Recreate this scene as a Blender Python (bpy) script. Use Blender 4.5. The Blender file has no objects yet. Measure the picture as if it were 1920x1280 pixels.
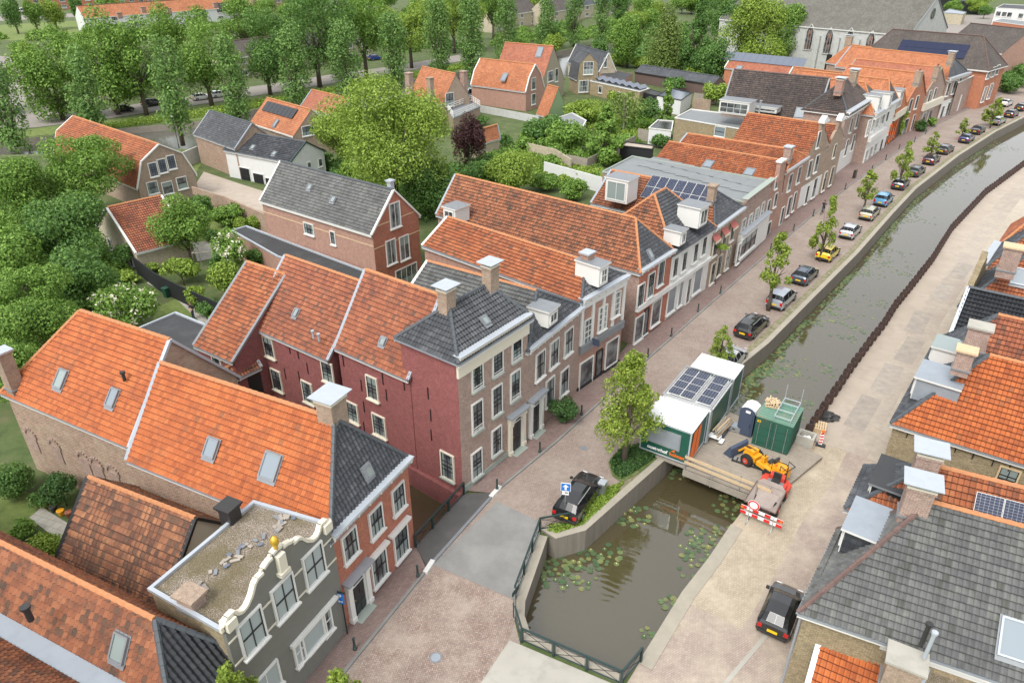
import bpy, bmesh, math, random
import numpy as np
from mathutils import Vector, Matrix
from mathutils.geometry import tessellate_polygon
R_ = math.radians
random.seed(7)
# ------------------------------------------------------------------ camera, light
CF, CT, CH = 1350.0, R_(29.4), 32.0      # focal length in 1920-px units, tilt, height above the street
sc = bpy.context.scene
cam = bpy.data.objects.new('camera', bpy.data.cameras.new('camera'))
sc.collection.objects.link(cam); sc.camera = cam
cam.location = (0, 0, CH); cam.rotation_euler = (R_(90)-CT, 0, 0)
cam.data.sensor_width = 36; cam.data.lens = CF/1920*36; cam.data.clip_end = 4000; cam.data.clip_start = 0.5
w = bpy.data.worlds.new('World'); sc.world = w; w.use_nodes = True
nt = w.node_tree; bg = nt.nodes['Background']
sky = nt.nodes.new('ShaderNodeTexSky'); sky.sky_type = 'NISHITA'; sky.sun_disc = False
sky.sun_elevation = R_(52); sky.sun_rotation = R_(215); sky.dust_density = 4.0; sky.air_density = 1.0
hs = nt.nodes.new('ShaderNodeHueSaturation'); hs.inputs['Saturation'].default_value = 0.30
nt.links.new(sky.outputs[0], hs.inputs['Color']); mxs = nt.nodes.new('ShaderNodeMix'); mxs.data_type = 'RGBA'; mxs.inputs[0].default_value = .5; mxs.inputs[7].default_value = (6.6, 6.7, 6.9, 1)   # even cloud layer over the sky
nt.links.new(hs.outputs[0], mxs.inputs[6]); nt.links.new(mxs.outputs[2], bg.inputs['Color'])
bg.inputs['Strength'].default_value = 0.14
sl = bpy.data.lights.new('sun', 'SUN'); sl.energy = 1.4; sl.angle = R_(22); sl.color = (1, .97, .92)
so = bpy.data.objects.new('sun', sl); sc.collection.objects.link(so)
so.rotation_euler = (R_(90-52), 0, R_(180-215+0))
sc.view_settings.view_transform = 'Standard'; sc.view_settings.look = 'None'
sc.view_settings.exposure = 0.85; sc.view_settings.gamma = 1
sc.view_settings.use_curve_mapping = False
# ------------------------------------------------------------------ measuring helpers
CS, SN = math.cos(CT), math.sin(CT)
def ray(x, y):
    u, v = (x-960)/CF, (640-y)/CF
    return (u, CS+v*SN, -SN+v*CS)
def P(x, y, z=0.0):                       # photo point at a known height -> world
    r = ray(x, y); t = (z-CH)/r[2]; return Vector((r[0]*t, r[1]*t, z))
def dist_of(x, y, z=0.0):
    p = P(x, y, z); return p.y*CS+(CH-z)*SN
def onwall(px, py, A, B):                 # photo point on the upright wall A-B -> (metres from A, height)
    r = ray(px, py); L = math.hypot(B[0]-A[0], B[1]-A[1]); ux, uy = (B[0]-A[0])/L, (B[1]-A[1])/L
    det = -r[0]*uy+r[1]*ux
    t = (-A[0]*uy+A[1]*ux)/det
    return ((t*r[0]-A[0])*ux+(t*r[1]-A[1])*uy, CH+t*r[2])
# ------------------------------------------------------------------ node materials
MAT = {}
class NT:
    def __init__(s, name):
        s.m = bpy.data.materials.new(name); s.m.use_nodes = True; s.t = s.m.node_tree; s.n = s.t.nodes
        s.b = s.n['Principled BSDF']; MAT[name] = s.m
    def node(s, typ, ins=None, **kw):
        n = s.n.new(typ)
        for k, v in kw.items(): setattr(n, k, v)
        if ins:
            for k, v in ins.items(): s.set(n.inputs[k], v)
        return n
    def set(s, sock, v):
        if hasattr(v, 'is_linked') or isinstance(v, bpy.types.NodeSocket): s.t.links.new(v, sock)
        else:
            if isinstance(v, tuple) and len(v) == 3 and sock.type == 'RGBA': v = v+(1,)
            sock.default_value = v
    def math(s, op, a, b=0.0, c=None):
        n = s.node('ShaderNodeMath', operation=op); s.set(n.inputs[0], a); s.set(n.inputs[1], b)
        if c is not None: s.set(n.inputs[2], c)
        return n.outputs[0]
    def mix(s, f, a, b, mode='MIX'):
        n = s.node('ShaderNodeMix', data_type='RGBA', blend_type=mode)
        s.set(n.inputs[0], f); s.set(n.inputs[6], a); s.set(n.inputs[7], b); return n.outputs[2]
    def noise(s, scale, vec=None, detail=3, rough=.55):
        n = s.node('ShaderNodeTexNoise', {'Scale': scale, 'Detail': float(detail), 'Roughness': rough})
        if vec is not None: s.set(n.inputs['Vector'], vec)
        return n.outputs['Fac']
    def ramp(s, f, stops):
        n = s.node('ShaderNodeValToRGB'); s.set(n.inputs[0], f); e = n.color_ramp.elements
        while len(e) < len(stops): e.new(.5)
        for el, (p, c) in zip(e, stops): el.position = p; el.color = c+(1,) if len(c) == 3 else c
        return n.outputs[0]
    def obj(s): return s.node('ShaderNodeTexCoord').outputs['Object']
    def geo(s): return s.node('ShaderNodeNewGeometry').outputs['Position']
    def uv(s): return s.node('ShaderNodeUVMap').outputs['UV']
    def bump(s, h, strength=.4, dist=.02):
        n = s.node('ShaderNodeBump', {'Height': h, 'Strength': strength, 'Distance': dist})
        s.set(s.b.inputs['Normal'], n.outputs[0])
    def out(s, col=None, rough=.8, **kw):
        if col is not None: s.set(s.b.inputs['Base Color'], col)
        s.set(s.b.inputs['Roughness'], rough)
        for k, v in kw.items(): s.set(s.b.inputs[k.replace('_', ' ')], v)
        return s.m
def lerp3(a, f): return tuple(x*f for x in a)
def m_tile(name, c0, c1, c2, dirt=.35, dirtcol=(.06, .05, .04), tu=.25, tv=.33, flat=False, rough=.75, wide=.7, joint=.6, jcol=None, odd_=.965):
    n = NT(name); uv = n.uv()
    sx = n.node('ShaderNodeSeparateXYZ', {0: uv})
    cu = n.math('FLOOR', n.math('DIVIDE', sx.outputs[0], tu)); cv = n.math('FLOOR', n.math('DIVIDE', sx.outputs[1], tv))
    cb = n.node('ShaderNodeCombineXYZ', {0: cu, 1: cv})
    wn = n.node('ShaderNodeTexWhiteNoise', {'Vector': cb.outputs[0]}, noise_dimensions='3D')
    g = n.geo()
    big = n.noise(.45, g, 4, .65)
    f = n.math('ADD', n.math('MULTIPLY', wn.outputs[0], 1-wide), n.math('MULTIPLY', big, wide))
    col = n.ramp(f, [(.22, c0), (.5, c1), (.8, c2)])
    d = n.noise(1.1, g, 6, .72)
    st = n.ramp(d, [(.5-.0, (0, 0, 0)), (.68, (1, 1, 1))])
    col = n.mix(n.math('MULTIPLY', st, dirt), col, dirtcol)
    odd = n.math('GREATER_THAN', wn.outputs[0], odd_)
    col = n.mix(n.math('MULTIPLY', odd, .7*min(1, dirt*2.2)), col, dirtcol)
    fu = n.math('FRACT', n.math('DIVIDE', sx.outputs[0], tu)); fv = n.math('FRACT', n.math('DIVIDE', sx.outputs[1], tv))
    jt = n.math('MAXIMUM', n.math('LESS_THAN', fv, .13), n.math('MULTIPLY', n.math('LESS_THAN', fu, .16), .6))  # dark course and roll lines: joint dirt plus gap shadow put into the colour
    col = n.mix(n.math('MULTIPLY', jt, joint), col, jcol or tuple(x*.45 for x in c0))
    fine = n.noise(14, g, 3, .7)
    col = n.mix(.35, col, n.mix(fine, (.25, .25, .25), (.75, .75, .75)), 'OVERLAY')
    if flat:
        h = n.math('ADD', n.math('MULTIPLY', n.math('SINE', n.math('MULTIPLY', fu, math.pi)), 1.0), n.math('MULTIPLY', fv, -.8))
        n.bump(h, .9, .05)
    else: n.bump(fine, .35, .01)
    return n.out(col, rough)
def m_brick(name, c0, c1, mortar, sc_=1.0, stain=.3, stc=(.12, .1, .08), patch=None, rough=.9):
    n = NT(name); uv = n.uv(); g = n.geo()
    mp = n.node('ShaderNodeMapping', {'Vector': uv}); 
    br = n.node('ShaderNodeTexBrick', {'Vector': mp.outputs[0], 'Color1': c0, 'Color2': c1, 'Mortar': mortar, 'Scale': 1.0,
        'Mortar Size': .012*sc_, 'Brick Width': .22*sc_, 'Row Height': .065*sc_, 'Bias': 0.0})
    s = n.noise(.9, g, 6, .7)
    col = n.mix(n.math('MULTIPLY', n.ramp(s, [(.48, (0, 0, 0)), (.7, (1, 1, 1))]), stain), br.outputs[0], stc)
    if patch: col = n.mix(n.ramp(n.noise(.6, g, 5, .6), [(.5, (0, 0, 0)), (.56, (1, 1, 1))]), col, patch)
    f = n.noise(9, g, 4, .7)
    col = n.mix(.7, col, n.mix(f, (.08, .08, .08), (.92, .92, .92)), 'OVERLAY')
    f2 = n.noise(2.6, g, 5, .75)
    col = n.mix(.6, col, n.mix(f2, (.15, .15, .15), (.85, .85, .85)), 'OVERLAY')
    n.bump(n.math('ADD', br.outputs[1], n.math('MULTIPLY', f, -.5)), .5, -.012)
    return n.out(col, rough)
def m_plain(name, c, rough=.6, var=.25, metal=0.0, scale=3.0, stain=0.0, stc=(.1, .09, .07), bump=.1, **kw):
    n = NT(name); g = n.geo()
    f = n.noise(scale, g, 5, .65)
    col = n.mix(var, c, n.mix(f, (.15, .15, .15), (.85, .85, .85)), 'OVERLAY')
    if stain: col = n.mix(n.math('MULTIPLY', n.ramp(n.noise(scale*.5, g, 7, .7), [(.5, (0, 0, 0)), (.72, (1, 1, 1))]), stain), col, stc)
    if bump: n.bump(n.noise(scale*6, g, 3, .6), bump, .01)
    return n.out(col, rough, Metallic=metal, **kw)
def m_pave(name, c0, c1, mort, bw=.21, rh=.105, ang=0, herring=False, stain=.4, stc=(.3, .26, .2), stscale=.25):
    n = NT(name); g = n.geo()
    mp = n.node('ShaderNodeMapping', {'Vector': g}); mp.inputs['Rotation'].default_value = (0, 0, R_(ang))
    br = n.node('ShaderNodeTexBrick', {'Vector': mp.outputs[0], 'Color1': c0, 'Color2': c1, 'Mortar': mort, 'Scale': 1.0,
        'Mortar Size': .014, 'Brick Width': bw, 'Row Height': rh, 'Bias': -.1})
    if herring:
        mp2 = n.node('ShaderNodeMapping', {'Vector': g}); mp2.inputs['Rotation'].default_value = (0, 0, R_(ang+90))
        b2 = n.node('ShaderNodeTexBrick', {'Vector': mp2.outputs[0], 'Color1': c0, 'Color2': c1, 'Mortar': mort, 'Scale': 1.0,
            'Mortar Size': .014, 'Brick Width': bw, 'Row Height': rh, 'Bias': -.1})
        mp3 = n.node('ShaderNodeMapping', {'Vector': g}); mp3.inputs['Rotation'].default_value = (0, 0, R_(ang+45))
        sp = n.node('ShaderNodeSeparateXYZ', {0: mp3.outputs[0]})
        zig = n.math('ADD', sp.outputs[0], n.math('PINGPONG', sp.outputs[1], .16))
        k = n.math('GREATER_THAN', n.math('FRACT', n.math('DIVIDE', zig, .44)), .5)
        col = n.mix(k, br.outputs[0], b2.outputs[0])
    else: col = br.outputs[0]
    s = n.noise(stscale, g, 7, .68)
    col = n.mix(n.math('MULTIPLY', n.ramp(s, [(.42, (0, 0, 0)), (.66, (1, 1, 1))]), stain), col, stc)
    f = n.noise(2.2, g, 6, .75)
    col = n.mix(.5, col, n.mix(f, (.2, .2, .2), (.8, .8, .8)), 'OVERLAY')
    n.bump(n.noise(20, g, 3, .6), .25, .01)
    return n.out(col, .85)
def m_leaf(name, c0, c1, c2, trans=.25):
    n = NT(name); ri = n.node('ShaderNodeNewGeometry').outputs['Random Per Island']
    big = n.noise(.7, n.geo(), 3, .6)
    f = n.math('ADD', n.math('MULTIPLY', ri, .6), n.math('MULTIPLY', big, .4))
    col = n.ramp(f, [(.2, c0), (.5, c1), (.8, c2)])
    n.out(col, .6, **{'Specular IOR Level': .25})
    tr = n.node('ShaderNodeBsdfTranslucent', {'Color': n.mix(.5, col, (.25, .4, .03))})
    mx = n.node('ShaderNodeMixShader', {0: trans, 1: n.b.outputs[0], 2: tr.outputs[0]})
    n.t.links.new(mx.outputs[0], n.n['Material Output'].inputs[0]); return n.m
OR = [(.43, .115, .035), (.60, .185, .06), (.72, .28, .10)]
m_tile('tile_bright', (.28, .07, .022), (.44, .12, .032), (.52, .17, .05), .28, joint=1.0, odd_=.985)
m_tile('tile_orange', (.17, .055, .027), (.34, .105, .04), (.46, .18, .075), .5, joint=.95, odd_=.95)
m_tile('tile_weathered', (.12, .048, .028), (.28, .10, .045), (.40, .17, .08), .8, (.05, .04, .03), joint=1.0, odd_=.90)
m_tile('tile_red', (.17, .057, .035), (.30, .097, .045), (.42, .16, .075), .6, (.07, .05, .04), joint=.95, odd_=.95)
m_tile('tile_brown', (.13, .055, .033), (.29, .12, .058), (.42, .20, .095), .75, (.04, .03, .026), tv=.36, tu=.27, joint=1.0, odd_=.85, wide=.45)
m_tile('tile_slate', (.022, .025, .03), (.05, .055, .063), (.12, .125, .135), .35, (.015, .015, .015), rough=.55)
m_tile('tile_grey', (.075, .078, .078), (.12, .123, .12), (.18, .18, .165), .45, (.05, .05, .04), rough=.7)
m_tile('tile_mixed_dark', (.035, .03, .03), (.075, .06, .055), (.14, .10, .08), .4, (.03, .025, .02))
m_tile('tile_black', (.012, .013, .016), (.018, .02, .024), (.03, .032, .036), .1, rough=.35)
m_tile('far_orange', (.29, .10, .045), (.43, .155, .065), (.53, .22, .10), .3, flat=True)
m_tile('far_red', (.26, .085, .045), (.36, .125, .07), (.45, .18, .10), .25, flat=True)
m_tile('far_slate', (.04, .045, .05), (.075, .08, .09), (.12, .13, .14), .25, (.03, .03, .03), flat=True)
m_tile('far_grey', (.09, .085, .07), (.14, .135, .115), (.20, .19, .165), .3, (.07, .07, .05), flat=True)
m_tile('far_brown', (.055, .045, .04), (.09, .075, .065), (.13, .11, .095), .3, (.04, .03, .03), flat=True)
m_brick('brick_maroon', (.25, .085, .082), (.285, .105, .095), (.22, .075, .072), stain=.2, stc=(.14, .05, .05))
m_brick('brick_brown', (.25, .14, .11), (.34, .215, .17), (.42, .36, .31))
m_brick('brick_red', (.36, .09, .05), (.42, .12, .07), (.36, .2, .14), stain=.15)
m_brick('brick_orange', (.40, .12, .06), (.46, .16, .08), (.40, .22, .14), stain=.2)
m_brick('brick_old', (.20, .105, .075), (.36, .21, .15), (.42, .36, .28), stain=.75, stc=(.40, .33, .24), sc_=1.6)
m_brick('brick_yellow', (.27, .21, .12), (.40, .32, .19), (.20, .17, .12), stain=.35, stc=(.2, .17, .1))
m_brick('brick_cream', (.42, .36, .25), (.50, .44, .32), (.40, .36, .28), stain=.4, stc=(.22, .2, .15))
m_brick('brick_tan', (.28, .19, .13), (.34, .24, .17), (.36, .3, .24))
m_brick('brick_pink', (.33, .16, .12), (.38, .20, .15), (.38, .28, .22), stain=.35, stc=(.25, .15, .12))
m_plain('paint_white', (.66, .66, .63), .55, .12)
m_plain('paint_cream', (.66, .62, .51), .55, .12)
m_plain('paint_black', (.018, .02, .022), .35, .1)
m_plain('paint_darkgreen', (.012, .035, .028), .35, .1)
m_plain('render_grey', (.17, .17, .15), .8, .25, stain=.15)
m_plain('render_white', (.62, .63, .62), .8, .2, stain=.2, stc=(.35, .35, .33))
m_plain('render_church', (.46, .47, .45), .85, .3, stain=.55, stc=(.2, .2, .19))
m_plain('render_green', (.17, .25, .13), .8, .15)
m_plain('zinc', (.34, .38, .42), .45, .3, .35, scale=1.5, stain=.3, stc=(.25, .27, .29))
m_plain('zinc_bright', (.43, .47, .51), .4, .2, .2, scale=2)
m_plain('lead', (.22, .235, .25), .55, .3, .2)
m_plain('bitumen', (.045, .047, .05), .85, .4, stain=.4, stc=(.10, .10, .10), scale=.8)
m_plain('roof_zincgrey', (.20, .215, .22), .7, .3, stain=.4, stc=(.12, .12, .12), scale=1.2)
m_plain('stone_sill', (.30, .34, .30), .8, .2)
m_plain('door_dark', (.02, .022, .025), .3, .1)
m_plain('wood', (.30, .22, .14), .85, .5, scale=5, stain=.4)
m_plain('wood_new', (.55, .42, .26), .8, .3, scale=5)
m_plain('wood_grey', (.30, .265, .22), .9, .5, scale=3, stain=.5)
m_plain('fence_black', (.013, .014, .016), .7, .2)
m_plain('iron_green', (.018, .042, .04), .4, .15)
m_plain('iron_black', (.015, .016, .018), .45, .1)
m_plain('steel_grey', (.45, .47, .48), .35, .2, .7)
m_plain('sheetpile', (.055, .034, .029), .75, .6, scale=4, stain=.4, stc=(.12, .05, .025))
m_plain('bark', (.10, .08, .06), .95, .5, scale=6)
m_plain('bark_pale', (.32, .29, .24), .95, .5, scale=6)
m_plain('panel_blue', (.012, .018, .05), .18, .15, .1, bump=0)
m_plain('panel_black', (.022, .022, .025), .25, .15, bump=0)
m_plain('panel_pale', (.13, .15, .19), .15, .15, bump=0)
m_plain('soil', (.16, .12, .085), .95, .5, stain=.4, scale=1)
m_plain('gravel', (.40, .34, .28), .95, .5, stain=.4, stc=(.25, .22, .15), scale=.8, bump=.6)
m_plain('awning_red', (.40, .12, .10), .8, .2)
m_plain('concrete_pale', (.37, .355, .31), .9, .6, scale=.9, stain=.5, stc=(.26, .24, .2), bump=.3)
m_plain('asphalt', (.215, .215, .205), .9, .5, scale=.6, stain=.55, stc=(.28, .27, .25), bump=.5)
m_plain('asphalt_dark', (.085, .082, .078), .9, .35, scale=1.2, stain=.35, stc=(.13, .125, .12), bump=.4)
m_plain('roadfar', (.26, .235, .21), .9, .35, scale=.5, stain=.3, stc=(.2, .18, .16))
m_plain('blue_paint', (.02, .17, .55), .5, .1)
m_plain('sign_white', (.8, .8, .8), .5, .05)
m_plain('sign_red', (.6, .02, .02), .5, .05)
m_plain('green_paint', (.012, .085, .058), .4, .2)
m_plain('green_old', (.02, .095, .065), .6, .4, stain=.4, stc=(.10, .05, .03), scale=2)
m_plain('green_roof', (.13, .25, .19), .6, .4, stain=.7, stc=(.34, .17, .08), scale=1.2)
m_plain('unit_white', (.80, .80, .78), .5, .08, stain=.15, stc=(.6, .6, .58))
m_plain('orange_paint', (.80, .16, .02), .5, .1)
m_plain('yellow_paint', (.72, .33, .015), .4, .15)
m_plain('red_paint', (.55, .05, .025), .45, .25)
m_plain('dirty_grey', (.33, .28, .25), .8, .5, stain=.5, stc=(.2, .13, .1))
m_plain('toilet_blue', (.055, .075, .12), .5, .15)
m_plain('rubber', (.02, .02, .02), .85, .2)
m_plain('gold', (.65, .42, .05), .35, .1, .6)
m_plain('plastic_black', (.03, .03, .03), .5, .4)
m_plain('plastic_green', (.02, .08, .045), .5, .1)
m_plain('rust_light', (.12, .08, .07), .8, .4)
m_plain('lamp_glass', (.75, .78, .78), .3, .05)
m_plain('ridge_orange', (.46, .20, .085), .8, .4, stain=.4, stc=(.25, .15, .1), scale=4)
m_plain('ridge_grey', (.07, .08, .09), .6, .4, scale=4)
m_plain('ridge_brown', (.12, .075, .065), .75, .4, scale=4, stain=.3, stc=(.3, .2, .15))
m_plain('mortar_pale', (.5, .5, .47), .9, .3)
m_plain('skin', (.55, .33, .24), .6, .1); m_plain('cloth_black', (.02, .018, .02), .9, .1); m_plain('cloth_blue', (.03, .04, .07), .9, .1)
m_plain('hair_brown', (.08, .05, .03), .8, .1)
m_pave('brick_street', (.26, .195, .165), (.34, .265, .225), (.19, .155, .13), ang=-33, herring=False, stain=.55, stc=(.345, .30, .25), stscale=.3)
m_pave('brick_herring', (.235, .165, .135), (.36, .275, .23), (.16, .125, .105), ang=12, herring=True, stain=.6, stc=(.40, .345, .285), stscale=.45)
m_pave('brick_walk', (.20, .13, .115), (.27, .185, .16), (.13, .10, .09), ang=-33, stain=.3, stc=(.27, .22, .19))
m_pave('brick_pink_road', (.32, .255, .215), (.38, .31, .26), (.26, .21, .175), ang=-30, stain=.85, stc=(.45, .385, .30), stscale=.35)
m_pave('sand_road', (.36, .30, .22), (.44, .375, .28), (.29, .24, .18), ang=-28, stain=.7, stc=(.47, .41, .31), stscale=.5)
m_pave('slabs', (.33, .31, .28), (.40, .38, .34), (.2, .19, .17), bw=.9, rh=.5, ang=-30, stain=.5, stc=(.42, .37, .3))
m_pave('concrete_track', (.40, .355, .28), (.45, .40, .32), (.30, .26, .2), bw=7, rh=5, ang=-37, stain=.6, stc=(.33, .27, .225), stscale=.3)
m_pave('worn_track', (.33, .28, .235), (.37, .32, .27), (.26, .21, .17), bw=8, rh=5, ang=-37, stain=.7, stc=(.44, .385, .30), stscale=.4)
m_plain('worn_plate', (.31, .275, .235), .9, .5, scale=1.5, stain=.6, stc=(.40, .35, .28)); m_plain('slab_plate', (.34, .305, .26), .9, .5, scale=1.5, stain=.6, stc=(.42, .37, .30))
m_pave('terrace', (.34, .33, .29), (.44, .42, .36), (.2, .2, .16), bw=.6, rh=.5, ang=20)
def m_grass(name, a, b, c, s1=1.2):
    n = NT(name); g = n.geo(); f = n.noise(s1, g, 6, .7)
    col = n.ramp(f, [(.3, a), (.5, b), (.7, c)])
    col = n.mix(.6, col, n.mix(n.noise(25, g, 3, .7), (.1, .1, .1), (.9, .9, .9)), 'OVERLAY')
    n.bump(n.noise(30, g, 3, .7), .6, .05); return n.out(col, .95)
m_grass('grass', (.09, .13, .03), (.14, .19, .045), (.20, .235, .07))
m_grass('grass_rough', (.05, .085, .02), (.10, .15, .035), (.20, .20, .09), 2)
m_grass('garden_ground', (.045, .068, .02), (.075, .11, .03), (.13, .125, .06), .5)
m_grass('moss_gravel', (.18, .16, .07), (.30, .26, .19), (.40, .35, .28), 2.5)
m_grass('quay_grass', (.09, .13, .035), (.22, .20, .12), (.32, .265, .215), 1.5)
# flat gravel roof, quay concrete, water, glass
def special():
    n = NT('gravel_roof'); g = n.geo()
    col = n.ramp(n.noise(22, g, 3, .8), [(.36, (.05, .042, .03)), (.5, (.20, .165, .125)), (.62, (.50, .43, .36))])
    col = n.mix(n.ramp(n.noise(.5, g, 5, .65), [(.42, (0, 0, 0)), (.6, (.7, .7, .7))]), col, (.11, .09, .035))
    n.bump(n.noise(22, g, 2, .8), .8, .04); n.out(col, .95)
    n = NT('quay_concrete'); g = n.geo()
    mp = n.node('ShaderNodeMapping', {'Vector': g}); mp.inputs['Scale'].default_value = (3, 3, .25)
    col = n.mix(n.noise(1.0, mp.outputs[0], 6, .7), (.11, .097, .08), (.30, .27, .225))
    n.bump(n.noise(6, g, 5, .7), .5, .03); n.out(col, .9)
    n = NT('coping'); g = n.geo()
    col = n.mix(n.noise(1.2, g, 7, .7), (.24, .22, .175), (.42, .38, .31)); n.bump(n.noise(12, g, 4, .7), .5, .02); n.out(col, .9)
    n = NT('water'); g = n.geo()
    col = n.mix(n.noise(.08, g, 3, .5), (.055, .045, .020), (.080, .068, .036))
    s = n.node('ShaderNodeVectorMath', {0: g, 1: (3.0, 24.0, 0)}, operation='DISTANCE').outputs['Value']
    wv = n.math('SINE', n.math('ADD', n.math('MULTIPLY', s, 15.0), n.math('MULTIPLY', n.noise(.5, g, 3, .6), 9)))
    fade = n.math('MAXIMUM', n.math('SUBTRACT', 1.0, n.math('DIVIDE', s, 13)), 0)
    h = n.math('ADD', n.math('MULTIPLY', n.math('MULTIPLY', wv, fade), .6), n.math('MULTIPLY', n.noise(1.3, g, 4, .6), .9))
    n.bump(h, .35, .02); n.out(col, .03, IOR=1.75)
    n.b.inputs['Specular IOR Level'].default_value = .75
    n = NT('far_water'); n.bump(n.noise(.8, n.geo(), 4, .6), .3, .03); n.out((.10, .10, .085), .12)
    n = NT('lily'); ri = n.node('ShaderNodeObjectInfo').outputs['Random']
    rr = n.node('ShaderNodeNewGeometry').outputs['Random Per Island']
    f = n.math('FRACT', n.math('ADD', ri, rr))
    n.out(n.ramp(f, [(.1, (.055, .10, .045)), (.6, (.10, .155, .065)), (.97, (.19, .20, .07))]), .35)
    n = NT('petal'); n.out((.7, .7, .3), .6)
    n = NT('glass'); g = n.geo()
    f = n.noise(.6, g, 2, .5)
    n.out(n.mix(n.ramp(n.noise(1.1, g, 2, .5), [(.35, (0, 0, 0)), (.65, (1, 1, 1))]), (.02, .025, .03), (.17, .185, .19)), .06, **{'Specular IOR Level': .8})  # pale patches: curtains and grey-blue sky reflection mixed into the pane colour
    n = NT('glass_sky'); n.out((.20, .24, .27), .08, **{'Specular IOR Level': .9})
    n = NT('glass_milky'); n.out((.24, .29, .28), .12, **{'Specular IOR Level': .8})
    n = NT('glass_pale'); n.out((.34, .40, .40), .12, **{'Specular IOR Level': .6})
    n = NT('curtain'); n.out((.50, .50, .47), .5)
    n = NT('car_glass'); n.out((.012, .014, .016), .16, **{'Specular IOR Level': .3})
    n = NT('tail_red'); n.out((.45, .01, .01), .2)
    n = NT('head_light'); n.out((.7, .72, .75), .15)
    n = NT('plate_yellow'); n.out((.75, .50, .01), .5)
    n = NT('alloy'); n.out((.35, .36, .37), .3, Metallic=.8)
special()
LEAF = {
 'mid': m_leaf('leaf_mid', (0.0814, 0.169, 0.0299), (0.156, 0.278, 0.0475), (0.258, 0.407, 0.0882)),
 'bright': m_leaf('leaf_bright', (0.137, 0.215, 0.0263), (0.226, 0.331, 0.0473), (0.336, 0.452, 0.0945)),
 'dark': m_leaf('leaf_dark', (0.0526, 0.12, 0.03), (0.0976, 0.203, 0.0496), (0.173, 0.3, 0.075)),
 'street': m_leaf('leaf_street', (0.115, 0.178, 0.023), (0.218, 0.299, 0.0403), (0.356, 0.437, 0.0862)),
 'popl': m_leaf('leaf_poplar', (0.0873, 0.175, 0.0509), (0.145, 0.27, 0.0727), (0.233, 0.363, 0.102)),
 'plum': m_leaf('leaf_plum', (.03, .012, .015), (.05, .018, .022), (.08, .03, .03), .1),
 'willow': m_leaf('leaf_willow', (.11, .17, .04), (.17, .24, .06), (.25, .32, .09)),
 'flower': m_leaf('blossom', (.6, .58, .42), (.7, .68, .52), (.78, .76, .6), .2),
 'ivy': m_leaf('leaf_ivy', (.03, .08, .025), (.06, .13, .04), (.11, .20, .06)),
}
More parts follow.
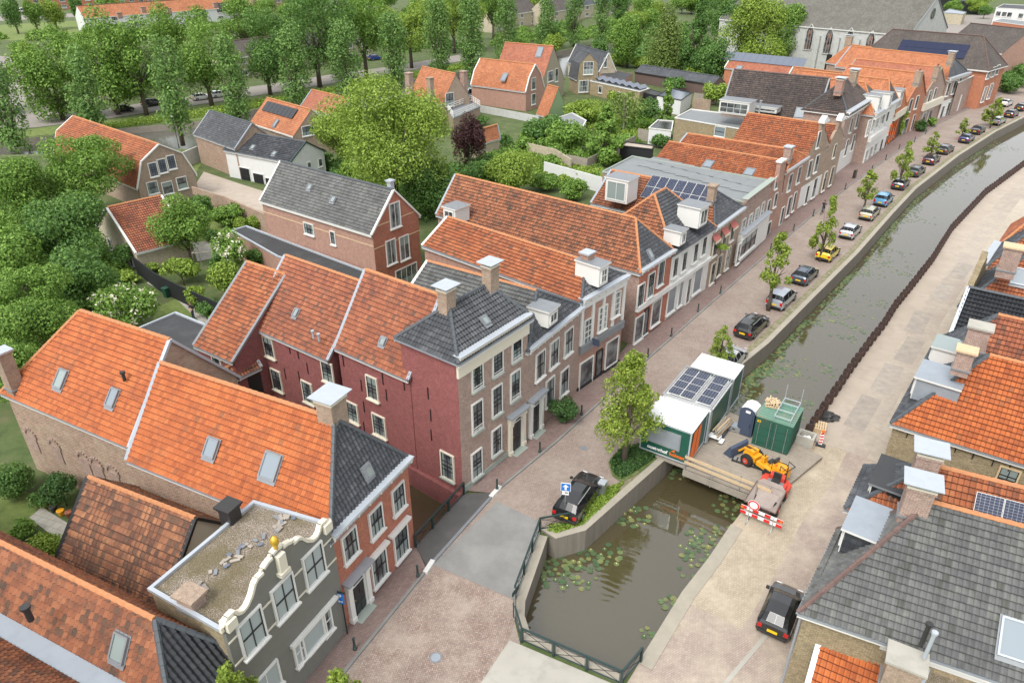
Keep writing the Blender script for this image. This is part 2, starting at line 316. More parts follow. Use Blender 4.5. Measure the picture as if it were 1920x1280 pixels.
# ------------------------------------------------------------------ mesh helpers
COL = sc.collection
class MB:
    def __init__(s): s.v = []; s.f = []; s.m = []; s.uv = []; s.mats = []
    def mi(s, name):
        if name not in s.mats: s.mats.append(name)
        return s.mats.index(name)
    def face(s, pts, mat, uv=None):
        b = len(s.v); s.v += [tuple(p) for p in pts]; s.f.append(tuple(range(b, b+len(pts)))); s.m.append(s.mi(mat)); s.uv.append(uv)
    def solid(s, bot, top, mat, topmat=None, caps=True):     # two matching rings
        n = len(bot); b = len(s.v); s.v += [tuple(p) for p in bot]+[tuple(p) for p in top]
        k = s.mi(mat); kt = s.mi(topmat or mat)
        for i in range(n):
            j = (i+1) % n; s.f.append((b+i, b+j, b+n+j, b+n+i)); s.m.append(k); s.uv.append(None)
        if caps:
            s.f.append(tuple(b+n+i for i in range(n))); s.m.append(kt); s.uv.append(None)
            s.f.append(tuple(b+i for i in reversed(range(n)))); s.m.append(k); s.uv.append(None)
    def prism(s, poly, z0, z1, mat, topmat=None):
        if area(poly) < 0: poly = poly[::-1]
        s.solid([(p[0], p[1], z0) for p in poly], [(p[0], p[1], z1) for p in poly], mat, topmat)
    def box(s, c, size, mat, ang=0.0, M=None, topmat=None):
        x, y, z = size[0]/2, size[1]/2, size[2]/2
        M2 = (M or Matrix()) @ Matrix.Translation(c) @ Matrix.Rotation(ang, 4, 'Z')
        q = [M2 @ Vector(p) for p in ((-x, -y, -z), (x, -y, -z), (x, y, -z), (-x, y, -z), (-x, -y, z), (x, -y, z), (x, y, z), (-x, y, z))]
        s.solid(q[:4], q[4:], mat, topmat)
    def bar(s, a, b, wd, ht, mat, up=Vector((0, 0, 1))):
        a, b = Vector(a), Vector(b); d = (b-a).normalized(); r = d.cross(up)
        r = r.normalized() if r.length > 1e-4 else Vector((1, 0, 0)); u = r.cross(d).normalized()
        r = r*wd/2; u = u*ht/2
        s.solid([a-r-u, a+r-u, a+r+u, a-r+u][::1], [b-r-u, b+r-u, b+r+u, b-r+u], mat)
    def tube(s, pts, rad, mat, n=8):
        pts = [Vector(p) for p in pts]; rads = rad if isinstance(rad, (list, tuple)) else [rad]*len(pts)
        rings = []
        for i, p in enumerate(pts):
            d = (pts[min(i+1, len(pts)-1)]-pts[max(i-1, 0)]).normalized()
            a = d.cross(Vector((0, 0, 1)));
            if a.length < .05: a = d.cross(Vector((0, 1, 0)))
            a.normalize(); c = a.cross(d)
            rings.append([p+(a*math.cos(2*math.pi*k/n)+c*math.sin(2*math.pi*k/n))*rads[i] for k in range(n)])
        b = len(s.v); km = s.mi(mat)
        for r in rings: s.v += [tuple(q) for q in r]
        for i in range(len(rings)-1):
            for k in range(n):
                j = (k+1) % n; s.f.append((b+i*n+k, b+i*n+j, b+(i+1)*n+j, b+(i+1)*n+k)); s.m.append(km); s.uv.append(None)
        s.f.append(tuple(b+k for k in reversed(range(n)))); s.m.append(km); s.uv.append(None)
        s.f.append(tuple(b+(len(rings)-1)*n+k for k in range(n))); s.m.append(km); s.uv.append(None)
    def disc(s, c, r, z0, z1, mat, n=16, ry=None):
        s.prism([(c[0]+r*math.cos(2*math.pi*k/n), c[1]+(ry or r)*math.sin(2*math.pi*k/n)) for k in range(n)], z0, z1, mat)
    def tiles(s, poly, mat, seg=4, tu=.25, tv=.33, amp=.075, lift=.075, updir=None):
        poly = [Vector(p) for p in poly]
        n = Vector((0, 0, 0))
        for i in range(len(poly)):
            a, b_ = poly[i], poly[(i+1) % len(poly)]; n += a.cross(b_)
        if n.length < 1e-6: return
        n.normalize()
        if n.z < 0: n = -n; poly = poly[::-1]
        t = Vector((-n.y, n.x, 0)); t.normalize(); u = n.cross(t).normalized()
        if u.z < 0: u = -u; t = -t
        o = min(poly, key=lambda p: p.z)
        us = [(p-o).dot(t) for p in poly]; vs = [(p-o).dot(u) for p in poly]
        u0, u1, v0, v1 = min(us), max(us), min(vs), max(vs)
        if not seg:
            s.face(poly, mat, [(a+500, b+500) for a, b in zip(us, vs)]); return
        nu = int((u1-u0)/tu*seg)+2; nv = int((v1-v0)/tv)+1
        prof = {4: (0, .55, 1, .45), 3: (0, 1, .5), 2: (0, 1)}[seg]
        bm = bmesh.new(); uvl = bm.loops.layers.uv.new('UVMap')
        rows = []
        for r in range(nv):
            for e in (0, 1):
                row = []
                vv = v0+(r+e)*tv
                h = lift if e == 0 else 0
                for c in range(nu):
                    uu = u0+c*tu/seg
                    row.append(bm.verts.new(o+t*uu+u*vv+n*(h+amp*prof[c % seg])))
                rows.append(row)
        L = uvl
        for k in range(len(rows)-1):
            r = k//2
            for c in range(nu-1):
                f = bm.faces.new((rows[k][c], rows[k][c+1], rows[k+1][c+1], rows[k+1][c]))
                va = (r+.02)*tv if k % 2 == 0 else (r+1.02)*tv
                vb = (r+.98)*tv if k % 2 == 0 else (r+1.04)*tv
                ua, ub = u0+c*tu/seg, u0+(c+1)*tu/seg
                ub -= .002
                for lp, q in zip(f.loops, ((ua, va), (ub, va), (ub, vb), (ua, vb))): lp[L].uv = (q[0]+500, q[1]+500)
        m = len(poly); ctr = sum(poly, Vector())/m
        for i in range(m):
            a, b_ = poly[i], poly[(i+1) % m]
            if (b_-a).length < .01: continue
            pn = (b_-a).cross(n).normalized()
            if (ctr-a).dot(pn) > 0: pn = -pn
            bmesh.ops.bisect_plane(bm, geom=bm.verts[:]+bm.edges[:]+bm.faces[:], plane_co=a, plane_no=pn, clear_outer=True, dist=1e-5)
        sag = .05 if seg >= 3 else 0; ul, vl_ = max(u1-u0, .1), max(v1-v0, .1)
        for v in bm.verts:
            a_ = ((v.co-o).dot(t)-u0)/ul; b_2 = (v.co-o).dot(u)/vl_
            v.co -= n*sag*(math.sin(math.pi*min(1, max(0, a_)))*.8*math.sin(math.pi*min(1, max(0, b_2)))+.35*math.sin(a_*9+b_2*5)*math.sin(math.pi*min(1, max(0, b_2))))
        k = s.mi(mat); base = len(s.v); idx = {}
        for i, v in enumerate(bm.verts): idx[v] = base+i; s.v.append(tuple(v.co))
        for f in bm.faces:
            s.f.append(tuple(idx[v] for v in f.verts)); s.m.append(k); s.uv.append([tuple(lp[L].uv) for lp in f.loops])
        bm.free()
    def mesh(s, name, off=(0, 0, 0), smooth=False):
        me = bpy.data.meshes.new(name)
        V = np.array(s.v, dtype=np.float32).reshape(-1, 3)-np.array(off, dtype=np.float32)
        me.from_pydata(V.tolist(), [], s.f)
        for m in s.mats: me.materials.append(MAT[m])
        me.polygons.foreach_set('material_index', s.m)
        uvl = me.uv_layers.new(name='UVMap'); buf = []
        W3 = np.array(s.v, dtype=np.float64).reshape(-1, 3)
        for f, uv in zip(s.f, s.uv):
            if uv is None:
                p = W3[list(f)]; a = np.cross(p[1]-p[0], p[2]-p[0])
                if len(f) > 3: a = a+np.cross(p[2]-p[0], p[3]-p[0])
                l = np.linalg.norm(a); a = a/l if l > 1e-12 else np.array((0, 0, 1.))
                if abs(a[2]) > .97: buf += [(q[0], q[1]) for q in p]
                else:
                    t = np.array((-a[1], a[0], 0)); t /= np.linalg.norm(t); u = np.cross(a, t)
                    buf += [(q@t, q@u) for q in p]
            else: buf += uv
        uvl.data.foreach_set('uv', np.array(buf, dtype=np.float32).ravel())
        if smooth: me.polygons.foreach_set('use_smooth', [True]*len(me.polygons))
        me.update(); return me
def area(p): return sum(p[i][0]*p[(i+1) % len(p)][1]-p[(i+1) % len(p)][0]*p[i][1] for i in range(len(p)))/2
def link(name, me, parent=None, loc=(0, 0, 0)):
    o = bpy.data.objects.new(name, me); COL.objects.link(o); o.location = loc
    if parent: o.parent = parent
    return o
def tag(o, label=None, cat=None, group=None, kind=None):
    if label: o['label'] = label
    if cat: o['category'] = cat
    if group: o['group'] = group
    if kind: o['kind'] = kind
    return o
def thing(name, label, cat, loc=(0, 0, 0), rz=0, group=None):
    o = bpy.data.objects.new(name, None); COL.objects.link(o); o.location = loc; o.rotation_euler = (0, 0, rz)
    o.empty_display_size = .3
    return tag(o, label, cat, group)
def part(mb, name, parent, off=None, smooth=False, label=None):   # geometry given in world coordinates
    off = off if off is not None else tuple(parent.location)
    o = link(name, mb.mesh(name, off, smooth), parent)
    if label: o['label'] = label
    return o
def solo(mb, name, label, cat, base, group=None, smooth=False):   # a thing of one mesh
    o = link(name, mb.mesh(name, base, smooth), None, base); return tag(o, label, cat, group)
def struct(mb, name): o = link(name, mb.mesh(name)); o['kind'] = 'structure'; return o
def copy_tree(o, loc, rz, scale=None, label=None, group=None, parent=None):
    c = o.copy(); COL.objects.link(c)
    if parent is None:
        c.location = loc; c.rotation_euler = (0, 0, rz)
        if scale is not None: c.scale = scale
        if label: c['label'] = label
        if group: c['group'] = group
    else: c.parent = parent
    for ch in o.children: copy_tree(ch, None, None, parent=c)
    return c
# ------------------------------------------------------------------ windows and doors
WLIB = {}
def window_meshes(w, h, nx, ny, frame, glass, top, sill, curtain, out=.06):
    key = (round(w, 1), round(h, 1), nx, ny, frame, glass, top, sill, curtain)
    if key in WLIB: return WLIB[key]
    w, h = key[0], key[1]; fr = .10 if frame != 'none' else .04
    g = MB(); g.face([(-w/2+fr, .03, -h/2+fr), (w/2-fr, .03, -h/2+fr), (w/2-fr, .03, h/2-fr), (-w/2+fr, .03, h/2-fr)], glass)
    if curtain == 'sides':
        for sx in (-1, 1):
            cw = w*.17; x = sx*(w/2-fr-cw/2); g.face([(x-cw/2, .034, -h/2+fr), (x+cw/2, .034, -h/2+fr), (x+cw/2, .034, h/2-fr), (x-cw/2, .034, h/2-fr)], 'glass_milky')
    if curtain == 'blind': g.face([(-w/2+fr, .034, h*.12), (w/2-fr, .034, h*.12), (w/2-fr, .034, h/2-fr), (-w/2+fr, .034, h/2-fr)], 'glass_milky')
    if curtain == 'low': g.face([(-w/2+fr, .034, -h/2+fr), (w/2-fr, .034, -h/2+fr), (w/2-fr, .034, -h*.05), (-w/2+fr, .034, -h*.05)], 'glass_milky')
    gm = g.mesh('window')
    f = MB()
    for sx in (-1, 1): f.box((sx*(w/2-fr/2), out/2, 0), (fr, out+.06, h), frame)
    f.box((0, out/2, h/2-fr/2), (w-2*fr, out+.05, fr), frame); f.box((0, out/2, -h/2+fr/2), (w-2*fr, out+.05, fr), frame)
    inner = frame if top != 'dark' else 'paint_black'
    t = .045
    for i in range(1, nx): f.box((-w/2+fr+(w-2*fr)*i/nx, .045, 0), (t, .04, h-2*fr), inner)
    for j in range(1, ny): f.box((0, .047, -h/2+fr+(h-2*fr)*j/ny), (w-2*fr, .04, t), inner)
    if top == 'dark':
        for sx in (-1, 1): f.box((sx*(w/2-fr-.02), .049, 0), (.05, .04, h-2*fr), inner)
        f.box((0, .05, 0), (w-2*fr-.1, .05, .07), inner)
    fm = f.mesh('window_frame')
    sm = None
    if sill:
        s = MB(); s.box((0, .08, -h/2-.05), (w+.12, .22, .10), sill); sm = s.mesh('window_sill')
    WLIB[key] = (gm, fm, sm); return WLIB[key]
def add_window(th, pos, nrm, w, h, nx=2, ny=3, frame='paint_white', glass='glass', top='dark', sill='paint_white', curtain='', name='window', label=None):
    if glass == 'glass' and name == 'window' and nx*ny > 1: curtain = ['', 'sides', 'low', 'blind', 'sides', 'low'][int(abs(pos[0]*37.3+pos[1]*11.7+pos[2]*5.1)) % 6]
    gm, fm, sm = window_meshes(w, h, nx, ny, frame, glass, top, sill, curtain)
    o = link(name, gm, th, Vector(pos)-th.location); rz = math.atan2(nrm[1], nrm[0])-math.pi/2
    o.rotation_euler = (0, 0, rz); link('window_frame', fm, o)
    if sm: link('window_sill', sm, o)
    if label: o['label'] = label
    return o
def add_door(th, pos, nrm, w, h, door='door_dark', frame='paint_white', portal=0, cream='paint_white', light=True, step=True):
    rz = math.atan2(nrm[1], nrm[0])-math.pi/2
    tl = .35 if light else 0
    d = MB(); d.box((0, .03, -tl/2), (w-.2, .06, h-.1-tl), door)
    for sx in (-1, 1):
        for zz in (-.27, .22): d.box((sx*w*.18, .07, zz*h-tl/2), (w*.24, .02, h*.3), door)
    o = link('door', d.mesh('door'), th, Vector(pos)-th.location); o.rotation_euler = (0, 0, rz)
    f = MB()
    for sx in (-1, 1): f.box((sx*(w/2-.05), .05, 0), (.10, .14, h), frame)
    f.box((0, .05, h/2-.05), (w-.2, .13, .10), frame)
    if light:
        f.box((0, .045, h/2-.1-tl), (w-.2, .12, .06), frame); f.box((0, .02, h/2-.1-tl/2), (w-.2, .04, tl-.06), 'glass')
    link('door_frame', f.mesh('door_frame'), o)
    hh = MB(); hh.box((w*.33, .10, -.1), (.05, .08, .05), 'gold'); link('door_handle', hh.mesh('door_handle'), o)
    if portal:
        p = MB()
        for sx in (-1, 1):
            p.box((sx*(w/2+.17), .09, -.02), (.30, .24, h+.02), cream); p.box((sx*(w/2+.17), .12, h/2-.1), (.38, .34, .16), cream)
            p.box((sx*(w/2+.17), .12, -h/2+.15), (.36, .3, .3), cream)
        p.box((0, .12, h/2+.17), (w+.7, .3, .34), cream); p.box((0, .22, h/2+.40), (w+1.0, .55, .12), 'zinc')
        if portal == 2:
            for k in range(9):
                a = math.pi*k/8; p.box((math.cos(a)*(w/2+.02), .14, h/2-.45+math.sin(a)*.5), (.2, .2, .16), cream)
        link('portal', p.mesh('portal'), o)
    if step:
        s = MB(); s.box((0, .3, -h/2-.06), (w+.2, .6, .12), 'stone_sill'); link('doorstep', s.mesh('doorstep'), o)
    return o
# ------------------------------------------------------------------ roof furniture
def chimney(th, px, py, ztop, w=.9, d=.7, h=2.2, ang=0, mat='brick_brown', cap='plate', capmat='zinc_bright', pot=False):
    p = P(px, py, ztop); m = MB(); a = R_(ang)
    m.box((p.x, p.y, ztop-.35-h/2), (w, d, h), mat, a)
    m.box((p.x, p.y, ztop-.35-h+.25*h), (w+.14, d+.14, .10), 'lead', a)
    m.box((p.x, p.y, ztop-.42), (w+.12, d+.12, .10), mat, a)
    o = part(m, 'chimney', th)
    c = MB()
    if cap == 'plate':
        c.box((p.x, p.y, ztop-.29), (w+.1, d+.1, .12), 'paint_cream', a); c.box((p.x, p.y, ztop-.14), (w*.8, d*.8, .2), 'paint_black', a)
        c.box((p.x, p.y, ztop-.02), (w+.5, d+.5, .05), capmat, a)
    elif cap == 'slab': c.box((p.x, p.y, ztop-.29), (w+.25, d+.25, .12), capmat, a)
    else:
        for k in (-.22, .22): c.tube([(p.x+k*w*math.cos(a), p.y+k*w*math.sin(a), ztop-.4), (p.x+k*w*math.cos(a), p.y+k*w*math.sin(a), ztop)], .1, 'tile_red')
    link('chimney_cap', c.mesh('chimney_cap', tuple(th.location)), o)
    return o
def pipe(th, px, py, z, h=.7, r=.06, mat='zinc', name='vent_pipe', cap=True):
    p = P(px, py, z); m = MB(); m.tube([(p.x, p.y, z-h), (p.x, p.y, z)], r, mat)
    if cap: m.tube([(p.x, p.y, z), (p.x, p.y, z+.12)], r*1.6, mat)
    return part(m, name, th)
def onplane(px, py, p0, n):
    r = Vector(ray(px, py)); c = Vector((0, 0, CH)); t = (p0-c).dot(n)/r.dot(n); return c+r*t
def skylight(th, px, py, face, w=.8, h=1.1, glass='glass_sky', frame='lead', name='skylight', lift=.17):
    pts = [Vector(p) for p in face]; n = (pts[1]-pts[0]).cross(pts[2]-pts[0]).normalized()
    if n.z < 0: n = -n
    c = onplane(px, py, pts[0], n); t = Vector((-n.y, n.x, 0)).normalized(); u = n.cross(t)
    if u.z < 0: u = -u; t = -t
    M = Matrix.Translation(c+n*lift) @ Matrix((t, u, n)).transposed().to_4x4()
    g = MB(); g.box((0, 0, 0), (w-.16, h-.16, .05), glass, M=M); o = part(g, name, th)
    f = MB()
    for sx in (-1, 1): f.box((sx*(w/2-.04), 0, 0), (.08, h, .14), frame, M=M)
    for sy in (-1, 1): f.box((0, sy*(h/2-.04), 0), (w-.16, .08, .14), frame, M=M)
    f.box((0, -h/2-.1, -.06), (w+.1, .22, .03), 'lead', M=M)
    f.box((0, 0, -.075), (w+.12, h+.1, .04), 'lead', M=M)
    link(name+'_frame', f.mesh(name+'_frame', tuple(th.location)), o); return o
def solar(th, px, py, face, nx, ny, pw=1.0, ph=1.65, mat='panel_blue', line='paint_white', gap=.02, cells=True, skew=0):
    pts = [Vector(p) for p in face]; n = (pts[1]-pts[0]).cross(pts[2]-pts[0]).normalized()
    if n.z < 0: n = -n
    c = onplane(px, py, pts[0], n); t = Vector((-n.y, n.x, 0)).normalized(); u = n.cross(t)
    if u.z < 0: u = -u; t = -t
    M0 = Matrix.Translation(c+n*.16) @ Matrix((t, u, n)).transposed().to_4x4()
    for i in range(nx):
        for j in range(ny):
            x, y = (i-(nx-1)/2)*(pw+gap), (j-(ny-1)/2)*(ph+gap)
            m = MB(); m.box((x, y, 0), (pw, ph, .04), line, M=M0); m.box((x, y, .015), (pw-.05, ph-.05, .04), mat, M=M0)
            if cells:
                for k in range(1, 6): m.box((x-pw/2+pw*k/6, y, .037), (.008, ph-.06, .004), 'zinc', M=M0)
                for k in range(1, 10): m.box((x, y-ph/2+ph*k/10, .036), (pw-.06, .008, .004), 'zinc', M=M0)
            part(m, 'solar_panel', th)
def dormer(th, px, py, z, nrm, w=1.3, h=1.5, d=1.8, roof='lead', wall='paint_white', nx=2, ny=1, pitched=False, overhang=.15, glass='glass', side=None, winw=None):
    """front face centre seen at px,py with centre height z"""
    p = P(px, py, z); n = Vector((nrm[0], nrm[1], 0)).normalized(); a = math.atan2(n.y, n.x)-math.pi/2
    M = Matrix.Translation(p) @ Matrix.Rotation(a, 4, 'Z')
    m = MB(); m.box((0, -d/2, 0), (w, d, h), side or wall, M=M); m.box((0, .02, 0), (w-.01, .05, h-.01), wall, M=M)
    o = part(m, 'dormer', th); r = MB()
    if pitched:
        q = [M @ Vector(v) for v in ((-w/2-.15, .2, h/2), (w/2+.15, .2, h/2), (0, .2, h/2+w*.35), (-w/2-.15, -d, h/2), (w/2+.15, -d, h/2), (0, -d, h/2+w*.35))]
        r.solid([q[0], q[1], q[2]], [q[3], q[4], q[5]], roof)
    else: r.box((0, -d/2+overhang/2, h/2+.06), (w+2*overhang, d+overhang*1.5, .12), 'paint_white' if roof != 'bitumen' else 'lead', M=M, topmat=roof)
    link('dormer_roof', r.mesh('dormer_roof', tuple(th.location)), o)
    ww = (winw or w-.35)
    gm, fm, sm = window_meshes(ww, h-.35, nx, ny, wall if wall.startswith('paint') else 'paint_white', glass, 'light', None, '')
    q = link('window', gm, o, M @ Vector((0, .05, 0))-th.location); q.rotation_euler = (0, 0, a)
    link('window_frame', fm, q) if False else None
    f = link('dormer_window_frame', fm, o, M @ Vector((0, .05, 0))-th.location); f.rotation_euler = (0, 0, a)
    return o
# ------------------------------------------------------------------ houses
class House: pass
def anchors(h, wall, items):
    a, b = h.walls[wall]; n = h.nrm[wall]; m = MB()
    for px, py in items:
        s, z = onwall(px, py, a, b); d = (Vector(b)-Vector(a)).normalized(); p = Vector((*a, 0))+Vector((d[0], d[1], 0))*s
        m = MB(); q = Vector((p.x+n[0]*.03, p.y+n[1]*.03, z)); m.bar(q-Vector((0, 0, .45)), q+Vector((0, 0, .45)), .06, .05, 'iron_black', up=Vector((n[0], n[1], 0))); part(m, 'wall_anchor', h.th)
def block(name, label, cat, O, a, b, La, Wb, ze, zr, tile, wall, front=None, hf=0, hr=0, tile_hf=None, tile_hr=None, off=.5, seg=4,
          ov=.22, ovf=.06, ovr=.06, ridge='ridge_orange', hipridge=None, gutter='zinc', verge='zinc', zb=0.0, kink=None, zt=None, fascia='paint_white',
          group=None, tile_q=None, rear=None, vergef=None, tileS=None, gh=.06, far_wall=None):
    """a: axis from front to rear, b: across (t=0 is the side seen). ridge along a at t=off*Wb. hf/hr: hip setbacks."""
    a = Vector((a[0], a[1])).normalized(); b = Vector((b[0], b[1])).normalized(); O = Vector((O[0], O[1]))
    def X(s, t, z=None):
        p = O+a*s+b*t
        return Vector((p.x, p.y)) if z is None else Vector((p.x, p.y, z))
    h = House(); c = X(La/2, Wb/2); h.th = th = thing(name, label, cat, (c.x, c.y, 0), 0, group); h.X = X; h.ze = ze; h.zr = zr; h.La = La; h.Wb = Wb
    na, nb = Vector((a.x, a.y)), Vector((b.x, b.y))
    perp = lambda d, ref: (lambda q: q if q.dot(ref) > 0 else -q)(Vector((-d.y, d.x)))
    h.nrm = {'S': perp(a, -b), 'F': perp(b, -a), 'Q': perp(a, b), 'R': perp(b, a)}
    h.walls = {'F': (X(0, 0), X(0, Wb)), 'S': (X(0, 0), X(La, 0)), 'Q': (X(0, Wb), X(La, Wb)), 'R': (X(La, 0), X(La, Wb))}
    tm = off*Wb
    def wq(p, q, mat, mb, top=ze):
        mb.face([(p.x, p.y, zb), (q.x, q.y, zb), (q.x, q.y, top), (p.x, p.y, top)], mat)
    m = MB()
    cs = [X(0, 0), X(La, 0), X(La, Wb), X(0, Wb)]
    wq(cs[0], cs[1], wall, m); wq(cs[2], cs[3], far_wall or wall, m); wq(cs[1], cs[2], rear or wall, m)
    if hr == 0:
        if kink: m.face([X(La, 0, ze), X(La, kink[0]*Wb, kink[1]), X(La, tm, zr-.05), X(La, (1-kink[0])*Wb, kink[1]), X(La, Wb, ze)], rear or wall)
        else: m.face([X(La, 0, ze), X(La, Wb, ze), X(La, tm, zr-.05)], rear or wall)
    f = m if not front else MB()
    wq(cs[3], cs[0], front or wall, f)
    if hf == 0 and zr > ze+.05:
        if kink: f.face([X(0, 0, ze), X(0, kink[0]*Wb, kink[1]), X(0, tm, zr-.05), X(0, (1-kink[0])*Wb, kink[1]), X(0, Wb, ze)], front or wall)
        else: f.face([X(0, 0, ze), X(0, Wb, ze), X(0, tm, zr-.05)], front or wall)
    part(m, 'wall', th)
    if front: part(f, 'front_wall', th)
    # roof
    so, to = -ovf, -ov
    sl1 = (zr-ze)/tm if tm else 0; sl2 = (zr-ze)/(Wb-tm) if Wb-tm else 0
    zS, zQ = ze-sl1*ov, ze-sl2*ov
    hfz = (zr-ze)/hf*(ov*.8) if hf else 0
    A0 = X(-ovf if not hf else -ov*.8, -ov, zS); B0 = X(La+(ovr if not hr else ov*.8), -ov, zS)
    A1 = X(-ovf if not hf else -ov*.8, Wb+ov, zQ); B1 = X(La+(ovr if not hr else ov*.8), Wb+ov, zQ)
    Rf, Rr = X(hf if hf else -ovf, tm, zr), X(La-hr if hr else La+ovr, tm, zr)
    r = MB(); D = Vector((0, 0, .06))
    if kink:
        k0, kz = kink; Kf0, Kr0 = X(-ovf, k0*Wb, kz), X(La+ovr, k0*Wb, kz); Kf1, Kr1 = X(-ovf, (1-k0)*Wb, kz), X(La+ovr, (1-k0)*Wb, kz)
        h.S = [Kf0, Kr0, Rr, Rf]; h.Q = [Kf1, Kr1, Rr, Rf]; h.SL = [A0, B0, Kr0, Kf0]
        for q in (h.S, h.SL, [A1, B1, Kr1, Kf1], h.Q): r.tiles(q, tile, seg)
    else:
        h.S = [A0, B0, Rr, Rf]; h.Q = [A1, B1, Rr, Rf]
        r.tiles(h.S, tileS or tile, seg); r.tiles(h.Q, tile_q or tile, seg if (zr-ze) < 3*ov+9 else 0)
    h.F = [A0, A1, Rf]; h.Rr = [B0, B1, Rr]
    if hf and (tile_hf is None): r.tiles(h.F, tile, seg)
    if hr and (tile_hr is None): r.tiles(h.Rr, tile, seg)
    h.roof = part(r, 'roof', th)
    if hf and tile_hf: q = MB(); q.tiles(h.F, tile_hf, seg); part(q, 'hip_roof', th, label='dark slate-coloured hip of the roof')
    if hr and tile_hr: q = MB(); q.tiles(h.Rr, tile_hr, seg); part(q, 'hip_roof', th)
    if ridge:
        rd = MB()
        def rl(p, q, mat):
            L = (q-p).length; k = max(2, int(L/.42)); pts = []; rr = []
            for i in range(k):
                t0, t1 = i/k, (i+1)/k; pts += [p.lerp(q, t0)+D, p.lerp(q, t1-.004)+D]; rr += [.135, .11]
            rd.tube(pts, rr, mat, 6)
        rl(Rf, Rr, ridge)
        if hf:
            for c0 in (A0, A1): rl(c0, Rf, hipridge or ridge)
        if hr:
            for c0 in (B0, B1): rl(c0, Rr, ridge)
        part(rd, 'ridge_tiles', th)
    if gutter:
        g = MB(); e = Vector((0, 0, -.03))
        for p, q in ((A0, B0), (A1, B1)): g = MB(); g.bar(p+e, q+e, .15, .12, gutter); g.bar(p+e*5, q+e*5, .08, .14, fascia); part(g, 'gutter', th)
        if hf: g = MB(); g.bar(A0+e, A1+e, .15, .12, gutter); part(g, 'gutter', th)
        if hr: g = MB(); g.bar(B0+e, B1+e, .15, .12, gutter); part(g, 'gutter', th)
    if verge or vergef:
        v = MB(); e = Vector((0, 0, .05))
        def vl(L, mat, wd=.24):
            for p, q in zip(L, L[1:]): v.bar(p+e, q+e, wd, .16, mat)
        if not hf and (vergef or verge): vl([A0, Kf0, Rf, Kf1, A1] if kink else [A0, Rf, A1], vergef or verge); part(v, 'verge', th); v = MB()
        if not hr and verge: vl([B0, Kr0, Rr, Kr1, B1] if kink else [B0, Rr, B1], verge)
        if v.v: part(v, 'verge', th)
    return h
def from_front(name, label, A, B, ze, R2, R1, D, adir=None, print_=False, zb=0, cat='house', offz=None, hfmin=.5, gable=False, off=.5, zr=None, **kw):
    """A,B photo base corners of the front (near-left, far-right); R2/R1 photo points of the front / rear end of the ridge"""
    A, B = (Vector(P(*A)[:2]) if not isinstance(A, Vector) else A), (Vector(P(*B)[:2]) if not isinstance(B, Vector) else B)
    b = (B-A).normalized(); Wb = (B-A).length
    a = Vector((-b.y, b.x)) if adir is None else Vector((math.cos(R_(adir)), math.sin(R_(adir))))
    M = A+b*Wb*off; s2, z2 = onwall(*R2, M, M+a)
    if R1: s1, z1 = onwall(*R1, M, M+a)
    else: s1, z1 = D, z2
    z = zr or ((z2+z1)/2 if R1 else z2)
    hf = 0 if gable else max(hfmin, s2)
    return block(name, label, cat, A, a, b, D or s1, Wb, ze, z, hf=hf, off=off, zb=zb, **kw)
def from_roof(name, label, R1, R2, E1, E2, ze, zr=None, cat='house', wide=None, hipf=False, hipr=False, **kw):
    """R1,R2 ridge rear/front, E1,E2 visible eave rear/front (photo points)"""
    best = None
    for i in range(0, 900):
        z = zr or ze+.5+i*.01
        r1, r2, e1, e2 = P(*R1, z), P(*R2, z), P(*E1, ze), P(*E2, ze)
        a = Vector(((r1-r2).x, (r1-r2).y)).normalized()
        # blend ridge and eave directions
        a2 = Vector(((e1-e2).x, (e1-e2).y)).normalized(); a = (a+a2).normalized()
        k = abs(((r2-e2) if hipr and not hipf else (r1-e1)).to_2d().dot(a))
        if best is None or k < best[0]: best = (k, z)
        if zr: break
    z = best[1]; r1, r2, e1, e2 = P(*R1, z), P(*R2, z), P(*E1, ze), P(*E2, ze)
    a = ((r1-r2).to_2d().normalized()+(e1-e2).to_2d().normalized()).normalized(); b = Vector((a.y, -a.x))
    if (r1-e1).to_2d().dot(b) < 0: b = -b
    w_ = ((r1-e1).to_2d().dot(b)+(r2-e2).to_2d().dot(b))/2
    if wide: w_ = wide
    F0 = min if True else max
    sf_e, sf_r = e2.to_2d().dot(a), r2.to_2d().dot(a); sr_e, sr_r = e1.to_2d().dot(a), r1.to_2d().dot(a)
    tE = (e1.to_2d().dot(b)+e2.to_2d().dot(b))/2
    sf = sf_e if hipf else (sf_e+sf_r)/2; sr = sr_e if hipr else (sr_e+sr_r)/2
    ov = kw.get('ov', .22); O = a*sf+b*(tE+ov)
    # plane through eave px: drop ze to the wall line
    slope = (z-ze)/w_
    return block(name, label, cat, O, a, b, sr-sf, 2*(w_-ov), ze+slope*ov, z, hf=max(.3, sf_r-sf) if hipf else 0, hr=max(.3, sr-sr_r) if hipr else 0, **kw)
def wins(h, wall, items, **d):
    """items: (px, py, w, h [, overrides])"""
    a, b = h.walls[wall]; n = h.nrm[wall]; dr = (b-a).normalized()
    for it in items:
        px, py, w_, h_ = it[:4]; kw = dict(d); kw.update(it[4] if len(it) > 4 else {})
        s, z = onwall(px, py, a, b); p = a+dr*s
        typ = kw.pop('door', None)
        pos = (p.x+n.x*.02, p.y+n.y*.02, z)
        if typ: add_door(h.th, (pos[0], pos[1], h_/2+.12), n, w_, h_, **{k: v for k, v in kw.items() if k in ('portal', 'cream', 'light', 'door')})
        else: add_window(h.th, pos, n, w_, h_, **kw)
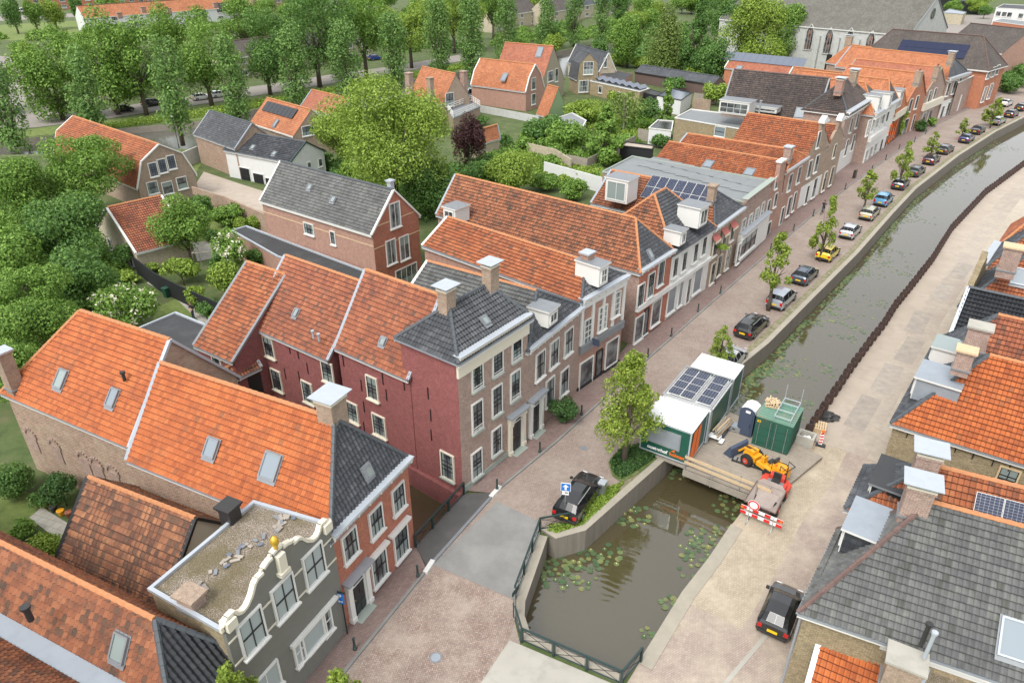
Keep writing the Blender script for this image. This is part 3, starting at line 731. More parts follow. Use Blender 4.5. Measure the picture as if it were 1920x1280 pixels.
def strip(h, wall, z0, z1, depth, mat, name='cornice', s0=None, s1=None, topmat=None, ext=0.0, inset=0.0):
    a, b = h.walls[wall]; n = h.nrm[wall]; d = (b-a).normalized(); L = (b-a).length
    s0 = -ext if s0 is None else s0; s1 = L+ext if s1 is None else s1
    p, q = a+d*s0-n*inset, a+d*s1-n*inset; r, t = q+n*(depth+inset), p+n*(depth+inset)
    m = MB(); m.prism([p, q, r, t], z0, z1, mat, topmat); return part(m, name, h.th)
def cornice(h, wall, ztop, hgt=.55, dep=.35, mat='paint_white', ext=.05, top='zinc_bright'):
    a, b = h.walls[wall]; n = h.nrm[wall]; d = (b-a).normalized(); L = (b-a).length; m = MB()
    for z0, z1, dp in ((ztop-.14, ztop, dep), (ztop-.26, ztop-.14, dep*.8), (ztop-hgt, ztop-.26, dep*.35)):
        p, q = a-d*ext, a+d*(L+ext); m.prism([p-n*.05, q-n*.05, q+n*dp, p+n*dp], z0, z1-.002, mat)
    p, q = a-d*(ext+.03), a+d*(L+ext+.03); m.prism([p-n*.25, q-n*.25, q+n*(dep+.05), p+n*(dep+.05)], ztop, ztop+.06, top)
    k = int(L/.9)
    for i in range(k+1): c = a+d*(L*i/max(1, k)); m.box((c.x+n.x*dep*.45, c.y+n.y*dep*.45, ztop-.33), (.1, dep*.6, .16), mat, math.atan2(n.y, n.x)-math.pi/2)
    return part(m, 'cornice', h.th)
def flat(name, label, pts, z, wall, roof, trim='zinc_bright', cat='building', zb=0.0, group=None, th=None, rim=.18):
    """pts: photo points of the roof outline at height z (any convex or not polygon)"""
    w_ = [q.copy() if isinstance(q, Vector) else P(q[0], q[1], z).to_2d() for q in pts]
    if area(w_) < 0: w_ = w_[::-1]
    c = sum(w_, Vector((0, 0)))/len(w_)
    h = House(); h.th = th or thing(name, label, cat, (c.x, c.y, 0), 0, group)
    m = MB(); n = len(w_)
    for i in range(n):
        p, q = w_[i], w_[(i+1) % n]; m.face([(p.x, p.y, zb), (q.x, q.y, zb), (q.x, q.y, z), (p.x, p.y, z)], wall)
    part(m, 'wall', h.th)
    r = MB(); r.face([(p.x, p.y, z-.1) for p in w_], roof); part(r, 'roof', h.th)
    if trim:
        t = MB()
        for i in range(n):
            p, q = w_[i], w_[(i+1) % n]; d = (q-p).normalized()*.09; t.bar((p.x-d.x, p.y-d.y, z-.02+.001*i), (q.x+d.x, q.y+d.y, z-.02+.001*i), rim, .16, trim)
        part(t, 'roof_edge', h.th)
    h.w = w_; h.z = z; h.walls = {}; h.nrm = {}
    for i in range(n):
        p, q = w_[i], w_[(i+1) % n]; h.walls[i] = (p, q); d = (q-p).normalized(); h.nrm[i] = Vector((d.y, -d.x))
    h.face = [Vector((p.x, p.y, z)) for p in w_]
    return h
def wall_near(h, px, py, zz=1.5):       # index of the flat block's wall seen at that photo point
    best = None
    for i, (a, b) in h.walls.items():
        n = h.nrm[i]; s, z = onwall(px, py, a, b); L = (b-a).length
        mid = (a+b)/2
        if (Vector((0, 0))-mid).dot(n) > 0 and -.5 < s < L+.5 and -.5 < z < h.z+1:
            d = mid.length
            if best is None or d < best[0]: best = (d, i)
    return best[1] if best else 0
# ------------------------------------------------------------------ left row, from the near corner into the distance
def V2(px, py, z=0): return P(px, py, z).to_2d()
f0 = V2(648, 1180); fd = (V2(566, 1280)-f0).normalized(); fn = Vector((-fd.y, fd.x)); fn = fn if fn.x > 0 else -fn   # fn: out to the street
WH = dict(frame='paint_white')
# bottom-left corner house
C0_ = V2(440, 1212, 5.8); aa0 = Vector((math.cos(R_(154.5)), math.sin(R_(154.5)))); bb0 = Vector((aa0.y, -aa0.x))
b0 = block('corner_house', 'dark fronted house at the lower left edge with a long terracotta roof and black hip', 'house', C0_-bb0*3.3, aa0, bb0, 27, 3.2, 5.8, 8.35, 'tile_weathered', 'brick_yellow', front='render_grey', hf=1.9,
    tile_hf='tile_black', hipridge='ridge_grey', verge=None)
skylight(b0.th, 229, 1212, b0.S, .8, 1.15, glass='glass_milky')
pipe(b0.th, 48, 1140, 8.3, .7, .13, 'plastic_black')
b00 = block('corner_house', 'lower terracotta roof cut off by the bottom left corner of the photo', 'house', C0_-bb0*10.2, aa0, bb0, 27, 6.3, 5.8, 8.9, 'tile_weathered', 'brick_yellow', hf=2.5, verge=None)
m = MB(); q0 = b0.X(2, -.35); q1 = b0.X(24, -.35); m.bar((q0.x, q0.y, 6.0), (q1.x, q1.y, 6.0), .8, .12, 'zinc'); part(m, 'valley_gutter', b0.th)
# grey house with the scrolled parapet
W1 = 6.72
h1A, h1B = f0+fd*W1, f0.copy()
b1 = flat('gabled_shop_house', 'grey rendered house with a white scrolled parapet and gravel roof, gold ball on top', [h1A-fn*.0, h1B-fn*.0, V2(476, 941, 7.5), V2(282, 1103, 7.5)], 7.5,
    'brick_yellow', 'gravel_roof', trim='zinc_bright', cat='house')
def frontpoly(h, A, d, n, prof, thick, mat, name, z0=0.0, off=0.0):
    m = MB(); bot = [(A+d*s+n*off) for s, z in prof]; 
    ring1 = [Vector((*(A+d*s+n*off), z)) for s, z in prof]+[Vector((*(A+d*prof[-1][0]+n*off), z0)), Vector((*(A+d*prof[0][0]+n*off), z0))]
    m.solid(ring1, [q-Vector((n.x, n.y, 0))*thick for q in ring1], mat); return part(m, name, h.th)
pr = [(0, 8.05), (.0, 8.35), (.04, 8.62), (.09, 8.62), (.115, 8.3), (.15, 8.15), (.19, 8.2), (.24, 8.5), (.28, 8.95), (.31, 9.1), (.36, 9.1), (.37, 9.3), (.41, 9.42), (.45, 9.45), (.46, 9.62), (.5, 9.66)]
pr = [(s, 7.55+(z-8.05)*.92) for s, z in pr]
pr = pr+[(1-s, z) for s, z in reversed(pr[:-1])]
prs = [(s*W1, z) for s, z in pr]
frontpoly(b1, h1A, -fd, fn, prs, .22, 'render_grey', 'front_wall', 0, .16)
m = MB()
for (s0, z0), (s1, z1) in zip(prs, prs[1:]):
    p, q = h1A-fd*s0+fn*.08, h1A-fd*s1+fn*.08
    if math.hypot(s1-s0, z1-z0) > .02: m.bar((p.x, p.y, z0-.06), (q.x, q.y, z1-.06), .26, .14, 'paint_cream', up=Vector((fn.x, fn.y, 0)) if abs(s1-s0) < .15 else Vector((0, 0, 1)))
for s in (.3, W1-.3): p = h1A-fd*s+fn*.1; m.box((p.x, p.y, 7.65), (.5, .5, .5), 'paint_cream', math.atan2(fd.y, fd.x))
p = h1A-fd*(W1/2)+fn*.2; m.box((p.x, p.y, 8.2), (.42, .4, 1.1), 'paint_cream', math.atan2(fd.y, fd.x)); m.box((p.x, p.y, 7.7), (.6, .5, .2), 'paint_cream', math.atan2(fd.y, fd.x))
part(m, 'parapet_trim', b1.th)
m = MB(); c = h1A-fd*(W1/2)+fn*.12
m.tube([(c.x, c.y, 8.95), (c.x, c.y, 9.15), (c.x, c.y, 9.25), (c.x, c.y, 9.42), (c.x, c.y, 9.6), (c.x, c.y, 9.72)], [.10, .10, .16, .2, .15, .03], 'gold', 12); part(m, 'gold_finial', b1.th, smooth=True)
b1.walls['F'] = (h1A+fn*.17, h1B+fn*.17); b1.nrm['F'] = fn
wins(b1, 'F', [(472, 1183, 1.45, 2.05), (532, 1118, 1.45, 2.05), (588, 1058, 1.45, 2.05)], nx=2, ny=1, glass='glass_pale', curtain='', top='dark')
wins(b1, 'F', [(585, 1190, 1.9, 1.6, dict(nx=1)), (560, 1219, .65, 1.6, dict(nx=1, ny=2)), (612, 1163, .65, 1.6, dict(nx=1, ny=2, glass='glass')), (500, 1280, 1.6, 1.6)], nx=2, ny=1, glass='glass_pale', top='light')
m = MB()
for z in (5.35, 6.75):
    p, q = h1A+fn*.18, h1B+fn*.18; m.bar((p.x, p.y, z), (q.x, q.y, z), .04, .09, 'paint_cream')
p, q = h1A-fd*2.9+fn*.2, h1B+fd*.5+fn*.2; m.bar((p.x, p.y, 3.15), (q.x, q.y, 3.15), .3, .22, 'paint_white')
part(m, 'facade_bands', b1.th)
chimney(b1.th, 352, 1103, 8.3, .9, .7, 1.0, -25, 'brick_brown', 'slab', 'brick_tan')
m = MB(); rr = random.Random(3)
for k in range(46):
    t = rr.random(); p = V2(400, 1135, 7.45).lerp(V2(590, 975, 7.45), t)-fn*(1.0+rr.random()*.8)
    m = MB(); m.box((p.x, p.y, 7.45+rr.random()*.03), (.15+rr.random()*.3, .16, .04), rr.choice(['lead', 'worn_plate', 'panel_pale', 'slab_plate']), rr.random()*3); part(m, 'roof_slab', b1.th)
# old brown roof behind it
b1r = from_roof('rear_house', 'low rear house with a steep mottled brown tile roof behind the grey shop house', (163, 898), (368, 968), (110, 1052), (300, 1150), 3.2, wall='brick_yellow', rear='brick_yellow',
    front='paint_cream', tile='tile_brown', verge='iron_black', off=.5)
chimney(b1r.th, 425, 938, 8.6, .7, .7, 1.6, -25, 'plastic_black', 'slab', 'plastic_black')
# red brick house with bright roof
b2 = from_front('brick_house', 'red brick corner house beside the small canal, bright orange roof with dark hip', (648, 1180), (778, 1023), 6.75, (628, 793), (325, 672), 14.0, zr=10.9, tile='tile_bright', wall='brick_old', front='brick_red',
    tile_hf='tile_slate', hipridge='ridge_grey', verge='zinc', off=.5)
cornice(b2, 'F', 6.85, .45, .4)
wins(b2, 'F', [(655, 1020, 1.25, 1.75), (704, 976, 1.25, 1.75), (746, 933, 1.25, 1.75), (710, 1062, 1.35, 2.1), (751, 1017, 1.35, 2.1)], nx=3, ny=2, curtain='sides')
wins(b2, 'F', [(672, 1120, 1.15, 2.6, dict(door=1))], portal=1)
m = MB()
a_, b_ = b2.walls['F']; n_ = b2.nrm['F']; d_ = (b_-a_).normalized()
for s0, s1 in ((1.95, 4.05), (4.3, 6.2)): m = MB(); p, q = a_+d_*s0+n_*.15, a_+d_*s1+n_*.15; m.bar((p.x, p.y, 2.85), (q.x, q.y, 2.85), .35, .16, 'paint_white'); part(m, 'awning_box', b2.th)
chimney(b2.th, 618, 737, 12.2, 1.15, 1.0, 2.6, 63, 'brick_tan', 'plate')
skylight(b2.th, 399, 840, b2.S, .8, 1.05); skylight(b2.th, 510, 874, b2.S, 1.05, 1.35); skylight(b2.th, 686, 883, b2.F, .6, .7, glass='glass_milky')
# its older rear half
b2b = from_roof('old_brick_house', 'long old brick house at the left edge with bricked-up arches under an orange roof', (153, 582), (320, 640), (0, 740), (240, 835), 6.3, zr=11.3, tile='tile_bright', wall='brick_old', front='brick_old', verge=None, vergef='zinc_bright', hipr=True)
skylight(b2b.th, 117, 711, b2b.S, .8, 1.2, glass='glass_milky'); skylight(b2b.th, 214, 746, b2b.S, .7, 1.1); pipe(b2b.th, 230, 700, 9.6, .5, .1, 'plastic_black')
chimney(b2b.th, -2, 650, 9.8, .8, .8, 3.5, 60, 'brick_tan', 'slab', 'zinc_bright')
m = MB()
a_, b_ = b2b.walls['S']; n_ = b2b.nrm['S']
for px, py in ((215, 893), (185, 880), (160, 868), (112, 858), (70, 845)):
    s, z = onwall(px, py, a_, b_); d_ = (b_-a_).normalized(); p = a_+d_*s+n_*.04
    m = MB()
    for k in range(9):
        aa = math.pi*k/8; m.box((p.x+d_.x*.55*math.cos(aa), p.y+d_.y*.55*math.cos(aa), 3.2+.55*math.sin(aa)), (.16, .08, .2), 'brick_brown', math.atan2(d_.y, d_.x))
    m.box((p.x, p.y, 2.6), (.95, .04, 1.3), 'brick_brown', math.atan2(d_.y, d_.x)); part(m, 'blind_arch', b2b.th)
# maroon mansion
A3, B3 = V2(868, 925), V2(987, 827); d3 = (B3-A3).normalized(); n3 = Vector((-d3.y, d3.x))
D3 = 4.7
b3 = block('mansion', 'tall brown brick mansion with maroon painted side wall and slate hipped roof', 'house', A3, d3, n3, (B3-A3).length, D3, 10.35, 12.3, 'tile_slate', 'brick_brown', front='brick_maroon', hf=2.1, hr=1.3,
    ridge='ridge_grey', verge=None, ov=.3, rear='brick_brown')
cornice(b3, 'S', 10.45, 1.5, .32, 'paint_cream')
wins(b3, 'S', [(894, 705, 1.1, 1.9), (932, 678, 1.1, 1.9), (968, 652, 1.1, 1.9), (894, 780, 1.15, 2.3), (931, 750, 1.15, 2.3), (965, 722, 1.15, 2.3), (893, 869, 1.15, 2.2), (930, 826, 1.15, 2.2)], nx=2, ny=3, sill='stone_sill', curtain='sides')
wins(b3, 'S', [(967, 800, 1.2, 2.9, dict(door=1))], portal=2, cream='paint_cream')
m = MB()
a_, b_ = b3.walls['S']; n_ = b3.nrm['S']; d_ = (b_-a_).normalized()
for px, py in ((894, 722), (932, 695), (968, 668), (894, 798), (965, 740)):
    m = MB(); s, z = onwall(px, py, a_, b_); p = a_+d_*s+n_*.2
    for k in (0, .18, .36): m.bar((p.x-d_.x*.5, p.y-d_.y*.5, z-.25+k), (p.x+d_.x*.5, p.y+d_.y*.5, z-.25+k), .03, .03, 'paint_white')
    part(m, 'window_railing', b3.th)
strip(b3, 'S', 0, .5, .06, 'stone_sill', 'plinth')
chimney(b3.th, 836, 533, 13.7, .85, .75, 2.3, 53, 'brick_tan', 'plate'); chimney(b3.th, 919, 489, 14.0, .85, .75, 2.3, 53, 'brick_tan', 'plate')
skylight(b3.th, 908, 602, b3.S, .5, .6, glass='glass_milky'); 
wins(b3, 'F', [(840, 873, 1.25, 2.2)], nx=2, ny=3, frame='paint_cream', sill='stone_sill', curtain='low')
anchors(b3, 'F', [(803, 737), (808, 778), (809, 815), (767, 800)])
b3a = from_roof('rear_wing', 'first maroon rear wing behind the mansion, orange roof with one small skylight', (690, 505), (832, 560), (625, 655), (757, 706), 7.4, tile='tile_red', wall='brick_maroon', verge='zinc')
b3b = from_roof('rear_wing', 'second maroon rear wing, rust red roof with two little vent pipes', (535, 480), (668, 525), (470, 612), (628, 684), 6.4, tile='tile_red', wall='brick_maroon', verge='zinc')
skylight(b3a.th, 720, 640, b3a.S, .5, .55, glass='glass_milky'); skylight(b3b.th, 557, 587, b3b.S, .45, .6, glass='glass_milky')
pipe(b3b.th, 586, 622, 8.2, .5, .08, 'zinc_bright'); pipe(b3b.th, 597, 628, 8.0, .5, .08, 'zinc_bright')
b3c = from_roof('rear_wing', 'rearmost wing with a plain orange roof beside the black garden fence', (463, 492), (527, 512), (365, 648), (442, 684), 5.0, tile='tile_orange', wall='brick_maroon', verge='lead')
wins(b3a, 'S', [(699, 727, 1.15, 1.9), (662, 772, 1.2, 1.7), (712, 797, 1.3, 1.8)], nx=2, ny=3, frame='paint_cream', sill='paint_cream')
wins(b3b, 'S', [(505, 650, 1.2, 1.8), (615, 697, 1.2, 1.7), (520, 712, 1.2, 1.9), (578, 735, 1.2, 1.9)], nx=2, ny=3, frame='paint_cream', sill='paint_cream')
wins(b3c, 'S', [(407, 675, 1.1, 1.1)], nx=2, ny=2, frame='paint_cream')
anchors(b3a, 'S', [(644, 676), (678, 722), (718, 710), (725, 740), (683, 762), (758, 720), (649, 735), (683, 800)])
anchors(b3b, 'S', [(543, 652), (559, 662), (535, 700), (561, 705), (577, 690)])
sh = from_roof('small_shed', 'tiny tiled lean-to between the orange roofs beside the maroon wing', (418, 693), (472, 668), (445, 710), (492, 688), 3.6, zr=4.4, tile='tile_weathered', wall='paint_black', verge='zinc_bright')
# narrow brown house
b4 = from_front('brick_house', 'narrow brown brick house with grey roof slope, small white dormer and ivy by the door', (987, 827), (1081, 735), 7.75, (1006, 555), (802, 482), None, tile='tile_orange', tileS='tile_grey', wall='brick_brown',
    tile_hf='tile_slate', hipridge='ridge_grey', verge='paint_white')
cornice(b4, 'F', 7.8, .5, .4)
wins(b4, 'F', [(1012, 684, 1.3, 2.2), (1038, 662, 1.3, 2.2), (1065, 640, 1.3, 2.2), (1030, 733, 1.3, 2.3), (1057, 715, 1.3, 2.3)], nx=2, ny=2, curtain='blind')
wins(b4, 'F', [(1003, 775, 1.15, 2.9, dict(door=1))], portal=1)
dormer(b4.th, 1036, 594, 9.0, b4.nrm['F'], 1.3, 1.2, 1.6)
# shop with white pilasters
b5 = from_front('shop_house', 'shop house with white pilasters and a grey shopfront, scroll-sided white dormer above', (1081, 735), (1160, 680), 8.2, (1098, 484), (840, 413), None, tile='tile_orange', wall='brick_pink',
    tile_hf='tile_slate', hipridge='ridge_grey', verge='paint_white')
cornice(b5, 'F', 8.3, .9, .4)
wins(b5, 'F', [(1102, 620, 1.2, 2.2), (1129, 596, 1.2, 2.2), (1154, 570, 1.2, 2.2)], nx=2, ny=4, top='light', curtain='sides')
wins(b5, 'F', [(1098, 700, 1.9, 2.7, dict(nx=1)), (1122, 682, .9, 2.7, dict(nx=1, frame='paint_black')), (1146, 660, 1.9, 2.6, dict(nx=1))], ny=1, top='light', frame='paint_white', sill='iron_black')
strip(b5, 'F', 3.55, 4.2, .25, 'lead', 'shop_fascia'); strip(b5, 'F', 0, .35, .1, 'iron_black', 'plinth')
for s in (0, .25, .5, .75, 1): a_, b_ = b5.walls['F']; L = (b_-a_).length; strip(b5, 'F', 4.25, 7.5, .12, 'paint_white', 'pilaster', s0=s*(L-.3), s1=s*(L-.3)+.3)
chimney(b5.th, 1102, 466, 11.3, .8, .7, 1.8, 50, 'brick_pink', 'slab', 'zinc_bright')
dormer(b5.th, 1131, 516, 9.6, b5.nrm['F'], 1.2, 1.6, 2.2, pitched=False, ny=2)
# house with the widest roof
b6 = from_front('shop_house', 'red brick shop house with a large weathered orange roof and slate front hip', (1187, 647), (1246, 602), 7.3, (1192, 408), (855, 330), None, tile='tile_weathered', wall='brick_brown', front='brick_red',
    tile_hf='tile_slate', hipridge='ridge_orange', verge='zinc')
cornice(b6, 'F', 7.35, .45, .4)
wins(b6, 'F', [(1200, 555, 1.2, 2.4), (1219, 534, 1.2, 2.4), (1238, 512, 1.2, 2.4)], nx=3, ny=2)
wins(b6, 'F', [(1197, 615, 1.6, 2.6), (1210, 602, .8, 2.6, dict(frame='paint_black')), (1229, 585, 1.8, 2.6)], nx=1, ny=1, top='light', curtain='')
strip(b6, 'F', 3.3, 3.8, .2, 'paint_white', 'shop_fascia')
dormer(b6.th, 843, 405, 8.2, b6.nrm['S'], 1.6, 1.5, 2.0)
skylight(b6.th, 1217, 477, b6.F, .5, .8, glass='glass_milky')
# white house, ridge along the street
A7, B7 = V2(1246, 602), V2(1322, 543); d7 = (B7-A7).normalized(); n7 = Vector((-d7.y, d7.x)); D7 = 8.0
b7 = block('white_house', 'white fronted house with slate slope and two white dormers toward the street', 'house', A7, d7, n7, (B7-A7).length, D7, 7.0, 10.8, 'tile_weathered', 'paint_white', front='paint_white', hf=3.2, hr=3.4,
    tileS='tile_slate', verge=None, ridge='ridge_orange', gutter='lead')
wins(b7, 'S', [(1265, 501, 1.0, 2.0), (1282, 490, 1.0, 2.0), (1303, 474, 1.0, 2.0), (1319, 461, 1.0, 2.0)], nx=2, ny=3, curtain='')
wins(b7, 'S', [(1258, 562, 1.7, 2.7), (1275, 550, .9, 2.7), (1290, 545, .9, 2.8, dict(glass='glass')), (1307, 525, 1.9, 2.7)], nx=1, ny=1, top='light', glass='glass_sky')
strip(b7, 'S', 3.35, 3.75, .25, 'paint_white', 'shop_fascia')
dormer(b7.th, 1318, 406, 9.0, b7.nrm['S'], 1.9, 1.9, 2.2); dormer(b7.th, 1280, 446, 8.2, b7.nrm['S'], 1.2, 1.3, 1.6)
# house with awnings
b8 = from_front('awning_house', 'grey brown house with red striped awnings, solar panels and a big white dormer', (1322, 543), (1375, 497), 6.7, (1338, 360), (1147, 316), None, tile='tile_weathered', wall='brick_brown', front='brick_tan', tile_hf='tile_slate',
    hipridge='ridge_grey', verge='zinc')
cornice(b8, 'F', 6.75, .5, .4)
wins(b8, 'F', [(1340, 463, 1.2, 2.0), (1357, 448, 1.2, 2.0), (1372, 435, 1.2, 2.0)], nx=2, ny=3, frame='paint_cream')
wins(b8, 'F', [(1335, 512, 1.1, 2.4), (1347, 498, 1.3, 2.4), (1363, 484, 1.2, 2.6, dict(glass='curtain'))], nx=2, ny=2, frame='paint_cream')
m = MB(); a_, b_ = b8.walls['F']; n_ = b8.nrm['F']; d_ = (b_-a_).normalized()
for px, py in ((1340, 440), (1357, 428), (1373, 416)):
    m = MB(); s, z = onwall(px, py, a_, b_); p, q = a_+d_*(s-.7)+n_*.5, a_+d_*(s+.7)+n_*.5
    m.solid([(p.x-n_.x*.5, p.y-n_.y*.5, z), (q.x-n_.x*.5, q.y-n_.y*.5, z), (q.x, q.y, z-.5), (p.x, p.y, z-.5)], [(p.x-n_.x*.5, p.y-n_.y*.5, z+.05), (q.x-n_.x*.5, q.y-n_.y*.5, z+.05), (q.x, q.y, z-.45), (p.x, p.y, z-.45)], 'awning_red')
    m.bar((p.x, p.y, z-.6), (q.x, q.y, z-.6), .03, .25, 'paint_cream'); part(m, 'awning', b8.th)
chimney(b8.th, 1338, 342, 10.5, .8, .7, 2.0, 53, 'brick_tan', 'slab', 'brick_tan')
solar(b8.th, 1270, 362, b8.S, 7, 2, 1.0, 1.55)
dormer(b8.th, 1160, 362, 9.2, (b8.nrm['S'].x*.75+b8.nrm['F'].x*.55, b8.nrm['S'].y*.75+b8.nrm['F'].y*.55), 2.6, 2.4, 2.4, roof='gravel')if False else dormer(b8.th, 1156, 358, 8.9, b8.nrm['S'], 2.6, 2.4, 2.2, ny=1, glass='glass_milky')
# flat roofed brick house
b9 = flat('flat_roof_house', 'flat roofed brick house with grey zinc panels on the roof and a white shopfront', [V2(1375, 497), V2(1427, 450), V2(1186, 293, 7.3), V2(1130, 322, 7.3)], 7.3, 'brick_brown', 'roof_zincgrey', trim='stone_sill', cat='house')
b9.walls['F'] = (V2(1375, 497), V2(1427, 450)); q = (b9.walls['F'][1]-b9.walls['F'][0]).normalized(); b9.nrm['F'] = Vector((q.y, -q.x))
cornice(b9, 'F', 7.6, .6, .4, 'brick_brown', top='stone_sill')
strip(b9, 'F', .25, 3.6, .5, 'paint_white', 'shopfront'); strip(b9, 'F', 3.6, 3.75, .75, 'zinc_bright', 'shopfront_roof')
b9.walls['G'] = (b9.walls['F'][0]+b9.nrm['F']*.5, b9.walls['F'][1]+b9.nrm['F']*.5); b9.nrm['G'] = b9.nrm['F']
wins(b9, 'G', [(1402, 455, 5.2, 2.2, dict(nx=3, ny=1)), (1384, 475, 1.0, 2.4, dict(nx=1, ny=1))], top='dark', frame='paint_white')
wins(b9, 'F', [(1392, 428, 1.2, 2.2), (1405, 418, 1.2, 2.2), (1417, 407, 1.2, 2.2), (1428, 396, 1.0, 2.2)], nx=1, ny=2, top='light')
solar(b9.th, 1240, 298, b9.face, 1, 1, 2.4, 3.2, 'panel_pale')
m = MB()
for i in range(8):
    for j in range(2):
        c = V2(1215, 310, 7.3).lerp(V2(1390, 355, 7.3), i/7.)+q*(j*2.4+.5); m.box((c.x, c.y, 7.26+.01*((i+j) % 2)), (2.2, 2.3, .06), 'roof_zincgrey', math.atan2(q.y, q.x))
part(m, 'roof_panels', b9.th)
# brown pair with step-like caps
b10a = from_front('narrow_house', 'narrow brown house with a white capped gable between flat roof and corniced house', (1427, 450), (1452, 430), 6.6, (1449, 316), (1252, 288), None, tile='tile_orange', wall='brick_orange', front='brick_pink', gable=True, verge=None, off=.95, ovr=.1, zr=8.6)
m = MB(); a_, b_ = b10a.walls['F']; c = (a_+b_)/2; nn = b10a.nrm['F']; m.box((c.x, c.y, 7.9), (1.5, .5, 2.4), 'brick_pink', math.atan2((b_-a_).y, (b_-a_).x)); m.box((c.x, c.y, 9.15), (1.8, .7, .2), 'paint_white', math.atan2((b_-a_).y, (b_-a_).x)); part(m, 'gable_cap', b10a.th)
skylight(b10a.th, 1328, 309, b10a.S, 1.1, 1.3); skylight(b10a.th, 1405, 324, b10a.S, 1.1, 1.3)
b10 = from_front('brick_house', 'brown brick house with plain cornice, square chimney and tiny slate hip', (1452, 430), (1493, 397), 7.3, (1487, 285), (1290, 248), None, tile='tile_orange', wall='brick_orange', front='brick_pink', verge='zinc', off=.5)
cornice(b10, 'F', 7.4, .45, .35)
wins(b10a, 'F', [(1455, 342, 1.0, 1.6), (1440, 388, 1.0, 1.8), (1453, 375, 1.0, 1.8), (1440, 430, 1.2, 2.0)], nx=2, ny=2)
wins(b10, 'F', [(1480, 342, 1.3, 2.2), (1497, 328, 1.3, 2.2), (1465, 405, 1.0, 2.4, dict(glass='glass')), (1478, 387, 1.3, 2.6), (1488, 378, 1.0, 2.6)], nx=2, ny=2)
chimney(b10.th, 1481, 270, 10.3, 1.0, .8, 1.9, 52, 'brick_brown', 'slab', 'zinc_bright')
skylight(b10.th, 1493, 295, b10.F, .6, .9, glass='glass_milky') if False else None
# house with the tall white-capped gable
b11 = from_front('gable_house', 'pale brick house with tall white capped neck gable and white ground floor', (1493, 397), (1532, 370), 7.6, (1530, 229), (1402, 214), None, tile='tile_orange', wall='brick_orange', front='brick_tan', gable=True, verge=None, off=.5)
def capgable(h, zt, wcap, hcap, mat, cap='zinc_bright', topw=1.6):
    a_, b_ = h.walls['F']; d = (b_-a_).normalized(); n = h.nrm['F']; L = (b_-a_).length
    prof = [(0, h.ze), (L*.12, h.ze+.5), (L*.28, h.ze+(zt-h.ze)*.55), (L/2-wcap/2, zt-hcap), (L/2-wcap/2, zt), (L/2+wcap/2, zt), (L/2+wcap/2, zt-hcap), (L*.72, h.ze+(zt-h.ze)*.55), (L*.88, h.ze+.5), (L, h.ze)]
    frontpoly(h, a_, d, n, prof, .35, mat, 'gable_top', h.ze-.5, .04)
    m = MB(); c = (a_+b_)/2; m.box((c.x, c.y, zt+.1), (wcap+.4, .8, .22), 'paint_white', math.atan2(d.y, d.x), topmat=cap)
    q = [Vector((*(c-d*(wcap/2+.2)+n*.3), zt+.22)), Vector((*(c+d*(wcap/2+.2)+n*.3), zt+.22)), Vector((*(c+n*.3), zt+.85))]
    m.solid(q, [v-Vector((n.x, n.y, 0))*.7 for v in q], 'paint_white', cap); part(m, 'gable_cap', h.th)
capgable(b11, 11.0, 1.7, 1.6, 'brick_tan')
wins(b11, 'F', [(1534, 262, 1.1, 2.2), (1517, 317, 1.3, 2.4), (1530, 307, 1.3, 2.4), (1512, 365, 1.0, 2.6), (1526, 352, 1.3, 2.8)], nx=2, ny=3)
strip(b11, 'F', .4, 3.3, .04, 'paint_white', 'painted_base')
b12 = from_front('narrow_house', 'very narrow brown house with a pale capped neck gable beside the striped shop', (1532, 370), (1562, 347), 7.0, (1574, 243), (1535, 236), 12, tile='tile_red', wall='brick_brown', front='brick_tan', gable=True, verge=None, zr=9.2)
capgable(b12, 10.0, 1.5, 1.2, 'brick_tan')
wins(b12, 'F', [(1564, 283, 1.1, 2.0), (1545, 340, 1.3, 2.8), (1558, 330, 1.3, 2.8)], nx=2, ny=2, frame='paint_cream')
# big white-trimmed corner house with brown hip
A13, B13 = V2(1588, 212, 9.4), V2(1634, 184, 9.4); d13 = (B13-A13).normalized(); n13 = Vector((-d13.y, d13.x)); D13 = (V2(1519, 197, 9.4)-A13).dot(n13)
b13 = block('corner_house', 'tall dark brick house with brown pyramid hip and rows of white sash windows', 'house', A13, d13, n13, (B13-A13).length, D13, 9.4, 12.5, 'tile_mixed_dark', 'brick_brown', front='brick_brown', hf=4.2, hr=3.4,
    seg=2, ridge='ridge_grey', verge=None, gutter='paint_white', ov=.4)
cornice(b13, 'S', 9.6, 1.1, .6)
wins(b13, 'S', [(1595+i*11.2, 235-i*8.5, 1.2, 2.3) for i in range(5)], nx=2, ny=2, glass='glass_milky')
wins(b13, 'S', [(1586+i*12.2, 277-i*9.5, 1.25, 2.6) for i in range(5)], nx=2, ny=2, glass='glass_milky')
wins(b13, 'S', [(1585, 325, 1.8, 2.8), (1596, 315, 1.2, 2.8), (1607, 307, 1.8, 2.8)], nx=1, ny=1, top='light')
strip(b13, 'S', 0, 3.5, .05, 'paint_white', 'painted_base')
chimney(b13.th, 1578, 145, 13.9, 1.3, 1.0, 2.2, 52, 'brick_pink', 'plate'); chimney(b13.th, 1604, 129, 14.1, 1.3, 1.0, 2.2, 52, 'brick_tan', 'plate')
b13r = from_roof('rear_house', 'long rear house under a wide dark brown tile roof with one white dormer', (1397, 132), (1568, 149), (1332, 206), (1516, 228), 6.2, zr=12.4, tile='tile_mixed_dark', wall='brick_brown', seg=2, verge='lead', ridge='ridge_brown')
dormer(b13r.th, 1376, 203, 8.2, b13r.nrm['S'], 4.8, 2.0, 3.2, nx=4, ny=2)
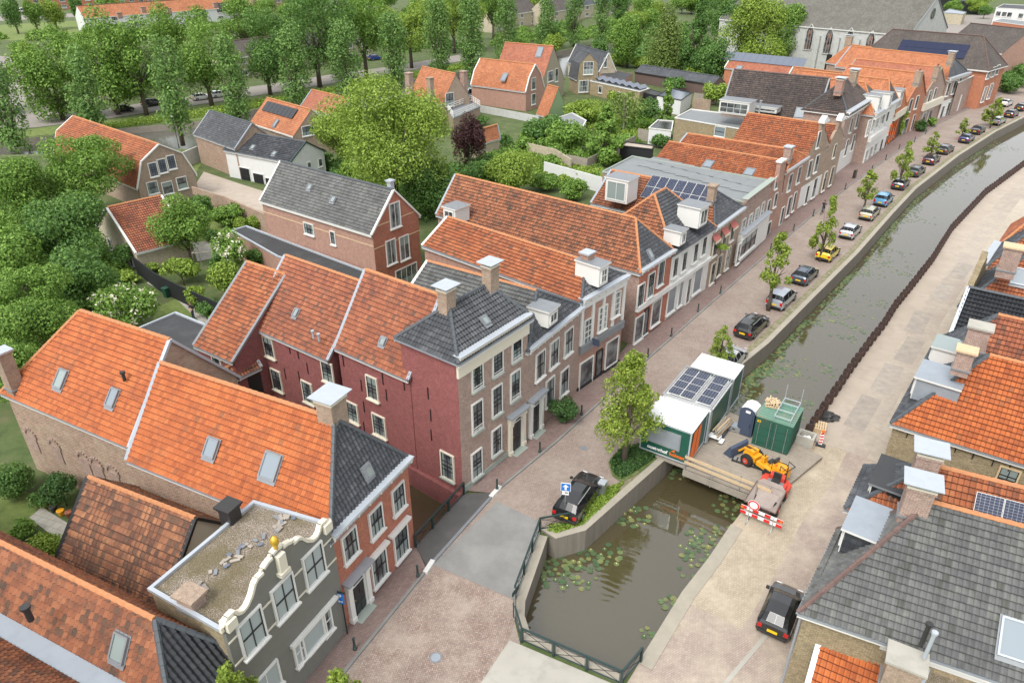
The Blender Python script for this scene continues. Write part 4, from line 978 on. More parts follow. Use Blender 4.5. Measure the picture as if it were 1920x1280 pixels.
dormer(b13r.th, 1433, 206, 7.6, b13r.nrm['S'], 4.0, .8, 2.2, nx=1, ny=1)
pipe(b13r.th, 1427, 190, 10.2, 1.8, .14, 'zinc'); skylight(b13r.th, 1500, 212, b13r.S, 1.4, 1.6)
# ornate white front with balcony lettering
b14 = from_front('shop_house', 'ornate shop house of white trimmed bays with a glazed gallery and two white dormers', (1616, 308), (1645, 286), 7.8, (1625, 140), None, 16, tile='far_orange', wall='brick_brown', front='paint_white', tile_hf='far_slate', seg=0, verge=None, zr=11.5)
cornice(b14, 'F', 7.9, .7, .5)
wins(b14, 'F', [(1627+i*9, 240-i*7, 1.5, 2.4) for i in range(4)], nx=3, ny=4, top='light'); wins(b14, 'F', [(1622+i*8.5, 297-i*6.5, 1.6, 2.8) for i in range(3)], nx=2, ny=2, top='light')
strip(b14, 'F', 3.5, 4.3, .5, 'paint_white', 'balcony'); strip(b14, 'F', 7.0, 7.2, .5, 'paint_white', 'gallery_rail')
for px, py in ((1648, 195), (1668, 190)): dormer(b14.th, px, py, 9.0, b14.nrm['F'], 1.8, 2.4, 3, ny=2)
b14b = from_front('shop_house', 'plain white shop house with pale green upper windows beside the black doors', (1645, 286), (1662, 273), 7.8, (1668, 145), None, 16, tile='far_orange', wall='brick_brown', front='paint_white', tile_hf='far_slate', seg=0, verge=None, zr=11.2)
wins(b14b, 'F', [(1655, 222, 1.6, 2.4), (1664, 215, 1.4, 2.4), (1650, 277, 1.4, 3.0), (1659, 270, 1.4, 3.0)], nx=2, ny=2); cornice(b14b, 'F', 7.9, .6, .5)
b14c = from_front('coach_house', 'low cream topped coach house with tall black and orange doors', (1662, 273), (1684, 256), 5.2, (1700, 175), None, 18, tile='far_orange', wall='brick_brown', front='paint_black', seg=0, verge=None, zr=9.5)
strip(b14c, 'F', 4.2, 5.4, .3, 'paint_cream', 'fascia')
wins(b14c, 'F', [(1666+i*4.6, 252-i*3.6, 1.0, 3.4) for i in range(4)], nx=1, ny=3, frame='orange_paint', glass='glass', sill=None)
dormer(b14c.th, 1688, 186, 7.6, b14c.nrm['F'], 2.6, 3.0, 4, ny=2)
# two gables
b15 = from_front('gable_house', 'orange brick gable house with climbing ivy and brick chimney on the peak', (1684, 256), (1718, 241), 6.2, (1722, 138), (1592, 122), None, tile='far_orange', wall='brick_orange', front='brick_orange', seg=0, gable=True, verge='brick_orange')
wins(b15, 'F', [(1706, 198, 1.4, 2.4), (1718, 192, 1.4, 2.4), (1697, 238, 2.0, 3.0), (1711, 230, 1.0, 3.0)], nx=2, ny=2)
chimney(b15.th, 1726, 129, 12.4, 1.2, 1.0, 2.6, 45, 'brick_tan', 'none')
b16 = from_front('gable_house', 'brown brick gable house with a wide cream shop fascia and shrubs in front', (1718, 241), (1754, 224), 6.6, (1760, 125), (1605, 113), None, tile='far_red', wall='brick_pink', front='brick_brown', seg=0, gable=True, verge='brick_tan')
wins(b16, 'F', [(1742, 181, 1.3, 2.2), (1752, 176, 1.3, 2.2), (1731, 222, 2.0, 2.2), (1743, 216, 2.0, 2.2)], nx=2, ny=2)
strip(b16, 'F', 3.2, 4.5, .5, 'paint_cream', 'shop_fascia'); chimney(b16.th, 1760, 120, 12.3, 1.0, .9, 2.6, 45, 'brick_tan', 'none')
b17 = from_front('corniced_house', 'grey and white corniced house with slate hip and tall white windows', (1757, 224), (1795, 209), 7.6, (1786, 108), (1596, 86), None, tile='far_orange', wall='brick_brown', front='brick_brown', tile_hf='far_slate', seg=0, verge='zinc', hipridge='ridge_grey')
cornice(b17, 'F', 7.8, .7, .6)
wins(b17, 'F', [(1777, 168, 1.5, 2.6), (1788, 164, 1.5, 2.6), (1798, 158, 1.5, 2.6), (1765, 213, 1.5, 3), (1776, 206, 1.5, 3), (1788, 198, 1.5, 3)], nx=2, ny=2)
chimney(b17.th, 1787, 96, 12.9, 1.2, 1.0, 2.4, 45, 'brick_tan', 'plate'); strip(b17, 'F', 0, 3.4, .05, 'paint_white', 'painted_base')
b18 = block('large_house', 'large brick corner house with a wide dark brown hipped roof and navy solar panels', 'house', V2(1854, 129, 8.1), Vector((math.cos(R_(136)), math.sin(R_(136)))), Vector((.75, .66)), 26, 9.9, 8.2, 13.6,
    'far_brown', 'brick_orange', hf=4.2, hr=3.5, seg=0, ridge='ridge_brown', gutter='paint_white', verge=None, ov=.5)
wins(b18, 'F', [(1853, 139, 1.8, 2.0), (1862, 135, 1.8, 2.0), (1870, 131, 1.8, 2.0), (1845, 177, 1.8, 3.2), (1856, 171, 1.8, 3.2)], nx=2, ny=1, top='light')
solar(b18.th, 1748, 93, b18.S, 9, 2, 1.5, 1.7, 'panel_blue', 'panel_blue', cells=False)
b19 = from_roof('far_house', 'brown walled house with a low dark roof at the right edge behind the hedge', (1818, 44), (1935, 56), (1850, 80), (1960, 95), 7.5, tile='far_brown', wall='brick_pink', seg=0, ridge='ridge_brown', verge=None, gutter='paint_white')
b19b = flat('link_house', 'low white trimmed extension with dark roof between corniced house and large corner house', [(1797, 155), (1830, 140), (1828, 120), (1795, 130)], 6.5, 'brick_brown', 'far_slate', 'paint_white', 'house')
# ------------------------------------------------------------------ houses behind the street
def from_gable(name, label, EL, ER, apex, R1, ze, kink=None, cat='house', L=None, zr=None, **kw):
    """EL, ER: eave corners of the visible gable (left, right), apex: its peak, R1: far end of the ridge"""
    l, r = V2(*EL, ze), V2(*ER, ze); b = (r-l).normalized(); Wb = (r-l).length
    s, z = onwall(*apex, l, r); z = zr or z
    a = Vector((-b.y, b.x)); q = V2(*R1, z)
    if (q-l).dot(a) < 0: a = -a
    Lx = L or (q-(l+b*Wb/2)).dot(a)
    if kink: k = onwall(*kink, l, r); kw['kink'] = (max(.08, k[0]/Wb), k[1])
    return block(name, label, cat, l, a, b, Lx, Wb, ze, z, **kw)
gm_ = from_gable('gambrel_house', 'long gambrel roofed orange house with white trimmed gable at the left', (259, 350), (365, 325), (297, 271), (132, 219), 3.3, kink=(264, 304), tile='tile_orange', wall='brick_tan', verge='paint_white', gutter='paint_white', seg=3, ridge='ridge_orange')
wins(gm_, 'F', [(287, 318, 1.2, 1.9), (304, 311, 1.2, 1.9), (321, 304, 1.2, 1.9)], nx=3, ny=3, glass='panel_pale'); wins(gm_, 'F', [(286, 352, 1.5, 1.7), (314, 352, 1.5, 1.7), (341, 343, 1.5, 1.7)], nx=1, ny=2)
sb = from_gable('garden_house', 'small cream brick garden house with orange roof half behind the round tree', (183, 422), (254, 472), (197, 387), (290, 361), 2.3, tile='tile_red', wall='brick_cream', verge='paint_white', gutter='paint_white', seg=4)
wins(sb, 'F', [(208, 458, 1.0, 1.5), (247, 488, 1.0, 2.1, dict(door=1))], nx=1, ny=1)
g1 = from_roof('storage_barn', 'old brick barn with dark slate-coloured roof left of the white garage', (397, 207), (472, 233), (360, 253), (440, 278), 4.6, tile='tile_slate', wall='brick_old', seg=2, ridge='ridge_grey')
g2 = from_gable('garage_building', 'white walled garage building with dark grey roof and three black doors', (545, 303), (607, 283), (572, 267), (472, 240), 4.2, tile='tile_slate', wall='render_white', seg=2, ridge='ridge_grey', verge='iron_green')
wins(g2, 'S', [(461, 330, 2.3, 2.6, dict(label='black garage door')), (487, 341, 2.3, 2.6, dict(label='black garage door')), (509, 350, 2.0, 2.6, dict(label='black garage door'))], nx=4, ny=1, glass='fence_black', frame='paint_white', top='dark', sill=None, name='garage_door')
wins(g2, 'F', [(579, 310, .8, 1.0), (600, 305, .8, 1.2)], nx=1, ny=2)
for q in ((475, 277), (515, 289)): skylight(g2.th, *q, g2.S, .7, .7, glass='glass_milky')
rh = from_gable('brick_villa', 'red brick villa with grey tiled roof, yellow bands and white trimmed gable', (698, 436), (784, 402), (739, 356), (530, 302), 7.0, tile='tile_grey', wall='brick_pink', front='brick_red', seg=4, ridge='ridge_grey', verge='paint_white', gutter='paint_white')
wins(rh, 'F', [(740, 403, 1.5, 2.6), (733, 472, 1.4, 2.6), (758, 464, 1.4, 2.6), (762, 517, 3.2, 2.2, dict(nx=4))], nx=2, ny=1, top='light')
wins(rh, 'S', [(580, 429, 1.6, 1.3, dict(nx=3)), (625, 446, .8, 1.5)], nx=1, ny=1)
strip(rh, 'S', 5.5, 5.6, .03, 'wood_new', 'brick_band'); strip(rh, 'F', 5.2, 5.3, .03, 'wood_new', 'brick_band'); strip(rh, 'F', 7.4, 7.5, .03, 'wood_new', 'brick_band', s0=.6, s1=(rh.Wb-.6)); strip(rh, 'S', 6.4, 6.5, .03, 'wood_new', 'brick_band')
for q in ((582, 352), (626, 375)): skylight(rh.th, *q, rh.S, .6, .6, glass='glass_milky')
chimney(rh.th, 731, 333, 11.4, .5, .5, 1.4, -35, 'zinc_bright', 'slab', 'zinc_bright')
fl1 = flat('flat_roof_extension', 'long black bitumen roofed extension below the red brick villa wall', [(435, 432), (462, 424), (690, 510), (672, 528), (520, 480)], 3.0, 'brick_pink', 'bitumen', 'zinc_bright')
fl2 = flat('flat_roof_extension', 'black flat roof behind the bright orange roofs near the garden lawn', [(258, 616), (329, 586), (386, 609), (370, 650), (420, 690), (330, 700)], 3.0, 'brick_brown', 'bitumen', 'zinc_bright')
s2 = from_roof('orange_house', 'orange tiled house with a strip of black solar panels left of the big tree', (497, 184), (578, 203), (472, 230), (553, 260), 4.0, tile='far_orange', wall='brick_tan', seg=0, verge=None, gutter='paint_white')
solar(s2.th, 525, 207, s2.S, 8, 1, 1.2, 1.9, 'panel_black', 'panel_black', cells=False); skylight(s2.th, 518, 232, s2.S, .8, 1.4)
wins(s2, 'F', [(577, 245, 2.2, 1.6, dict(nx=3))], ny=2)
s3 = from_roof('orange_house', 'weathered roof house partly hidden behind the big round tree crown', (583, 169), (650, 183), (566, 200), (640, 222), 4.0, tile='far_red', wall='render_white', seg=0, verge='zinc')
h1 = from_gable('orange_house', 'brown gabled house with three brick chimneys and white balcony', (830, 192), (881, 184), (852, 139), (783, 126), 4.0, tile='far_orange', wall='brick_tan', seg=0, verge=None)
chimney(h1.th, 766, 134, 9.5, 1.1, 1.1, 6.5, -40, 'brick_brown', 'slab', 'brick_brown'); chimney(h1.th, 806, 143, 9.0, 1.0, 1.0, 4.0, -40, 'brick_tan', 'slab', 'brick_tan'); chimney(h1.th, 869, 131, 8.5, 1.1, 1.1, 8, -40, 'brick_brown', 'slab', 'brick_brown')
wins(h1, 'F', [(843, 187, 2.0, 2.6)], nx=2, ny=1)
hb = flat('balcony_extension', 'flat extension with white balcony railing in front of the brown gabled house', [(840, 207), (884, 190), (900, 200), (850, 222)], 3.0, 'brick_tan', 'lead', 'lead')
m = MB()
for zz in (3.35, 3.7, 4.05):
    for i in range(4):
        p, q = hb.w[i], hb.w[(i+1) % 4]; m.bar((p.x, p.y, zz), (q.x, q.y, zz), .08, .08, 'paint_white')
for i in range(4):
    p, q = hb.w[i], hb.w[(i+1) % 4]
    for k in range(4): c = p.lerp(q, k/4); m.bar((c.x, c.y, 3), (c.x, c.y, 4.1), .09, .09, 'paint_white')
part(m, 'balcony_railing', hb.th)
h2 = from_gable('orange_house', 'orange roofed brick house with white bowed gable trim in the middle distance', (986, 170), (1019, 161), (1004, 121), (916, 107), 4.2, tile='far_orange', wall='brick_pink', seg=0, verge='paint_white', gutter='zinc', kink=(992, 145))
wins(h2, 'F', [(1000, 157, 1.6, 2.4), (1000, 186, 1.6, 2.2)], nx=2, ny=1); skylight(h2.th, 946, 145, h2.S, 1.2, 1.8)
h3 = from_gable('tall_house', 'tall grey gabled house with orange roof behind the bowed gable house', (1013, 163), (1058, 149), (1039, 87), (966, 76), 3.5, tile='far_red', wall='brick_tan', front='render_grey', seg=0, verge=None)
h3.th['label'] = 'tall house with steep pale red roof and plain grey gable behind the bowed gable house'
MAT['render_tan'] = m_plain('render_tan', (.30, .27, .20), .85, .25)
for c in h3.th.children:
    if c.name.startswith('front_wall'): c.data.materials[0] = MAT['render_tan']
wins(h3, 'F', [(1032, 143, 2.6, 2.2), (1043, 141, 1.4, 2.8)], nx=2, ny=1); skylight(h3.th, 1012, 98, h3.S, 1.4, 2.2)
h7 = from_gable('cream_house', 'cream brick gambrel house with slate roof and tall white lattice window', (1083, 147), (1122, 145), (1105, 100), (1042, 96), 3.6, kink=(1087, 119), tile='far_slate', wall='brick_yellow', seg=0, verge=None, ridge='ridge_grey')
wins(h7, 'F', [(1103, 128, 2.4, 2.8, dict(nx=3, ny=3))], top='light'); wins(h7, 'F', [(1094, 162, 2.4, 2.6)], nx=3, ny=2, top='light')
h8 = from_gable('grey_gabled_house', 'pale grey gable house with half slate, half orange roof beside the white box', (1124, 133), (1154, 131), (1137, 100), (1061, 84), 3.6, tile='far_slate', wall='brick_cream', seg=0, verge='paint_white', ridge='ridge_grey')
wins(h8, 'F', [(1135, 118, .9, 2.2)], nx=1, ny=2)
h5 = from_gable('green_gabled_shed', 'steep orange roof house with a plain green painted gable', (1027, 216), (1064, 211), (1045, 165), (1009, 161), 1.2, tile='far_orange', wall='brick_pink', front='render_green', seg=0, verge=None)
flat('flat_roof_annex', 'grey flat roofed annex with one roof light beside the green gable', [(1043, 222), (1073, 212), (1099, 226), (1091, 240), (1060, 232)], 2.6, 'render_white', 'roof_zincgrey', 'paint_white')
pv = flat('long_annex', 'long cream annex topped with white zigzag solar panels', [(1107, 152), (1122, 145), (1217, 166), (1200, 172)], 3.0, 'brick_yellow', 'roof_zincgrey', 'paint_white')
m = MB(); p0, p1 = P(1120, 147, 3.1), P(1208, 166, 3.1)
for i in range(7):
    a_, b_ = p0.lerp(p1, i/7.), p0.lerp(p1, (i+.95)/7.); w2 = Vector((1.1, 1.3, 0)); mid = (a_+b_)/2+Vector((0, 0, .55))
    m.solid([a_-w2, mid-w2, mid-w2-Vector((0, 0, .06))], [a_+w2, mid+w2, mid+w2-Vector((0, 0, .06))], 'zinc_bright'); m.solid([b_-w2, mid-w2, mid-w2-Vector((0, 0, .06))], [b_+w2, mid+w2, mid+w2-Vector((0, 0, .06))], 'panel_pale')
part(m, 'zigzag_panels', pv.th)
for i_, (px, py) in enumerate([(1126, 168), (1128, 172), (1162, 180)]):
    k = wall_near(pv, px, py); wins(pv, k, [(px, py, 1.2, 1.6)], nx=1, ny=1) if i_ != 1 else None
flat('dark_annex', 'low dark grey annex with two roof lights behind the zigzag panels', [(1125, 140), (1150, 131), (1187, 138), (1168, 152)], 3.0, 'brick_pink', 'bitumen', None)
ls = from_roof('long_shed', 'long dark timber shed with a low slate roof in front of the hedge', (1198, 124), (1341, 146), (1186, 134), (1336, 159), 2.5, zr=3.9, tile='far_slate', wall='rust_light', seg=0, ridge='ridge_grey', verge=None, wide=2.4, gutter='plastic_black', fascia='plastic_black')
wt = flat('white_shed', 'white walled shed with tilted pale solar panels near the birch', [(1232, 179), (1258, 165), (1297, 174), (1277, 188)], 3.0, 'render_white', 'panel_pale', 'paint_black')
flat('dark_shed', 'small dark grey shed between the long annex and the white shed', [(1203, 172), (1218, 167), (1240, 173), (1232, 180)], 2.6, 'fence_black', 'bitumen', None)
bf = flat('flat_roof_house', 'beige walled flat roofed building in front of the wide dark roof', [(1266, 221), (1296, 205), (1440, 222), (1395, 243)], 5.5, 'brick_yellow', 'roof_zincgrey', 'paint_white')
k = wall_near(bf, 1350, 247); wins(bf, k, [(1350, 247, 1.9, 1.6)], nx=1, ny=1, glass='glass_sky')
flat('carport', 'pale edged carport with dark panels left of the beige flat roofed building', [(1217, 240), (1234, 225), (1262, 227), (1259, 245)], 3.0, 'render_white', 'panel_black', 'paint_white')
flat('dark_shed', 'black painted garden shed with a moss brown roof', [(1163, 273), (1175, 266), (1226, 273), (1223, 280)], 2.6, 'fence_black', 'gravel', 'fence_black')
c1 = from_gable('solar_house', 'red roofed white gabled house with rows of solar panels near the church', (1479, 139), (1502, 131), (1493, 112), (1387, 97), 4.5, tile='far_red', wall='brick_orange', front='render_white', seg=0, verge='paint_white')
solar(c1.th, 1432, 112, c1.S, 12, 1, 1.6, 2.8, 'panel_pale', 'panel_pale', cells=False); skylight(c1.th, 1386, 128, c1.S, 1.4, 1.2)
c2 = from_roof('orange_house', 'broad orange roof with tall chimney in front of the church windows', (1593, 84), (1640, 90), (1550, 118), (1600, 126), 6.0, zr=10, tile='far_orange', wall='brick_brown', seg=0, verge=None, hipr=True)
chimney(c2.th, 1594, 66, 12, 1.4, 1.1, 2.4, -40, 'brick_tan', 'plate')
c3 = from_roof('orange_house', 'low bright orange roof with one roof light behind the wide dark roof', (1492, 126), (1665, 148), (1480, 143), (1640, 165), 6.5, zr=8.3, tile='far_orange', wall='brick_brown', seg=0, verge=None)
# church
l, r = V2(1706, 66, 11.5), V2(1776, 52, 11.5)
ch = from_gable('church', 'grey rendered church with gothic windows and a long dark grey roof', (1706, 66), (1776, 52), (1759, -4), (1500, -60), 11.5, L=52, tile='far_grey', wall='render_church', seg=0, verge='lead', ridge='ridge_brown', gutter='paint_white')
a_, b_ = ch.walls['S']; n_ = ch.nrm['S']; d_ = (b_-a_).normalized()
for px, py in ((1518, 70), (1554, 77), (1592, 78), (1631, 84)):
    s, z = onwall(px, py, a_, b_); p = a_+d_*s; hh, ww = 6.2, 2.1
    pts = [(-ww/2, -hh/2), (ww/2, -hh/2), (ww/2, hh*.2), (ww*.3, hh*.38), (0, hh/2), (-ww*.3, hh*.38), (-ww/2, hh*.2)]
    g = MB(); g.face([(x, .06, y) for x, y in pts], 'glass'); o = link('gothic_window', g.mesh('gothic_window'), ch.th, Vector((p.x, p.y, z))-ch.th.location)
    o.rotation_euler = (0, 0, math.atan2(n_.y, n_.x)-math.pi/2); f = MB()
    for (x0, y0), (x1, y1) in zip(pts, pts[1:]+pts[:1]): f.bar((x0, .1, y0), (x1, .1, y1), .2, .2, 'render_church', up=Vector((0, 1, 0)))
    for x in (-.35, .35): f.bar((x, .1, -hh/2), (x, .1, hh*.3), .12, .1, 'brick_pink', up=Vector((0, 1, 0)))
    f.bar((-.35, .1, hh*.3), (.35, .1, hh*.1), .1, .1, 'brick_pink', up=Vector((0, 1, 0))); f.bar((.35, .1, hh*.3), (-.35, .1, hh*.1), .1, .1, 'brick_pink', up=Vector((0, 1, 0)))
    link('tracery', f.mesh('tracery'), o)
for px in (1536, 1573, 1611, 1650): s, z = onwall(px, 75, a_, b_); strip(ch, 'S', 0, 9.5, .9, 'render_church', 'buttress', s0=s-.5, s1=s+.5, topmat='lead')
a_, b_ = ch.walls['F']; s, z = onwall(1749, 26, a_, b_); n_ = ch.nrm['F']; d_ = (b_-a_).normalized(); p = a_+d_*s
m = MB(); M = Matrix.Translation((p.x+n_.x*.1, p.y+n_.y*.1, z)) @ Matrix.Rotation(math.atan2(n_.y, n_.x)-math.pi/2, 4, 'Z') @ Matrix.Rotation(R_(90), 4, 'X')
m.solid([M @ Vector((1.2*math.cos(k*math.pi/8), 1.2*math.sin(k*math.pi/8), -.1)) for k in range(16)], [M @ Vector((1.2*math.cos(k*math.pi/8), 1.2*math.sin(k*math.pi/8), .1)) for k in range(16)], 'glass'); part(m, 'round_window', ch.th)
flat('dark_annex', 'black boxy annex at the foot of the church wall', [(1512, 92), (1530, 86), (1572, 93), (1560, 103)], 5.5, 'fence_black', 'bitumen', None)
# far houses
def terrace(name, label, A, B, depth, ze, zr, tile, wall, n=5, wc=dict(), group=None, **kw):
    A, B = V2(*A), V2(*B); a = (B-A).normalized(); b = Vector((-a.y, a.x))
    h = block(name, label, 'house', A, a, b, (B-A).length, depth, ze, zr, tile, wall, seg=0, verge=None, ridge='ridge_brown', gutter='paint_white', group=group, **kw)
    L = h.La; nn = h.nrm['S']
    for i in range(n):
        for z in ((1.4, 4.2) if ze > 4.5 else (1.4,)):
            p = A+a*(L*(i+.5)/n); add_window(h.th, (p.x+nn.x*.03, p.y+nn.y*.03, z), nn, 2.4, 1.5, 3, 1, glass='glass', top='light')
    return h
t1 = terrace('terrace_house', 'long low terrace with pale orange roof across the upper left', (165, 62), (458, 37), 8, 5.2, 9.0, 'far_orange', 'render_white', 9)
solar(t1.th, 435, 12, t1.S, 8, 1, 1.6, 4.0, 'panel_black', 'panel_black', cells=False)
for px, py in ((222, 22), (267, 12), (315, 14), (402, 4)): chimney(t1.th, px, py, 10.3, 1.6, 1.0, 1.8, 55, 'brick_pink', 'slab', 'brick_pink')
terrace('terrace_house', 'orange roofed house end just right of the long terrace', (478, 24), (540, 18), 8, 5.2, 9.5, 'far_orange', 'brick_pink', 2)
terrace('terrace_house', 'red brick building with blinds at the top left edge', (60, 22), (180, 15), 9, 6, 9, 'far_brown', 'brick_orange', 5)
terrace('terrace_house', 'brick and white terrace behind hedges along the top edge', (222, 9), (340, 2), 9, 6, 9, 'far_brown', 'brick_orange', 7)
terrace('terrace_house', 'grey roofed cream house with a dark solar panel at the top centre', (925, 62), (1008, 46), 10, 5.4, 9.5, 'far_brown', 'brick_cream', 4)
terrace('terrace_house', 'cream house between two poplars at the top centre', (1033, 50), (1088, 39), 10, 5.4, 9.5, 'far_brown', 'brick_cream', 3)
terrace('terrace_house', 'cream terrace with slate roof right of the tall poplars at the top', (1088, 36), (1200, 20), 10, 5.4, 9.5, 'far_slate', 'brick_cream', 5)
terrace('terrace_house', 'beige house behind the park trees beyond the black parked cars', (196, 192), (352, 166), 9, 5.2, 8.5, 'far_brown', 'brick_cream', 5)
terrace('terrace_house', 'beige houses behind the trunks of the park trees', (440, 150), (700, 108), 9, 5.2, 8.5, 'far_brown', 'brick_cream', 8)
wb = flat('white_villa', 'white boxy house with many windows in the upper right corner', [(1868, 15), (1882, 8), (1960, 12), (1950, 20)], 6.5, 'render_white', 'far_slate', 'paint_white')
k = wall_near(wb, 1890, 28, 3); wins(wb, k, [(1872, 26, 1.8, 1.8), (1883, 27, 1.8, 1.8), (1893, 28, 1.8, 1.8), (1914, 30, 1.8, 1.8)], nx=1, ny=1)
flat('low_annex', 'low red brick annex with grey roof below the white villa', [(1862, 40), (1880, 35), (1990, 48), (1980, 56)], 3.2, 'brick_orange', 'roof_zincgrey', 'paint_white')
flat('low_workshop', 'low workshop with pale blue grey roof right of the church gable', [(1768, 24), (1780, 17), (1812, 23), (1806, 27)], 4, 'brick_cream', 'zinc', 'lead')
flat('dark_warehouse', 'dark flat warehouse behind the church at the top edge', [(1760, -2), (1790, -8), (1850, -2), (1840, 6)], 5, 'fence_black', 'bitumen', None)
from_roof('rear_house', 'small orange roofed shed between the dark red tree and the garden walls', (883, 247), (926, 236), (898, 272), (944, 258), 2.2, zr=4.4, tile='far_orange', wall='brick_cream', seg=0, verge='zinc')
# ------------------------------------------------------------------ right bank houses (roofs seen from behind)
def rightblock(name, label, O, ang_a, ang_b, La, Wb, ze, zr, tile, wall, **kw):
    return block(name, label, 'house', O, Vector((math.cos(R_(ang_a)), math.sin(R_(ang_a)))), Vector((math.cos(R_(ang_b)), math.sin(R_(ang_b)))), La, Wb, ze, zr, tile, wall, **kw)
r0 = rightblock('slate_roof_house', 'big house with a broad weathered grey slate roof in the lower right corner', V2(1512, 1137, 5.8), -26, 54, 22, 6.4, 5.8, 9.7, 'tile_grey', 'brick_yellow', hf=3.2, off=.75, ridge='ridge_orange', hipridge='ridge_brown', verge=None, ov=.3, fascia='paint_white')
chimney(r0.th, 1733, 898, 11.0, 1.1, .85, 2.2, -26, 'brick_brown', 'plate'); chimney(r0.th, 1748, 838, 11.3, 1.0, .85, 2.2, -26, 'brick_brown', 'plate')
m = MB(); O = r0.X(-.1, .5); Q = r0.X(-.1, 7.4)
dormer(r0.th, 1592, 985, 7.2, r0.nrm['F'], 2.5, 1.4, 1.9, roof='zinc', side='tile_slate')
skylight(r0.th, 1906, 1200, r0.S, 1.3, 1.6, glass='glass_sky', frame='zinc'); pipe(r0.th, 1752, 1188, 8.2, 1.4, .08, 'zinc_bright'); pipe(r0.th, 1742, 1172, 8.4, 1.2, .09, 'plastic_black')
strip(r0, 'S', 4.9, 5.5, .1, 'paint_white', 'fascia_board', s0=3.2, s1=14)
def downpipe(h, pts, name='downpipe'):
    m = MB(); m.tube(pts, .055, 'zinc'); return part(m, name, h.th)
c = r0.X(-.1, -.12); downpipe(r0, [(c.x, c.y, 5.6), (c.x, c.y, .1)])
r0b = rightblock('narrow_roof_house', 'orange roofed house with blue solar panels behind two capped chimneys', r0.X(0, 6.42), -26, 54, 22, 3.6, 7.2, 9.4, 'tile_orange', 'brick_yellow', hf=2.8, tile_hf='tile_slate', hipridge='ridge_grey', verge=None)
solar(r0b.th, 1905, 968, r0b.S, 3, 1, 1.15, 1.35)
dormer(r0b.th, 1640, 905, 7.4, r0b.nrm['F'], 2.6, 1.6, 2.8, roof='bitumen', side='fence_black')
r1 = rightblock('yellow_brick_house', 'yellow brick house with wide clean orange roof and small barred side window', V2(1679, 787, 5.8), -34.5, 52, 16, 7.2, 5.8, 9.9, 'tile_bright', 'brick_yellow', front='brick_brown', hf=3.4, tile_hf='tile_slate', hipridge='ridge_grey', verge=None, gutter='zinc')
wins(r1, 'S', [(1887, 898, 1.1, 1.7)], nx=2, ny=3, frame='wood_new', glass='glass_milky')
anchors(r1, 'S', [(1703, 809), (1734, 816), (1764, 826), (1794, 836), (1827, 848), (1864, 861), (1895, 871)])
chimney(r1.th, 1817, 647, 11.1, .9, .8, 1.6, -34, 'brick_brown', 'slab', 'wood_new')
dormer(r1.th, 1722, 712, 7.5, r1.nrm['F'], 2.4, 1.5, 2.4, roof='zinc', side='zinc')

r2 = rightblock('red_roof_house', 'house with rust red roof, brown chimney and glazed white dormer on the right bank', r1.X(0, 7.25), -34.5, 52, 16, 5.6, 6.0, 9.9, 'tile_red', 'brick_brown', hf=3.0, tile_hf='tile_slate', hipridge='ridge_grey', verge=None)
chimney(r2.th, 1843, 603, 11.2, 1.2, 1.0, 2.0, -34, 'brick_brown', 'slab', 'concrete_pale'); dormer(r2.th, 1752, 655, 7.4, r2.nrm['F'], 1.9, 1.2, 2.0, roof='glass_milky')
r3 = rightblock('black_roof_house', 'low house with a glossy black tile roof on the right bank', r2.X(0.6, 5.65), -36, 52, 14, 6.6, 5.6, 9.0, 'tile_black', 'brick_brown', verge='zinc', ridge='ridge_grey')
pipe(r3.th, 1885, 606, 8.2, .9, .1, 'zinc')
r4 = rightblock('ornate_house', 'orange roofed house with slate hip and yellow stone ornamental gable on the right bank', r3.X(-.3, 6.65), -36, 50, 15, 7.6, 6.2, 10.2, 'tile_orange', 'brick_brown', hf=3.0, tile_hf='tile_slate', hipridge='ridge_grey', verge=None)
skylight(r4.th, 1912, 520, r4.S, 1.0, 1.4, frame='zinc'); chimney(r4.th, 1905, 455, 12, 1.2, 1.0, 2.4, -34, 'brick_brown', 'slab', 'wood_new')
a_, b_ = r4.walls['F']; d_ = (b_-a_).normalized(); n_ = r4.nrm['F']; L = (b_-a_).length
prof = [(0, 6.2), (0, 7.0), (L*.15, 7.1), (L*.2, 7.9), (L*.32, 8.0), (L*.36, 8.7), (L*.46, 8.9), (L*.5, 9.6), (L*.54, 8.9), (L*.64, 8.7), (L*.68, 8.0), (L*.8, 7.9), (L*.85, 7.1), (L, 7.0), (L, 6.2)]
frontpoly(r4, a_, d_, n_, prof, .45, 'brick_yellow', 'ornamental_gable', 5.8, .2)
r5 = rightblock('orange_house', 'last orange roofed house on the right bank, white cornice toward the canal', r4.X(0, 7.7), -38, 50, 15, 7.5, 6.6, 10.6, 'tile_orange', 'brick_brown', hf=2.6, tile_hf='tile_slate', hipridge='ridge_grey', verge=None)
cornice(r5, 'F', 6.9, .5, .5)
r6 = rightblock('orange_house', 'farthest right bank house cut by the right edge of the photo', r5.X(0, 7.6), -38, 50, 15, 7.5, 6.6, 10.4, 'tile_red', 'brick_brown', hf=2.6, verge=None)
# lower extensions in the bottom right corner
re = from_roof('orange_extension', 'low bright orange extension roof below the slate roof at the bottom edge', (1672, 1246), (1555, 1186), (1640, 1330), (1503, 1286), 2.6, zr=4.0, tile='tile_bright', wall='brick_brown', verge='zinc')
rg = flat('flat_roof_extension', 'gravel topped flat extension with zinc edge at the bottom right', [(1758, 1213), (1940, 1290), (1900, 1390), (1720, 1300)], 4.6, 'brick_brown', 'gravel_roof', 'zinc_bright')
chimney(rg.th, 1705, 1225, 6.6, 1.3, 1.0, 2.0, -30, 'brick_tan', 'slab', 'concrete_pale')
